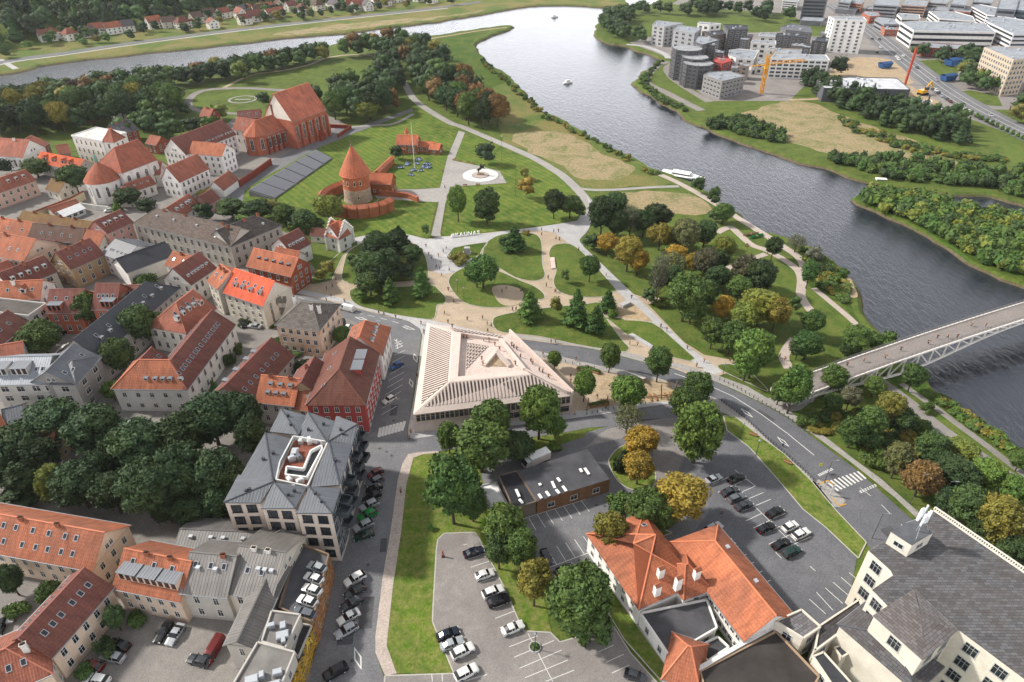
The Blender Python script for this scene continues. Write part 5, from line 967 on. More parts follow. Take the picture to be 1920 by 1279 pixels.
def church():
 r = house('brick_church', 'tall red brick gothic church with a steep red roof and white gable', 'church', q('U2', 1268, 367), q('U2', 1560, 260), 19, 14.5, 27, wall='#b56c54', roof='#b3664f', wm='brick', win='none', oh=.5, inset=0)
 l = r['_l']
 for (x0, y0, x1, y1) in ((0, 0, l, 0),):
  n = 5
  for i in range(n):
   x = (i + .5) / n * l; window(r, 1.5, 7.5, (x, -.02, 3.5), 0, hexc('#d9d2c8'), arch=True, bars=2)
  for i in range(n + 1):
   x = i / n * l; mb = MB(); mb.box(x - .6, x + .6, -1.6, 0, 0, 6.5); mb.box(x - .55, x + .55, -1.0, 0, 6.5, 11.5); mb.poly([(x - .6, -1.6, 6.5), (x + .6, -1.6, 6.5), (x + .6, -1.0, 7.3), (x - .6, -1.0, 7.3)]); mb.poly([(x - .55, -1, 11.5), (x + .55, -1, 11.5), (x + .55, 0, 12.6), (x - .55, 0, 12.6)])
   mb.build('buttress', M['brick'], r, color=hexc('#b56c54'))
 mb = MB(); mb.poly([(-.03, 19, 14.4), (-.03, 0, 14.4), (-.03, 9.5, 26.6)]); mb.build('gable', M['wall'], r, color=hexc('#d8d0c2'))
 mb = MB(); mb.box(l * .62, l * .62 + 4, -2.8, 0, 0, 3); mb.poly([(l * .62, -3, 3), (l * .62 + 4, -3, 3), (l * .62 + 4, 0, 5), (l * .62, 0, 5)]); mb.build('porch', M['brick'], r, color=hexc('#8e4632'))
 mb = MB(); mb.bar((l, 9.5, 26.8), (l, 9.5, 29.5), .15); mb.bar((l - .6, 9.5, 28.8), (l + .6, 9.5, 28.8), .12); mb.build('cross', M['metal'], r, color=(.2, .18, .15, 1))
 c = house('brick_chancel', 'lower brick chancel with tall white arched windows and many sided end', 'church', q('U2', 1035, 487), q('U2', 1208, 425), 13, 10, 16, wall='#b56c54', roof='#b0664c', wm='brick', win='none', oh=.4)
 l = c['_l']
 for i in range(4): window(c, 1.4, 5, ((i + .5) / 4 * l, -.02, 2.8), 0, hexc('#ded8ce'), arch=True, bars=1)
 for i in range(5): x = i / 4 * l; mb = MB(); mb.box(x - .4, x + .4, -.9, 0, 0, 8); mb.build('buttress', M['brick'], c, color=hexc('#86483a'))
 P5 = [(0, 0), (0, 13), (-4.5, 13 * .86), (-7, 6.5), (-4.5, 13 * .14)]; ap = [(0, 0), (0, 13), (-5, 11), (-7.5, 6.5), (-5, 2)]
 mb = MB(); mb.prism(ap[::-1] if area([Vector((a, b, 0)) for a, b in ap]) < 0 else ap, 0, 10); mb.build('apse', M['brick'], c, color=hexc('#b56c54'))
 pk_ = Vector((0, 6.5, 16)); mb = MB(); o_ = [Vector((x * 1.07, 6.5 + (y - 6.5) * 1.06, 9.8)) for x, y in ap]
 for i in range(1, 5):
  a, b = o_[i], o_[(i + 1) % 5]; nn = (b - a).cross(pk_ - a); mb.poly([a, b, pk_] if nn.z > 0 else [b, a, pk_])
 mb.build('apse_roof', M['tile'], c, color=hexc('#b0664c'))
 for i in range(1, 5):
  a, b = Vector(ap[i]), Vector(ap[(i + 1) % 5]); m_ = (a + b) / 2; d = b - a; nrm = Vector((d.y, -d.x)).normalized()
  if nrm.dot(m_ - Vector((0, 6.5))) < 0: nrm = -nrm; d = -d
  m2 = m_ + nrm * .03; window(c, 1.5, 5, (m2.x, m2.y, 2.8), math.atan2(nrm.x, -nrm.y), hexc('#ded8ce'), arch=True, bars=1)
 mb = MB(); mb.box(l - 1, l + .3, 6, 7.2, 12, 21); mb.box(l - 1.2, l + .5, 5.8, 7.4, 20.5, 21); mb.build('chimney', M['brick'], c, color=hexc('#7a4a3c'))
church()
def wchurch():
 r = house('white_church', 'white baroque church with big red hipped roof and tall arched windows', 'church', q('U1', 1325, 722), q('U1', 1702, 578), 17, 12, 20, wall='wh', roof='#a05c48', typ='hipA', win='none', inset=6, wh=None, cor=hexc('#c9c6c0'))
 l = r['_l']
 for i in range(4): window(r, 1.6, 5.5, ((i + .55) / 4 * l, -.02, 3.6), 0, hexc('#e6e3de'), arch=True, bars=2)
 for i in range(5): x = .3 + i / 4 * (l - .6); mb = MB(); mb.box(x - .45, x + .45, -.35, 0, 0, 11.4); mb.build('pilaster', M['wall'], r, color=hexc('#dcd9d4'))
 for y in (3.5, 13): window(r, 1.4, 5, (-.02, y, 3.6), -math.pi / 2, hexc('#e6e3de'), arch=True, bars=2)
 c = gz('U1', 1120, 800, 9); a = thing('white_apse', 'rounded white choir with conical red roof and green spire', 'church', (c.x, c.y, 0)); RR = 6.8
 mb = MB(); mb.lathe([(RR, 0), (RR, 9.2), (RR + .35, 9.3), (RR + .35, 9.8)], 10); mb.build('wall', M['wall'], a, color=hexc('#e2e0dc'))
 mb = MB(); mb.lathe([(RR + .8, 9.6), (4.6, 13.2), (.3, 17)], 20); rf = mb.build('roof', M['tile'], a, color=hexc('#a05c44'))
 mb = MB(); mb.lathe([(.6, 16.6), (.55, 18), (.7, 18.2), (.1, 21)], 8); mb.build('spire', M['metal'], rf, color=hexc('#5f8071'))
 for k in range(10):
  t = R(36 * k + 18); rr = RR * math.cos(R(18)) + .02; window(a, 1.1, 4.2, (rr * math.cos(t), rr * math.sin(t), 3.2), t + math.pi / 2, hexc('#e6e3de'), arch=True, bars=1)
  t = R(36 * k); mb = MB(); mb.box(-.2, .2, -.3, .3, 0, 9.2); mb.build('pilaster', M['wall'], a, (RR * math.cos(t), RR * math.sin(t), 0), t, color=hexc('#dcd9d4'))
wchurch()
vr = house('villa', 'white gothic villa with stepped gables and orange roof', 'villa', q('C', 250, 1142), q('C', 372, 1165), 9, 6, 10.5, wall='wh', roof='#b96848', fl=2, win='auto', near=True)
l = vr['_l']
for x in (l + .1, -.1):
 for i in range(6):
  for s in (-1, 1):
   mb = MB(); y = 4.5 + s * (4.6 - i * .85); mb.box(x - .2, x + .2, y - .45, y + .45, 5.6 if i else 0, 6.6 + i * .95); mb.build('gable_step', M['wall'], vr, color=hexc('#e4e2de'))
v2 = house('villa', 'projecting white gabled bay of the gothic villa facing the garden', 'villa', q('C', 372, 1170), q('C', 470, 1120), 8, 6, 10.5, wall='wh', roof='#b0664c', fl=2)
house('building', 'long low brown roofed annex left of the gothic villa', 'building', q('C', 108, 1140), q('C', 245, 1150), 5, 3, 5, wall='w', roof='br', fl=1)
def zinc():
 r = thing('grey_apartment_block', 'modern beige apartment block with folded grey zinc roofs and dark balconies', 'apartment building'); wc = hexc('#c4b6a9'); rc = hexc('#585c62')
 cells = [([(85, 805), (350, 808), (445, 655), (190, 605)], 0), ([(365, 850), (610, 848), (690, 700), (460, 665)], 1), ([(625, 885), (885, 885), (950, 705), (725, 700)], 1),
             ([(215, 600), (445, 650), (590, 340), (390, 290)], 1), ([(725, 690), (945, 672), (1040, 372), (870, 365)], 1), ([(430, 275), (635, 300), (705, 165), (510, 110)], 1),
             ([(640, 310), (850, 355), (905, 205), (710, 135)], 1), ([(865, 350), (1042, 362), (1077, 225), (925, 165)], 0)]
 for ci, (c, dg) in enumerate(cells):
  hz = [14.6, 14.6, 15.0, 15.0]
  if dg == 0: hz = [15.0, 14.6, 15.7, 14.7]
  else: hz = [14.6, 15.1, 14.8, 15.8]
  P3 = [gz('Z2', x, y, h) for (x, y), h in zip(c, hz)]; mb = MB()
  for i in range(4):
   a, b = P3[i], P3[(i + 1) % 4]; mb.poly([(a.x, a.y, 0), (b.x, b.y, 0), tuple(b - Vector((0, 0, .15))), tuple(a - Vector((0, 0, .15)))])
  mb.build('wall', M['wall'], r, color=wc); cc = sum(P3, Vector()) / 4
  E = [p + (p - cc).normalized() * .25 for p in P3]; polys = []
  T = ([0, 1, 2], [0, 2, 3]) if dg == 0 else ([0, 1, 3], [1, 2, 3])
  for t in T:
   tri_ = [tuple(E[i]) for i in t]; base = E[1] - E[0]; ax = base.normalized(); ay = Vector((-ax.y, ax.x, 0)); polys.append((tri_, [((Vector(p) - E[0]).dot(ax if t == T[0] else ay), (Vector(p) - E[0]).dot(ay if t == T[0] else ax)) for p in tri_]))
  ro = slab(r, polys, M['seam'], rc, .3)
  mb = MB(); i0, i1 = (0, 2) if dg == 0 else (1, 3); mb.bar(E[i0] + Vector((0, 0, .08)), E[i1] + Vector((0, 0, .08)), .25, .16); mb.build('ridge_cap', M['metal'], ro, color=hexc('#4b4e54'))
  for k in range(2):
   u, v = random.uniform(.25, .75), random.uniform(.25, .75); p = lerp(lerp(P3[0], P3[1], u), lerp(P3[3], P3[2], u), v); mb = MB(); mb.box(-.25, .25, -.25, .25, 0, .9); mb.build('roof_vent', M['metal'], r, (p.x, p.y, p.z), color=hexc('#44474c'))
  if ci < 3: facade(r, P3[0].xy, P3[1].xy, .6, 14.4, 4, 2, 1.9, 2.1, hexc('#2c2d30'), bars=2, m0=.8)
  if ci in (2, 4, 7): facade(r, P3[1].xy, P3[2].xy, .6, 14.2, 4, 3, 2.6, 2.7, hexc('#8d9094'), bars=2, m0=.5)
  if ci in (0, 3): facade(r, P3[3].xy, P3[0].xy, .6, 14.2, 4, 3, 1.6, 2.2, hexc('#2c2d30'), bars=1)
 pts = [gz('Z2', x, y, 14.9) for x, y in ((470, 640), (500, 505), (600, 315), (858, 358), (705, 690))]
 fl = MB(); fl.poly([(p.x, p.y, 13.6) for p in pts]) if area(pts) > 0 else fl.poly([(p.x, p.y, 13.6) for p in pts][::-1]); fl.build('roof_deck', M['tile'], r, color=hexc('#8a5040'))
 for a, b in zip(pts, pts[1:] + pts[:1]): mb = MB(); mb.bar(a + Vector((0, 0, -.4)), b + Vector((0, 0, -.4)), .28, 1.2); mb.build('parapet', M['trim'], r, color=hexc('#bdbdbb'))
 well = [gz('Z2', x, y, 13.7) for x, y in ((555, 560), (680, 575), (735, 440), (815, 400), (820, 425), (705, 640), (545, 620))]
 if area(well) < 0: well.reverse()
 mb = MB()
 for t in tessellate_polygon([well]):
  tt = [well[i] for i in t]
  if (tt[1] - tt[0]).cross(tt[2] - tt[0]).z < 0: tt.reverse()
  mb.poly([p + Vector((0, 0, .03)) for p in tt])
 mb.build('light_well', M['glass'], r)
 for a, b in zip(well, well[1:] + well[:1]): mb = MB(); mb.bar(a + Vector((0, 0, .4)), b + Vector((0, 0, .4)), .3, 1.0); mb.build('parapet', M['trim'], r, color=hexc('#dededc'))
 for (x, y, s) in ((610, 440, 1.2), (640, 470, .9), (590, 480, .8), (720, 345, .9), (660, 345, .8), (650, 650, .8), (600, 705, .7), (700, 300, .6), (570, 640, .7), (790, 360, .6)):
  p = gz('Z2', x, y, 14.2); mb = MB(); mb.box(-s, s, -s * .6, s * .6, 0, 1.1); mb.box(-s * .7, s * .7, -s * .4, s * .4, 1.1, 1.3); mb.build('roof_unit', M['metal'], r, (p.x, p.y, 13.6), random.random() * 3, color=hexc(random.choice(['#b9bcc0', '#d8d8d6', '#6a6d72'])))
 for (x, y) in ((1100, 320), (1112, 395), (1065, 475), (1125, 480), (1080, 545), (1095, 610), (1018, 655), (1035, 730), (985, 810), (1035, 815), (985, 885), (1000, 960)):
  z = max(3.2, 14 - (abs(y - (300 + (1110 - x) * 2.2)) / 40.0) * 1.4); z = [12, 9.2, 12, 6.4, 9.2, 6.4, 12, 9.2, 12, 6.4, 9.2, 6.4][[1100, 1112, 1065, 1125, 1080, 1095, 1018, 1035, 985, 1036, 984, 1000].index(x) if x in (1100, 1112, 1065, 1125, 1080, 1095, 1018, 1035, 985, 1000) else 9]
  p = gz('Z2', x, y, z); b = MB()
  for (x0, x1, y0, y1, z0, z1) in ((-1.3, 1.3, -1.2, 1.2, -.15, 0), (-1.3, 1.3, -1.2, -1.12, 0, 1.1), (1.22, 1.3, -1.12, 1.12, 0, 1.1), (-1.3, 1.3, 1.12, 1.2, 0, 1.1)): b.box(x0, x1, y0, y1, z0, z1)
  b.build('balcony', M['metal'], r, (p.x, p.y, z), R(-14), color=hexc('#4a5058'))
zinc()
wk_ = block('workshop', 'long low brick building with black felt roof and white rooflights', 'workshop', [q('M', 590, 482), q('M', 1135, 318), q('M', 965, 90), q('M', 440, 255)], 4.2, '#8c6a50', '#46464a', 1, wm='brick', par=0, ww=1.6, wh=1.4, sp=4.5)
w2_ = block('workshop', 'darker flat roofed left end of the long brick building', 'workshop', [q('M', 412, 536), q('M', 580, 487), q('M', 436, 258), q('M', 300, 292)], 3.8, '#6d6157', '#2f2f33', 1, par=.25, win='none')
for nm_, r_, L_ in (('rooflight', wk_, [(600, 430, 622, 462), (655, 410, 682, 445), (730, 395, 755, 425), (780, 370, 808, 408), (740, 308, 762, 336), (700, 335, 722, 385), (945, 235, 978, 282), (910, 240, 925, 265), (605, 350, 615, 365)]), ('rooflight', w2_, [(455, 468, 480, 500), (430, 395, 455, 450)])):
 for a, b, c, d in L_:
  p, k = gz('M', a, b, 4.4), gz('M', c, d, 4.4); mb = MB(); mb.bar(p + Vector((0, 0, .1)), k + Vector((0, 0, .1)), .6, .2); o = mb.build(nm_, M['trim'], None, color=hexc('#dcdcda')); o.parent = r_; o.location = -r_.location
block('building', 'low white loading bay slab with grey rim left of the black roofed building', 'building', [q('M', 165, 370), q('M', 280, 345), q('M', 372, 520), q('M', 265, 556)], 2.2, '#a8a6a2', '#d3d3d0', 1, win='none', par=.4)
vm = dict(wall='wh', roof='#ad6748', near=True)
mm = house('mansion', 'large white mansion with orange hipped roofs and four white chimneys', 'mansion', q('V', 265, 806), q('V', 640, 640), 19, 5.6, 11, typ='hip', inset=9.5, fl=2, win='FL', ns={'L': 6, 'F': 0}, rs=[('sky', 2, .5, 'B')], **vm)
house('mansion_bay', 'projecting hipped bay of the mansion with steps to the flat roof', 'mansion', q('V', 548, 748), q('V', 714, 688), 9, 5.6, 8.8, typ='hip', fl=2, **vm)
house('mansion_wing', 'long orange roofed wing of the mansion running beside the car park', 'mansion', q('V', 470, 395), q('V', 930, 1006), 11.5, 5.6, 9.8, typ='hipA', fl=2, rs=[('vent', 2, .6, 'B')], ns={'F': 14}, **vm)
for x, y, z in ((400, 590, 8.3), (378, 700, 7.2), (512, 650, 8.2), (628, 600, 8)):
 p = gz('V', x, y, z); mb = MB(); mb.box(-.65, .65, -.45, .45, -2, 1.5); c_ = mb.build('chimney', M['wall'], None, color=hexc('#e4e2de')); c_.parent = mm; c_.location = mm.matrix_basis.inverted() @ p if False else (Matrix.Rotation(-mm.rotation_euler.z, 3, 'Z') @ (p - mm.location)); cb = MB(); cb.poly([(-.75, -.55, 1.5), (.75, -.55, 1.5), (.75, 0, 2), (-.75, 0, 2)]); cb.poly([(.75, .55, 1.5), (-.75, .55, 1.5), (-.75, 0, 2), (.75, 0, 2)]); cb.build('chimney_cap', M['tile'], c_, color=hexc('#ad6748'))
block('annex', 'flat dark roofed annex in front of the orange roofed mansion', 'building', [q('V', 272, 850), q('V', 690, 765), q('V', 755, 942), q('V', 455, 1118)], 3.6, 'wh', '#4b4b4e', 1, ns=None) if False else block('annex', 'flat dark roofed annex in front of the orange roofed mansion', 'building', [q('V', 272, 850), q('V', 690, 765), q('V', 755, 942), q('V', 455, 1118)], 3.6, 'wh', '#4b4b4e', 1, ww=1.0)
block('annex', 'small sunken dark roof beside the flat annex', 'building', [q('V', 600, 1080), q('V', 760, 1000), q('V', 830, 1065), q('V', 700, 1150)], 2.4, 'wh', '#414144', 1, win='none')
wallrun('party_wall', 'long white wall with capping between the mansion and the black roofed building', 'wall', [q('V', 635, 1195), q('V', 900, 1045), q('V', 1160, 900)], 5.2, .7, '#d8d6d2')
hs_('small orange pyramid roofed house at the bottom edge', q('V', 420, 1250), q('V', 640, 1330), 9, 4, 8.5, wall='w', roof='o', typ='hip', win='none')
block('building', 'wide flat black roof with rusty patches at the bottom edge', 'building', [q('V', 650, 1215), q('V', 1130, 965), q('V', 1400, 1250), q('V', 1300, 1420), q('V', 700, 1420)], 4.5, '#a08870', '#3b3735', 1, win='none', par=.4)
FX = dict(ww=2.0, wh=2.2, wcol=(.35, .35, .35, 1), bars=2)
fac = block('factory', 'tall cream factory building with large windows and worn grey sheet roof', 'factory', [q('N', 540, 858), q('N', 845, 1128), q('N', 1065, 948), q('N', 1485, 1262), q('N', 1900, 1560), q('N', 2400, 1250), q('N', 1485, 590), q('N', 912, 195), q('N', 865, 200), q('N', 780, 270), q('N', 640, 370), q('N', 500, 448), q('N', 640, 575), q('N', 655, 605), q('N', 522, 698), q('N', 622, 800)], 16, 'c', '#626468', 4, rm='slate', sp=4.4, par=0, **FX)
fo = fac.location
def froof(pts, nm='roof', col='#6f6d6e'):
 polys = [];
 for t in pts:
  v = [gz('N', *p) - Vector((fo.x, fo.y, 0)) for p in t]
  if (v[1] - v[0]).cross(v[2] - v[0]).z < 0: v.reverse()
  e = (v[1] - v[0]).normalized(); nn = (v[1] - v[0]).cross(v[2] - v[0]).normalized(); f = nn.cross(e); polys.append(([tuple(p) for p in v], [((p - v[0]).dot(e), (p - v[0]).dot(f)) for p in v]))
 slab(fac, polys, M['slate'], hexc(col), .25, nm)
froof([[(530, 858, 16.2), (845, 1140, 16.2), (840, 880, 17.0), (790, 690, 16.9)], [(845, 1140, 16.2), (1072, 948, 16.2), (840, 880, 17.0)], [(1072, 948, 16.2), (800, 690, 16.9), (840, 880, 17.0)]])
froof([[(1068, 950, 16.2), (1485, 1275, 16.2), (1900, 1575, 16.2), (2400, 1000, 19), (1485, 560, 19), (900, 300, 18.6), (660, 560, 16.4), (790, 690, 16.8)]], col='#6f6d6e') if False else None
ph = block('roof_penthouse', 'small white penthouse with flat grey roof and antenna mast on the factory roof', 'penthouse', [q('N', 642, 332), q('N', 775, 418), q('N', 908, 338), q('N', 782, 250)], 19.2, 'c', '#55575b', 1, z0=16.05, par=0, ww=1.6, wh=1)
am = gz('N', 805, 325, 19.3); an = thing('antenna_mast', 'cluster of white antenna panels on a steel mast on the factory penthouse', 'antenna', am); mb = MB(); mb.lathe([(.12, 0), (.08, 6.5)], 6); mb.build('mast', M['metal'], an, color=hexc('#9aa0a6'))
for k in range(6): t = k * 1.05; mb = MB(); mb.box(-.22, .22, -.12, .12, 2.2 + (k % 2), 5.2 + (k % 2)); mb.build('antenna_panel', M['trim'], an, (.7 * math.cos(t), .7 * math.sin(t), 0), t, color=hexc('#dfe2e4'))
mb = MB()
for k in range(3): t = k * 2.1; mb.bar((2.2 * math.cos(t), 2.2 * math.sin(t), 0), (0, 0, 4), .06)
mb.build('guy_strut', M['metal'], an, color=hexc('#b0b4b8'))['kind'] = 'stuff'
a_, b2_ = gz('N', 912, 195, 16.1), gz('N', 1600, 668, 16.1); rl = thing('roof_railing', 'pale balustrade along the right edge of the factory roof', 'railing', a_); n = 46
mb = MB(); mb.bar((0, 0, 1.0), b2_ - a_ + Vector((0, 0, 1)), .22); mb.bar((0, 0, .15), b2_ - a_ + Vector((0, 0, .15)), .3, .3); mb.build('rail', M['trim'], rl, color=hexc('#c9c4b8'))['kind'] = 'stuff'
for i in range(n): p = (b2_ - a_) * i / n; mb = MB(); mb.box(-.09, .09, -.09, .09, .3, .95); mb.build('baluster', M['trim'], rl, (p.x, p.y, 0), color=hexc('#c9c4b8'))
block('building', 'two storey cream link building with dark sheet roof beside the car park', 'building', [q('N', 188, 930), q('N', 440, 762), q('N', 478, 850), q('N', 160, 1085)], 6.5, 'c', '#47474b', 2, rm='slate', par=.3, ww=1.6, sp=3.4)
block('building', 'small cream pavilion with white rimmed sheet roof at the corner of the car park', 'building', [q('N', -88, 900), q('N', 75, 828), q('N', 195, 935), q('N', 85, 1008)], 7, 'c', '#77777b', 2, rm='slate', par=.4, ww=1.6, sp=3.6)
block('building', 'narrow low block with dark roof in the factory courtyard', 'building', [q('N', 150, 1122), q('N', 215, 1095), q('N', 390, 1290), q('N', 290, 1330)], 6, 'c', '#3f4044', 2, par=.3, ww=1.3)
block('building', 'little roofed porch between the courtyard blocks', 'building', [q('N', 285, 1065), q('N', 365, 1035), q('N', 405, 1080), q('N', 330, 1125)], 5, 'c', '#3f4044', 1, par=.2, win='none')
b_('dark hipped roof of the lower factory wing at the bottom edge', q('N', 800, 1330), q('N', 960, 1180), 14, 10, 13, wall='c', roof='#55565a', rm='slate', typ='hip', win='none')
def muralmat():
 m = NM('mural_paint', .9, .1); co = m.coord('uv'); n = m.n('TexNoise', Scale=.45, Detail=3, Distortion=1.0); m.l(co, n.inputs[0]); r = m.n('ValToRGB'); e = r.color_ramp.elements; r.color_ramp.interpolation = 'CONSTANT'; e[0].color = hexc('#6d6a63'); e[1].position = .5; e[1].color = hexc('#8f8b82'); k = e.new(.56); k.color = hexc('#b5b0a4'); m.l(n.outputs['Fac'], r.inputs[0]); m.col(r.outputs[0]); return m.m
M['mural'] = muralmat(); l = MUR['_l']; mb = MB(); out = []
for i in range(18):
 t = 2 * math.pi * i / 18; rr = 1 + .25 * math.sin(3 * t + 1) + .12 * math.sin(5 * t); out.append((l + .02, 7.2 + 2.2 * rr * math.cos(t) * .9, 5.6 + 3.4 * rr * math.sin(t)))
mb.poly(out, 0, [(p[1], p[2]) for p in out]); mb.poly([(l + .02, 2.6, 1), (l + .02, 3.5, 1), (l + .02, 3.5, 8), (l + .02, 2.6, 8)], 0, [(0, 0), (1, 0), (1, 7), (0, 7)]); mo = mb.build('mural', M['mural'], MUR); mo['kind'] = 'stuff'
def bridge():
 r = thing('footbridge', 'long pale footbridge with a white steel truss over the river', 'bridge'); p0 = gz('B', 160, 600, 4.2); p1 = gz('B', 1655, 95, 8.6); d = (p1 - p0); d.z = 0; Lg = d.length * 1.9; d.normalize(); n = Vector((-d.y, d.x, 0)); wd = 3.2; p0 = p0 + n * .5
 def zd(s): t = min(1, s / (Lg * .55)); return 4.2 + 4.6 * t * (1.6 - .6 * t)
 def dep(s): t = s / Lg; return 1.0 + 4.4 * math.exp(-((t - .22) / .16) ** 2)
 S_ = [Lg * i / 30 for i in range(-2, 31)]; P_ = lambda s, o, z: p0 + d * s + n * o + Vector((0, 0, z - p0.z))
 mb = MB()
 for a, b in zip(S_, S_[1:]):
  A = [P_(a, -wd, zd(a)), P_(b, -wd, zd(b)), P_(b, wd, zd(b)), P_(a, wd, zd(a))]; mb.poly(A); B_ = [p - Vector((0, 0, .4)) for p in A]; mb.poly(B_[::-1])
  for i, j in ((0, 1), (2, 3)): mb.poly([B_[i], B_[j], A[j], A[i]])
 mb.build('deck', M['bdeck'], r)
 for side in (-1, 1):
  o = side * (wd + .05)
  for nm, f in (('top_chord', lambda s: zd(s) - .3), ('bottom_chord', lambda s: zd(s) - dep(s) - .3)):
   mb = MB()
   for a, b in zip(S_, S_[1:]): mb.bar(P_(a, o, f(a)), P_(b, o, f(b)), .5, .55)
   mb.build(nm, M['trim'], r, color=hexc('#d8d2cc'))
  for i, s in enumerate(S_):
   mb = MB(); mb.bar(P_(s, o, zd(s) - .3), P_(s, o, zd(s) - dep(s) - .3), .38); mb.build('truss_post', M['trim'], r, color=hexc('#d8d2cc'))
   if i + 1 < len(S_) and dep(s) > 1.1: b = S_[i + 1]; up = s < Lg * .22; mb = MB(); mb.bar(P_(s, o, zd(s) - (dep(s) if up else 0) - .3), P_(b, o, zd(b) - (0 if up else dep(b)) - .3), .3); mb.build('truss_diagonal', M['trim'], r, color=hexc('#d8d2cc'))
  mb = MB()
  for a, b in zip(S_, S_[1:]):
   for z in (.45, .8, 1.15): mb.bar(P_(a, o, zd(a) + z), P_(b, o, zd(b) + z), .06)
   for k in range(3): s = a + (b - a) * k / 3; mb.bar(P_(s, o, zd(s)), P_(s, o, zd(s) + 1.15), .07)
  g = mb.build('railing', M['metal'], r, color=hexc('#85827f')); g['kind'] = 'stuff'
 mb = MB(); mb.prism([(P_(x, y, 0)).to_tuple()[:2] for x, y in ((-6, -wd), (-.5, -wd), (-.5, wd), (-6, wd))], -1, zd(0) - .45); mb.build('abutment', M['conc'], r)
 return P_, zd, Lg
M['bdeck'] = ground('bridge_deck', '#7d7672', '#847d79', '#756f6c', .1, 3, .8, .1, .01)
BP, BZ, BL = bridge()
sheet('pavement', [(1440, 748), (1480, 735), (1528, 705), (1545, 735), (1500, 770), (1480, 773)], 'pave', .12, label='paved apron at the foot of the bridge')
def skinobj(name, verts, edges, radii, mats, parent, loc=(0, 0, 0), rz=0, sub=1, color=None):
 me = bpy.data.meshes.new(name); me.from_pydata(verts, edges, []); o = bpy.data.objects.new(name, me); COL.objects.link(o)
 sk = o.modifiers.new('skin', 'SKIN'); sk.use_smooth_shade = True
 for i, rr in enumerate(radii): me.skin_vertices[0].data[i].radius = (rr, rr) if not isinstance(rr, tuple) else rr
 me.skin_vertices[0].data[0].use_root = True
 sb = o.modifiers.new('sub', 'SUBSURF'); sb.levels = sub; sb.render_levels = sub
 dg = bpy.context.evaluated_depsgraph_get(); em = bpy.data.meshes.new_from_object(o.evaluated_get(dg)); em.name = name
 bpy.data.objects.remove(o); em.materials.clear(); [em.materials.append(m) for m in mats]
 for p in em.polygons: p.use_smooth = True
 n = bpy.data.objects.new(name, em); COL.objects.link(n); n.location = loc; n.rotation_euler = (0, 0, rz)
 if parent: n.parent = parent
 if color: n.color = color
 return n
M['bronze'] = solid('dark_bronze', '#2a2522', .5, .5, .6)
sp_ = G(901, 330); st = thing('equestrian_statue', 'dark bronze rearing horse and rider on a round plinth in the pale square', 'statue', sp_)
mb = MB(); mb.lathe([(8.6, .1), (8.6, .3), (6.2, .32)], 48); mb.lathe([(6.2, .28), (4.2, .3)], 48, m=0); mb.build('water_ring', M['lightring'] if 'lightring' in M else M['white'], st); mb = MB(); mb.lathe([(4, .3), (4, .55), (0, .57)], 36); mb.build('plinth_disc', M['pinkpave'], st)
mb = MB(); mb.box(-1.6, 1.6, -.7, .7, .5, 1.3); mb.build('plinth', M['stone'], st)
V_ = [(-.9, 0, 3.1), (0, 0, 3.7), (.9, 0, 4.3), (1.5, 0, 5.2), (2.0, 0, 5.6), (2.6, 0, 5.2), (-1.0, .35, 2.2), (-.7, .35, 1.3), (-1.0, -.35, 2.2), (-.6, -.35, 1.3), (1.6, .3, 4.0), (2.0, .3, 3.3), (1.7, -.3, 3.8), (2.3, -.3, 3.4), (-1.6, 0, 3.2), (-2.1, 0, 2.4)]
E_ = [(0, 1), (1, 2), (2, 3), (3, 4), (4, 5), (0, 6), (6, 7), (0, 8), (8, 9), (2, 10), (10, 11), (2, 12), (12, 13), (0, 14), (14, 15)]
skinobj('horse', V_, E_, [.62, .55, .55, .36, .3, .16, .28, .12, .28, .12, .2, .1, .2, .1, .12, .1], [M['bronze']], st, (0, 0, 0), 0, 1)
skinobj('rider', [(.1, 0, 4.3), (0, 0, 5.3), (0, 0, 5.7), (0, 0, 6.0), (.5, .5, 5.0), (1.0, .7, 6.2), (.3, -.5, 4.9), (.8, -.4, 4.6), (.3, .6, 3.8), (.2, .65, 3.1), (.3, -.6, 3.8), (.2, -.65, 3.1)], [(0, 1), (1, 2), (2, 3), (1, 4), (4, 5), (1, 6), (6, 7), (0, 8), (8, 9), (0, 10), (10, 11)], [.32, .34, .16, .2, .14, .08, .14, .09, .2, .1, .2, .1], [M['bronze']], st, (0, 0, 0), 0, 1)
lg0, lg1 = G(846, 446), G(901, 440); ld = (lg1 - lg0); lroot = thing('letter_sign', 'big white standing letters reading #KAUNAS at the foot of the castle path', 'sign', lg0, math.atan2(ld.y, ld.x))
def tx(body, size, parent, loc, ext=.15, mat='trim', color=(.85, .85, .85, 1), name='letter', off=.035, rot=(math.pi / 2, 0, 0)):
 cu = bpy.data.curves.new(name, 'FONT'); cu.body = body; cu.size = size; cu.extrude = ext; cu.offset = off; o = bpy.data.objects.new(name, cu); COL.objects.link(o)
 me = bpy.data.meshes.new_from_object(o.evaluated_get(bpy.context.evaluated_depsgraph_get())); wd = max(v.co.x for v in me.vertices) - min(v.co.x for v in me.vertices); x0 = min(v.co.x for v in me.vertices)
 bpy.data.objects.remove(o); n = bpy.data.objects.new(name, me); COL.objects.link(n); me.materials.clear(); me.materials.append(M[mat]); n.color = color; n.parent = parent; n.location = (loc[0] - x0, loc[1], loc[2]); n.rotation_euler = rot; return wd
x = 0
for ch in '#KAUNAS': x += tx(ch, 2.7, lroot, (x, 0, .15), .25) + .42
mb = MB(); mb.box(-.3, x, -.4, .4, 0, .16); mb.build('plinth', M['conc'], lroot); s_ = ld.length / x; lroot.scale = (s_, s_, s_)
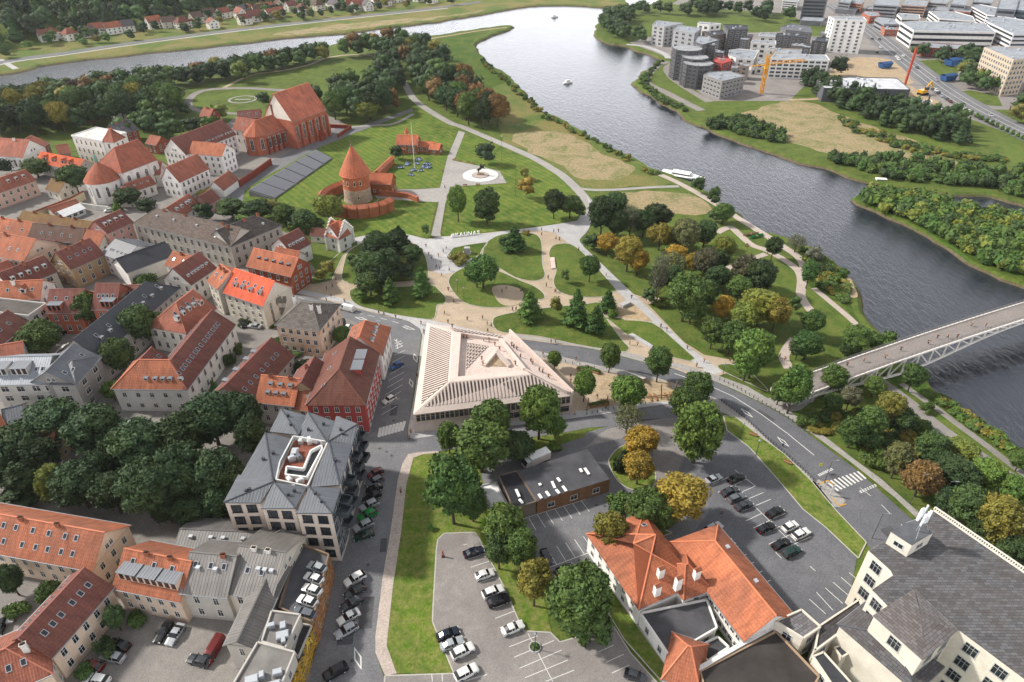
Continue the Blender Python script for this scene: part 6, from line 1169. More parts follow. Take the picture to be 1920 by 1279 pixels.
mk_ = thing('stone_marker', 'pale stone block monument on the small planted island', 'monument', G(876, 476)); mb = MB(); mb.box(-1.1, 1.1, -.8, .8, 0, 2.6); mb.build('block', M['conc'], mk_); mb = MB(); mb.box(-1.5, 1.5, -1.2, 1.2, 0, .4); mb.build('step', M['conc'], mk_)
# ---------------------------------------------------------------- city on the right bank
random.seed(5)
def cb(lab, k, pts, h, wall='w', fl=4, roof='lg', **kw):
 kw.setdefault('sp', 5); kw.setdefault('ww', 2.6); kw.setdefault('clutter', 3)
 return block('building', lab, 'building', [q(k, *p) for p in pts], h, wall, roof, fl, **kw)
cb('dark glazed apartment block with a white right side, nearest the river bend', 'R1', [(515, 200), (610, 216), (755, 187), (545, 167)], 15, '#a8a8a8', 5)
cb('white and dark glass apartment block second from the river bend', 'R1', [(680, 236), (845, 266), (900, 226), (715, 204)], 16, '#9a9b9e', 5)
cb('white block behind the two glass apartment blocks', 'R1', [(868, 190), (960, 202), (1052, 190), (880, 177)], 12, 'wh', 3)
cb('dark grey angular apartment block behind the scaffolded towers', 'R1', [(1070, 197), (1108, 240), (1262, 236), (1262, 206), (1180, 198)], 18, '#4b4c50', 6, 'dg')
cb('grey roofed block with a brick side beside the dark angular block', 'R1', [(905, 252), (960, 290), (1092, 270), (1080, 242)], 14, '#6a5a52', 5, 'dg')
cb('grey scaffolded tower with concrete roof slab', 'R1', [(840, 335), (905, 356), (1040, 320), (950, 290), (868, 286)], 18, '#555458', 7, sp=3)
cb('white framed block right of the red building', 'R1', [(1110, 440), (1170, 462), (1310, 470), (1345, 402), (1190, 388), (1115, 400)], 10, 'wh', 4)
cb('long white block with rows of brown balconies beside the yellow crane', 'R1', [(1440, 460), (1900, 476), (1870, 436), (1470, 430)], 13, 'wh', 5, sp=4, ww=3)
cb('tan topped white block behind the long balcony block', 'R1', [(1450, 420), (1740, 436), (1752, 392), (1480, 385)], 12, '#c4ae92', 4)
cb('white low block left of the tan topped block', 'R1', [(1285, 336), (1480, 352), (1480, 325), (1300, 320)], 11, 'wh', 3)
cb('dark grey stepped apartment block behind the crane', 'R1', [(1480, 282), (1705, 298), (1710, 272), (1490, 265)], 13, '#55565a', 5, 'dg')
cb('dark grey rear apartment block with roof terraces', 'R1', [(1518, 215), (1560, 240), (1765, 262), (1750, 215), (1600, 190)], 14, '#606165', 5, 'g')
cb('narrow charcoal block at the end of the long white block', 'R1', [(1765, 326), (1888, 336), (1896, 302), (1780, 296)], 17, '#3f4044', 6, 'dg', sp=4, ww=1.4)
cb('small white block with the red roof sign', 'R1', [(1345, 285), (1480, 295), (1500, 268), (1360, 262)], 9, 'wh', 2)
cb('red roofed house shape among the grey new blocks', 'R1', [(985, 485), (1060, 505), (1135, 482), (1090, 438), (1030, 438)], 11, '#9a4038', 3, '#a34a44')
def roundblock(lab, k, c, rx, h, fl):
 p = gz(k, c[0], c[1], h); r = thing('building', lab, 'building', (p.x, p.y, 0), rx); n = 8
 mb = MB(); mb.lathe([(rx, 0), (rx, h)], n); mb.build('wall', M['wall'], r, color=hexc('#47474b')); mb = MB(); mb.lathe([(rx + .2, h), (0.01, h + .1)], n); mb.build('roof', M['flat'], r, color=hexc('#8b8d90'))
 for f in range(fl + 1):
  mb = MB(); mb.lathe([(rx, h * f / fl - .3), (rx + .25, h * f / fl - .3), (rx + .25, h * f / fl), (rx, h * f / fl)], n); mb.build('floor_slab', M['trim'], r, color=hexc('#56565a'))
 A8 = [(rx * math.cos(2 * math.pi * i / n), rx * math.sin(2 * math.pi * i / n)) for i in range(n)]
 for i in range(n): facade(r, A8[i], A8[(i + 1) % n], .3, h, fl, 2, 1.8, 1.4, hexc('#7b7b7e'))
 for i in range(n): t = 2 * math.pi * i / n; mb = MB(); mb.box(-.12, .12, -.12, .12, 0, h + .8); mb.build('scaffold_post', M['metal'], r, ((rx + .4) * math.cos(t), (rx + .4) * math.sin(t), 0), color=hexc('#5a5c60'))
roundblock('rounded dark scaffolded tower at the back of the row of three', 'R1', (790, 378), 10, 20, 8)
roundblock('rounded dark scaffolded tower in the middle of the three', 'R1', (850, 445), 9, 17, 7)
roundblock('rounded dark scaffolded tower nearest the promenade', 'R1', (875, 492), 10, 15, 6)
sc = cb('half built concrete block wrapped in blue grey scaffolding', 'R1', [(915, 592), (1060, 642), (1240, 602), (1110, 562), (960, 566)], 11, '#83807e', 4, sp=3.2, ww=2.2)
for i, (x, y, w_, d_, h_, c_) in enumerate([(1200, 300, 70, 14, 15, '#5a5a5e'), (1235, 275, 60, 14, 13, '#6a625c'), (1000, 400, 70, 16, 14, '#57565a'), (945, 345, 60, 14, 17, '#4c4c50'), (1200, 500, 70, 20, 9, '#a08f80'), (1330, 470, 60, 20, 8, '#d0ccc6'), (1600, 345, 90, 18, 13, '#77716c'), (1690, 360, 60, 16, 16, '#4a4b50'), (1420, 380, 60, 14, 12, '#c9c5bf'), (1130, 520, 50, 16, 10, '#8a8482'), (1830, 250, 60, 16, 12, '#8b8b8e')]):
 cb(['charcoal block behind the dark angular block', 'brownish block left of the scaffolded tower', 'dark block between the scaffolding and the red house', 'tallest dark block in the cluster', 'tan low block under construction by the red house', 'pale low block left of the yellow crane', 'taupe block behind the crane jib', 'dark block left of the charcoal end block', 'pale block behind the crane mast', 'grey shell beside the red house', 'grey block at the back near the white tower'][i], 'R1', [(x, y + d_), (x + w_, y + d_ + 5), (x + w_ + 8, y + 3), (x + 10, y)], h_, c_, int(h_ / 3), sp=3.5, ww=2, clutter=2)
def crane(lab, base, ytop, col, jib=34, rot=.4, wd=1.6):
 p = G(*base); hh = hgt(p, ytop); r = thing('tower_crane', lab, 'crane', p); c = hexc(col); seg = 4.0; n = int(hh / seg)
 for i in range(n):
  z0, z1 = i * seg, (i + 1) * seg; mb = MB()
  for sx, sy in ((-1, -1), (1, -1), (1, 1), (-1, 1)): mb.bar((sx * wd / 2, sy * wd / 2, z0), (sx * wd / 2, sy * wd / 2, z1), .35)
  for (x0, y0), (x1, y1) in (((-1, -1), (1, -1)), ((1, -1), (1, 1)), ((1, 1), (-1, 1)), ((-1, 1), (-1, -1))): mb.bar((x0 * wd / 2, y0 * wd / 2, z0), (x1 * wd / 2, y1 * wd / 2, z1), .25); mb.bar((x0 * wd / 2, y0 * wd / 2, z0), (x1 * wd / 2, y1 * wd / 2, z0), .2)
  mb.build('mast_section', M['trim'], r, color=c)['kind'] = 'stuff'
 z = n * seg; d = Vector((math.cos(rot), math.sin(rot), 0))
 if jib:
  mb = MB()
  for k in range(12): a = d * jib * k / 12; b = d * jib * (k + 1) / 12; up = Vector((0, 0, 1.4)); Z = Vector((0, 0, z - 6)); mb.bar(a + Z, b + Z, .4); mb.bar(a + up + Z, b + Z, .2); mb.bar(a + Z, b + up + Z, .2); mb.bar(a + up + Z, b + up + Z, .3)
  mb.build('jib', M['trim'], r, color=c)['kind'] = 'stuff'
  mb = MB(); mb.bar(Vector((0, 0, z - 6)), -d * 12 + Vector((0, 0, z - 6)), .8, .6); mb.build('counter_jib', M['trim'], r, color=c); mb = MB(); mb.box(-1.5, 1.5, -1, 1, -2, 0); mb.build('counterweight', M['conc'], r, tuple(-d * 11 + Vector((0, 0, z - 6.3))), rot)
  mb = MB(); mb.box(-1.1, 1.1, -1, 1, z - 8.6, z - 6.2); mb.build('cab', M['trim'], r, color=hexc('#d8a02a'))
crane('tall yellow tower crane on the building site across the river', q('R1', 1365, 735), 95, '#c98a1c', 30, .35, 1.9)
crane('thin red and white mast crane beside the dark warehouse', q('R2', 900, 728), 82, '#b0442e', 0, 0, .8)
cb('tall dark office tower at the top edge', 'R2', [(40, -25), (235, -18), (250, -45), (60, -52)], 21, '#5a5e63', 7, 'dg', bands=True)
cb('tall white apartment tower with dark window columns and balconies', 'R2', [(296, 170), (570, 186), (545, 152), (245, 150)], 24, 'wh', 9, sp=4.5, ww=1.8)
cb('large white office hall with long window strips beside the avenue', 'R2', [(862, 196), (975, 268), (1680, 282), (1590, 206), (1000, 186)], 13, 'wh', 3, bands=True, clutter=12)
cb('grey striped office block at the right edge behind the white hall', 'R2', [(1600, 190), (1830, 300), (1990, 300), (1990, 190), (1750, 150), (1620, 158)], 15, '#c6c6c8', 5, bands=True, clutter=6)
cb('white curved hotel block behind the large white hall', 'R2', [(1105, 102), (1190, 165), (1500, 188), (1480, 147), (1330, 106)], 11, 'wh', 4, bands=True)
cb('long banded white office block near the top right corner', 'R2', [(1470, 62), (1600, 132), (1850, 165), (1790, 95), (1540, 42)], 12, '#d2d2d4', 5, bands=True)
cb('tall beige striped slab block at the right edge', 'R2', [(1580, 412), (1830, 522), (1990, 505), (1990, 425), (1650, 400)], 22, '#b9a993', 7, 'lg', sp=3, ww=1.5)
cb('long low red brick building below the white hall', 'R2', [(1020, 392), (1065, 412), (1400, 432), (1380, 388), (1050, 370)], 6.5, '#96503e', 2, 'lg', wm='brick')
cb('wide dark warehouse with pale patched roof on the building site', 'R2', [(145, 692), (205, 762), (945, 776), (830, 676), (420, 668)], 8, '#50535a', 1, '#b4b6ba', win='none', clutter=8)
cb('small blue and white site shed on the grass', 'R2', [(1122, 928), (1190, 968), (1308, 984), (1222, 916)], 3.5, '#7d97b4', 1, '#c9ccd0', win='none', clutter=0)
cb('white container office with grey roof near the pines', 'R2', [(845, 908), (900, 945), (985, 950), (930, 905)], 3.5, 'wh', 1, 'lg', win='none', clutter=0)
cb('long pale container beside the avenue fence', 'R2', [(1025, 868), (1030, 880), (1130, 884), (1125, 866)], 3, 'wh', 1, 'lg', win='none', clutter=0)
cb('grey low office right of the white apartment tower', 'R2', [(640, 170), (720, 215), (845, 215), (800, 165), (660, 150)], 7, '#8a8c90', 2, bands=True)
cb('orange brick low building behind the grey office', 'R2', [(535, 118), (600, 148), (690, 140), (660, 105), (550, 100)], 6, '#a8583c', 2)
cb('white low block left of the curved hotel', 'R2', [(830, 130), (870, 165), (1030, 165), (1020, 130), (850, 118)], 8, 'wh', 2, bands=True)
cb('small orange brick building at the avenue bend', 'R2', [(700, 228), (730, 260), (845, 262), (820, 225)], 5, '#a8583c', 2)
for i, (x0, y0, x1, y1, h, c) in enumerate([(330, -15, 430, 20, 10, '#7d7f84'), (430, -5, 530, 30, 8, '#a8735a'), (630, -25, 840, 45, 12, '#8f9196'), (870, 0, 1080, 50, 10, '#b59480'), (1100, -5, 1260, 25, 9, '#a9a5a2'), (1150, 60, 1280, 90, 7, '#8f9094'), (1310, 55, 1460, 100, 10, '#a3614c'), (1290, -20, 1420, 40, 14, '#777b82'), (1480, -20, 1640, 20, 10, '#9a9ca0'), (1690, -10, 1850, 80, 18, '#6b6f76'), (980, 62, 1130, 85, 6, '#77797d'), (560, 62, 860, 82, 4, '#8d9094'), (300, 60, 480, 80, 4, '#9c9ea2'), (0, 150, 190, 178, 4, '#83868b'), (-150, -20, -20, 10, 8, '#c9c9c9'), (1840, 0, 1960, 90, 17, '#4a5a68')]):
 cb(['grey', 'brick coloured', 'long grey banded', 'salmon coloured', 'pale', 'low grey', 'reddish brick', 'tall slate grey', 'wide grey', 'dark grey', 'flat roofed grey', 'long low depot like', 'pale low depot like', 'low podium like', 'white distant', 'blue glass'][i] + ' distant city block ' + ['right of the dark tower', 'next to the grey distant block', 'at the top edge above the brick building', 'at the top edge above the white low block', 'at the top edge centre of the city', 'behind the curved hotel', 'above the curved hotel', 'at the top edge behind the reddish one', 'at the top edge near the right corner', 'left of the glass tower', 'behind the white low block', 'beyond the orange brick building', 'behind the white apartment tower', 'at the foot of the dark tower', 'at the top edge left of the dark tower', 'in the top right corner'][i], 'R2', [(x0, y1), (x1, y1 + 12), (x1 + 25, y0 + 8), (x0 + 25, y0)], h, c, 4, bands=True, clutter=1)
FH = [(x / 4, y / 4) for x, y in [(380, 320), (455, 295), (560, 305), (675, 285), (750, 270), (870, 258), (980, 245), (1180, 215), (1280, 215), (1400, 215), (1500, 180), (1585, 145), (1640, 210), (1700, 140), (1840, 120), (1855, 190), (1780, 110)]]
FH += [(440 + x / 3.692, y / 3.692) for x, y in [(75, 125), (85, 175), (150, 155), (125, 90), (215, 55), (270, 135), (325, 120), (330, 60), (410, 80), (500, 95), (440, 35), (600, 75), (560, 40), (640, 20), (680, 45), (720, 60), (780, 40), (820, 70), (850, 25), (900, 50), (960, 25), (1000, 45), (1070, 45), (1090, 15), (1150, 20), (1200, 5), (1290, 15), (1390, 25), (520, 10), (760, 12), (250, 90), (180, 110), (870, 75), (950, 70)]]
cols = [('w', 'ro', 'white walled house with red roof'), ('w', 'g', 'pale house with grey roof'), ('wh', 'o', 'white house with orange roof'), ('c', 'b', 'cream house with brown roof'), ('w', 'r', 'pale house with dark red roof')]
gA = G(100, 100); gB = G(480, 50); ga = math.atan2(gB.y - gA.y, gB.x - gA.x)
for i, (x, y) in enumerate(FH):
 p = G(x, y); c = random.choice(cols); a = ga + random.choice([0, math.pi / 2, 0, .3]) - random.uniform(-.15, .15); l = random.uniform(9, 14); z = hillz(p.x, p.y)
 d = Vector((math.cos(a), math.sin(a), 0)); s = p - d * l / 2; e = p + d * l / 2
 house('house', c[2] + ' in the village on the far river bank', 'house', ('w', s.x, s.y), ('w', e.x, e.y), random.uniform(8, 10), z + 5.5, z + random.uniform(9, 10.5), wall=c[0], roof=c[1], fl=2, z0=z - .2, group='village houses on the far bank, ' + c[2], sp=4, ww=1.4, wh=1.3, corn=False, typ=random.choice(['gable', 'gable', 'hip']), ridge=False)
# ---------------------------------------------------------------- trees
import numpy as np
def ico(n=1):
 import bmesh
 b = bmesh.new(); bmesh.ops.create_icosphere(b, subdivisions=n, radius=1); v = np.array([x.co[:] for x in b.verts]); f = [[x.index for x in q_.verts] for q_ in b.faces]; b.free(); return v, np.array(f)
IV, IF = ico(2)
def crownmesh(name, lobes, nleaf, leaf, seed, core=.8, up=.25):
 rg = np.random.default_rng(seed); V = []; F_ = []; off = 0
 for (c, r) in lobes:
  c = np.array(c); 
  if core:
   v = IV * (np.array(r) * core if not np.isscalar(r) else r * core) * (1 + .22 * rg.standard_normal((len(IV), 1))) + c; V.append(v); F_ += (IF + off).tolist(); off += len(v)
  rr = np.array(r) if not np.isscalar(r) else np.array([r, r, r]); n = nleaf
  d = rg.standard_normal((n, 3)); d[:, 2] += up; d /= np.linalg.norm(d, axis=1)[:, None]
  p = c + d * rr * (rg.uniform(.75, 1.22, (n, 1)) * (1 + .12 * np.sin(d[:, :1] * 9 + c[0] * 5) * np.cos(d[:, 1:2] * 8)))
  nn = d + .75 * rg.standard_normal((n, 3)); nn /= np.linalg.norm(nn, axis=1)[:, None]
  t = np.cross(nn, rg.standard_normal((n, 3))); t /= np.linalg.norm(t, axis=1)[:, None]; b = np.cross(nn, t); s = leaf * rg.uniform(.6, 1.3, (n, 1))
  q_ = np.stack([p - t * s - b * s * .6, p + t * s - b * s * .5, p + t * s * .8 + b * s * .7, p - t * s * .7 + b * s * .6], 1).reshape(-1, 3); V.append(q_)
  F_ += (np.arange(n * 4).reshape(-1, 4) + off).tolist(); off += n * 4
 V = np.concatenate(V); me = bpy.data.meshes.new(name); me.from_pydata(V.tolist(), [], F_); me.materials.append(M['leaf']); me.update(); return me
def trunkmesh(h, r, seed, br=5, spread=2.4, top=6):
 rg = random.Random(seed); mb = MB(); pts = [(0, 0, -.3), (rg.uniform(-.1, .1), rg.uniform(-.1, .1), h * .5), (rg.uniform(-.3, .3), rg.uniform(-.3, .3), top)]
 def limb(a, b, r0, r1, n=6):
  a = Vector(a); b = Vector(b); d = (b - a).normalized(); x = d.orthogonal().normalized(); y = d.cross(x)
  for i in range(n):
   t0 = 2 * math.pi * i / n; t1 = 2 * math.pi * (i + 1) / n; f = lambda c, rr, t: c + (x * math.cos(t) + y * math.sin(t)) * rr
   mb.poly([f(a, r0, t0), f(a, r0, t1), f(b, r1, t1), f(b, r1, t0)])
 limb(pts[0], pts[1], r, r * .75); limb(pts[1], pts[2], r * .75, r * .3)
 for i in range(br):
  t = 2 * math.pi * i / br + rg.uniform(-.4, .4); z = rg.uniform(h * .5, top * .8); s = spread * rg.uniform(.6, 1.1); limb((pts[1][0], pts[1][1], z), (s * math.cos(t), s * math.sin(t), z + rg.uniform(1, 2.4)), r * .4, r * .1, 5)
 return mk('trunk', mb, M['bark'])
def broad(seed, n=17, rx=3.0, rz=2.9, cz=6.2, lr=(.8, 1.5), nleaf=210, leaf=.24):
 rg = random.Random(seed); L_ = [((0, 0, cz), (2.2 * rx / 3, 2.2 * rx / 3, rz * .8))]
 for i in range(n):
  t = i * 2.399 + rg.uniform(-.3, .3); z = 1 - 2 * (i + .5) / n; z = z * .95 + .05; k = math.sqrt(max(0, 1 - z * z)); rr = rg.uniform(*lr); s = rg.uniform(.78, 1.0)
  L_.append(((k * math.cos(t) * (rx - rr * .45) * s, k * math.sin(t) * (rx - rr * .45) * s, cz + z * (rz - rr * .2) * s), (rr, rr, rr * .85)))
 return L_
PROTO = {'broad': [], 'conif': [], 'bare': [], 'shrub': [], 'tall': []}
for s in range(5): PROTO['broad'].append((crownmesh('crown', broad(s, 24 + 2 * s, 3.2, 3.0 + .15 * s, 6.3), 230, .2, s), trunkmesh(3.5, .28, s)))
for s in range(3): PROTO['tall'].append((crownmesh('crown', broad(20 + s, 26, 2.7, 4.1, 5.6, (.8, 1.3)), 200, .19, 20 + s), trunkmesh(3, .26, s)))
def conif(seed):
 rg = random.Random(seed); L_ = []
 for i in range(22):
  f = i / 21; z = 1.3 + f * 8.2; R_ = 2.5 * (1 - f) ** .8 + .25; t = i * 2.4; k = R_ * .55
  L_.append(((k * math.cos(t), k * math.sin(t), z), (R_ * .62, R_ * .62, .75)))
 return L_
for s in range(3): PROTO['conif'].append((crownmesh('crown', conif(s), 110, .2, 40 + s, up=0), trunkmesh(3, .22, s, 0, top=8)))
for s in range(2): PROTO['bare'].append((crownmesh('crown', broad(60 + s, 18, 3, 3.2, 6, (1.0, 1.6)), 90, .17, 60 + s, core=0), trunkmesh(3, .25, s, 14, 3, 8)))
def shrubl(seed):
 rg = random.Random(seed); return [((rg.uniform(-2.2, 2.2), rg.uniform(-2.2, 2.2), rg.uniform(.8, 2.6)), (rg.uniform(1.1, 1.7),) * 2 + (rg.uniform(.9, 1.4),)) for i in range(9)]
for s in range(3): PROTO['shrub'].append((crownmesh('foliage', shrubl(s), 200, .26, 80 + s), None))
GC = {'n': '#31432a', 'g': '#3f5329', 'd': '#2a3921', 'm': '#364828', 'l': '#475e2a', 'y': '#7d6b2c', 'o': '#63602c', 'r': '#5f4a2c', 'x': '#525434', 'gr': '#4c4e3e', 'yg': '#5a632c', 'p': '#452b26', 'b': '#395228'}
CN = {'n': 'deep dark green', 'g': 'green', 'd': 'dark green', 'm': 'mid green', 'l': 'light green', 'y': 'yellow', 'o': 'olive', 'r': 'rust coloured', 'x': 'dull olive', 'gr': 'greyish', 'yg': 'yellow green', 'p': 'dark purple', 'b': 'deep green'}
KN = {'broad': 'tree', 'tall': 'tall tree', 'conif': 'conifer', 'bare': 'sparse tree', 'shrub': 'bush'}
UH = {'broad': (9.7, 7.2), 'tall': (10.2, 6.2), 'conif': (10, 4.6), 'bare': (9.7, 7.4), 'shrub': (3.9, 6.2)}
PLANTS = []
def plant(p, h, w, kind, col, place, group=None, z=0.0):
 px, py = P((p.x, p.y, h * .5 + z)); PLANTS.append((w * h * (F / max(40, p.y)) ** 2, p, h, w, kind, col, place, z, px, group, random.getrandbits(30)))
def plant_now(p, h, w, kind, col, label, group, z, sd_):
 random.seed(sd_); pr = random.choice(PROTO[kind]); uh, uw = UH[kind]
 r = thing('shrub' if kind == 'shrub' else 'tree', label, 'shrub' if kind == 'shrub' else 'tree', (p.x, p.y, z), random.uniform(0, 6.28), group); r.scale = (w / uw, w / uw, h / uh)
 c = hexc(GC[col]); k = random.uniform(.8, 1.25); hh = random.uniform(.92, 1.1); c = (c[0] * k * hh, c[1] * k, c[2] * k / hh, 1)
 o = inst('foliage' if kind == 'shrub' else 'crown', pr[0], r, color=c)
 if pr[1]: inst('trunk', pr[1], r)
 return r
ORD = ['first', 'second', 'third', 'fourth', 'fifth', 'sixth', 'seventh', 'eighth', 'ninth', 'tenth', 'eleventh', 'twelfth', 'thirteenth', 'fourteenth', 'fifteenth', 'sixteenth', 'seventeenth', 'eighteenth', 'nineteenth', 'twentieth']
def pxscale(py, h=0): return (F * ST + (py - 640) * CT) / (H - h * .5)
def trees(place, lst, group=None, ordinal=True):
 for (xc, yt, yb, w, kind, col) in lst:      # bounding boxes read from the photo
  ym = (yt + yb) / 2; xb = xc - (xc - 960) * (yb - ym) / (2500 - ym)
  p = G(xb, yb); wm = .95 * w / pxscale(yb, 8); p = p + Vector((0, wm * (.22 if kind != 'shrub' else .3), 0)); plant(p, max(1.2, hgt(p, yt)) * .97, wm, kind, col, place)
def grove(place, poly, n, h, w, cols, kinds=('broad',), seed=1, zf=None, mind=.62):
 rg = random.Random(seed); P_ = [wpt(p) for p in poly]; x0, x1 = min(p.x for p in P_), max(p.x for p in P_); y0, y1 = min(p.y for p in P_), max(p.y for p in P_); pts = []; tries = 0
 while len(pts) < n and tries < 16000:
  tries += 1; x = rg.uniform(x0, x1); y = rg.uniform(y0, y1); c = False
  for i in range(len(P_)):
   a, b = P_[i], P_[(i + 1) % len(P_)]
   if (a.y > y) != (b.y > y) and x < (b.x - a.x) * (y - a.y) / (b.y - a.y) + a.x: c = not c
  if not c or any((x - q_[0]) ** 2 + (y - q_[1]) ** 2 < (mind * (w[0] + w[1]) / 2) ** 2 for q_ in pts): continue
  pts.append((x, y))
 st = random.getstate(); random.seed(seed)
 for x, y in pts:
  k = rg.choice(kinds); c = rg.choice(cols); plant(Vector((x, y, 0)), rg.uniform(*h), rg.uniform(*w), k, c, place, None, zf(x, y) if zf else 0)
 random.setstate(st)
random.seed(21)
B_, T_, C_, X_, S_2 = 'broad', 'tall', 'conif', 'bare', 'shrub'
trees('in the gravel garden', [(1040, 659, 697, 30, B_, 'l'), (1145, 648, 705, 42, B_, 'g'), (1238, 654, 724, 52, B_, 'g'), (1097, 695, 760, 44, B_, 'l'), (1180, 710, 780, 76, B_, 'l')])
trees('between the pale yard and the road', [(1312, 697, 765, 62, T_, 'g'), (1288, 730, 805, 62, B_, 'g'), (1318, 752, 882, 98, T_, 'l')])
trees('at the entrance of the pale yard', [(1180, 762, 822, 66, X_, 'x')])
trees('standing in the teardrop grass island', [(1205, 806, 868, 70, B_, 'y'), (1200, 852, 918, 62, B_, 'y'), (1165, 848, 886, 36, S_2, 'd')])
trees('behind the orange roofed mansion', [(1283, 903, 992, 105, B_, 'y'), (1215, 925, 1000, 85, B_, 'g'), (1245, 945, 1008, 60, B_, 'g'), (1148, 968, 1048, 74, B_, 'o'), (1196, 940, 990, 50, B_, 'x'), (1165, 930, 965, 50, S_2, 'g')])
trees('along the worn parking lot', [(1090, 1080, 1212, 128, B_, 'g'), (1003, 1058, 1150, 72, B_, 'o'), (978, 1000, 1082, 66, B_, 'g'), (945, 955, 1048, 88, B_, 'g'), (935, 1005, 1078, 60, B_, 'm'), (1120, 1075, 1130, 50, B_, 'g'), (1120, 1150, 1214, 60, S_2, 'g')])
trees('between the triangular building and the workshop', [(922, 755, 850, 82, B_, 'g'), (1012, 731, 836, 84, B_, 'l'), (845, 862, 1000, 108, B_, 'b'), (840, 798, 858, 48, B_, 'g'), (900, 800, 902, 112, B_, 'g'), (885, 918, 988, 60, B_, 'b'), (968, 820, 872, 80, B_, 'm'), (1042, 785, 828, 44, B_, 'l'), (1040, 832, 848, 26, S_2, 'l'), (806, 985, 998, 14, S_2, 'l'), (872, 880, 950, 60, B_, 'b')])
trees('in the dense park left of the zinc roofs', [(85, 762, 850, 110, B_, 'n'), (165, 768, 872, 110, B_, 'n'), (30, 800, 880, 95, B_, 'd'), (25, 870, 952, 85, C_, 'd'), (135, 880, 968, 105, B_, 'n'), (92, 880, 960, 62, B_, 'yg'), (248, 800, 905, 112, B_, 'n'), (200, 893, 975, 80, B_, 'd'), (268, 872, 992, 110, B_, 'n'), (330, 840, 962, 100, B_, 'n'), (385, 750, 850, 112, B_, 'n'), (442, 745, 832, 90, B_, 'n'), (335, 780, 880, 90, B_, 'd'), (468, 785, 872, 64, B_, 'n'), (398, 850, 962, 100, B_, 'n'), (435, 870, 965, 66, B_, 'd'), (355, 935, 998, 88, B_, 'd'), (405, 915, 990, 66, B_, 'n'), (305, 930, 992, 70, B_, 'd'), (60, 830, 905, 80, B_, 'd'), (210, 820, 900, 70, B_, 'd'), (175, 850, 930, 70, B_, 'd'), (-20, 840, 930, 90, B_, 'd'), (290, 830, 900, 70, B_, 'd'), (440, 930, 990, 40, B_, 'd')], ordinal=False)
trees('in the old town courtyards', [(65, 608, 677, 82, B_, 'g'), (158, 552, 622, 56, B_, 'g'), (252, 578, 660, 74, B_, 'm'), (302, 588, 650, 48, B_, 'm'), (216, 637, 712, 62, B_, 'm'), (205, 718, 758, 40, B_, 'l'), (265, 510, 540, 46, S_2, 'g'), (133, 455, 478, 36, S_2, 'g'), (232, 355, 392, 52, B_, 'd'), (268, 370, 412, 40, B_, 'd'), (130, 312, 366, 60, B_, 'm'), (58, 300, 338, 58, B_, 'm'), (0, 298, 330, 34, B_, 'd'), (215, 375, 400, 26, C_, 'l')])
trees('in the yards near the peach house', [(640, 615, 652, 40, B_, 'g'), (662, 618, 655, 30, B_, 'g'), (515, 630, 655, 34, S_2, 'l'), (560, 672, 705, 34, S_2, 'd'), (425, 660, 690, 22, S_2, 'm'), (397, 710, 742, 24, C_, 'g'), (485, 588, 608, 20, B_, 'g'), (455, 600, 612, 24, S_2, 'm'), (520, 600, 612, 40, S_2, 'm'), (550, 655, 670, 40, S_2, 'g'), (440, 645, 665, 22, S_2, 'g')])
trees('round the yards at the bottom left', [(90, 1098, 1155, 52, B_, 'g'), (210, 1142, 1190, 42, B_, 'm'), (10, 1065, 1125, 50, B_, 'd'), (250, 1150, 1172, 40, S_2, 'g'), (190, 1200, 1235, 36, S_2, 'm'), (20, 1135, 1160, 40, S_2, 'g'), (150, 1250, 1275, 34, S_2, 'g')])
trees('below the seating terrace', [(378, 380, 420, 42, B_, 'd'), (428, 376, 414, 62, B_, 'm'), (478, 378, 420, 62, B_, 'm'), (500, 375, 410, 46, B_, 'o'), (530, 385, 432, 50, B_, 'g'), (568, 395, 445, 52, B_, 'm'), (612, 368, 424, 62, B_, 'yg'), (590, 410, 440, 40, B_, 'm'), (460, 400, 425, 50, B_, 'l'), (450, 385, 412, 40, B_, 'm'), (385, 350, 375, 30, S_2, 'o'), (548, 400, 436, 36, B_, 'd')])
trees('on the grove lawn by the pale square', [(705, 436, 500, 52, B_, 'm'), (748, 424, 488, 50, C_, 'd'), (742, 432, 482, 44, B_, 'd'), (690, 475, 545, 66, B_, 'm'), (722, 470, 530, 60, B_, 'd'), (752, 480, 520, 26, T_, 'yg'), (770, 462, 500, 46, B_, 'm'), (690, 510, 562, 60, B_, 'm'), (660, 475, 510, 24, B_, 'm'), (730, 520, 572, 34, C_, 'b'), (789, 498, 560, 36, C_, 'b'), (675, 545, 566, 34, B_, 'l'), (712, 500, 556, 50, B_, 'd'), (700, 455, 510, 50, B_, 'd'), (760, 495, 530, 40, B_, 'd'), (795, 545, 558, 18, S_2, 'l')], ordinal=False)
trees('on the narrow lawn by the brick building', [(613, 488, 520, 32, B_, 'o'), (597, 505, 530, 28, B_, 'o')])
trees('on the rounded park lawns', [(964, 424, 474, 42, C_, 'b'), (943, 442, 470, 20, B_, 'g'), (905, 480, 548, 66, B_, 'b'), (893, 492, 545, 50, B_, 'b'), (994, 545, 604, 44, C_, 'b'), (1042, 555, 592, 26, X_, 'o'), (1083, 542, 616, 44, C_, 'b'), (1119, 572, 630, 36, C_, 'b'), (1107, 480, 534, 42, B_, 'b'), (1060, 503, 534, 20, X_, 'g'), (1141, 543, 586, 32, C_, 'b'), (1153, 582, 598, 22, S_2, 'l'), (860, 478, 495, 40, S_2, 'o'), (986, 432, 442, 14, S_2, 'o')])
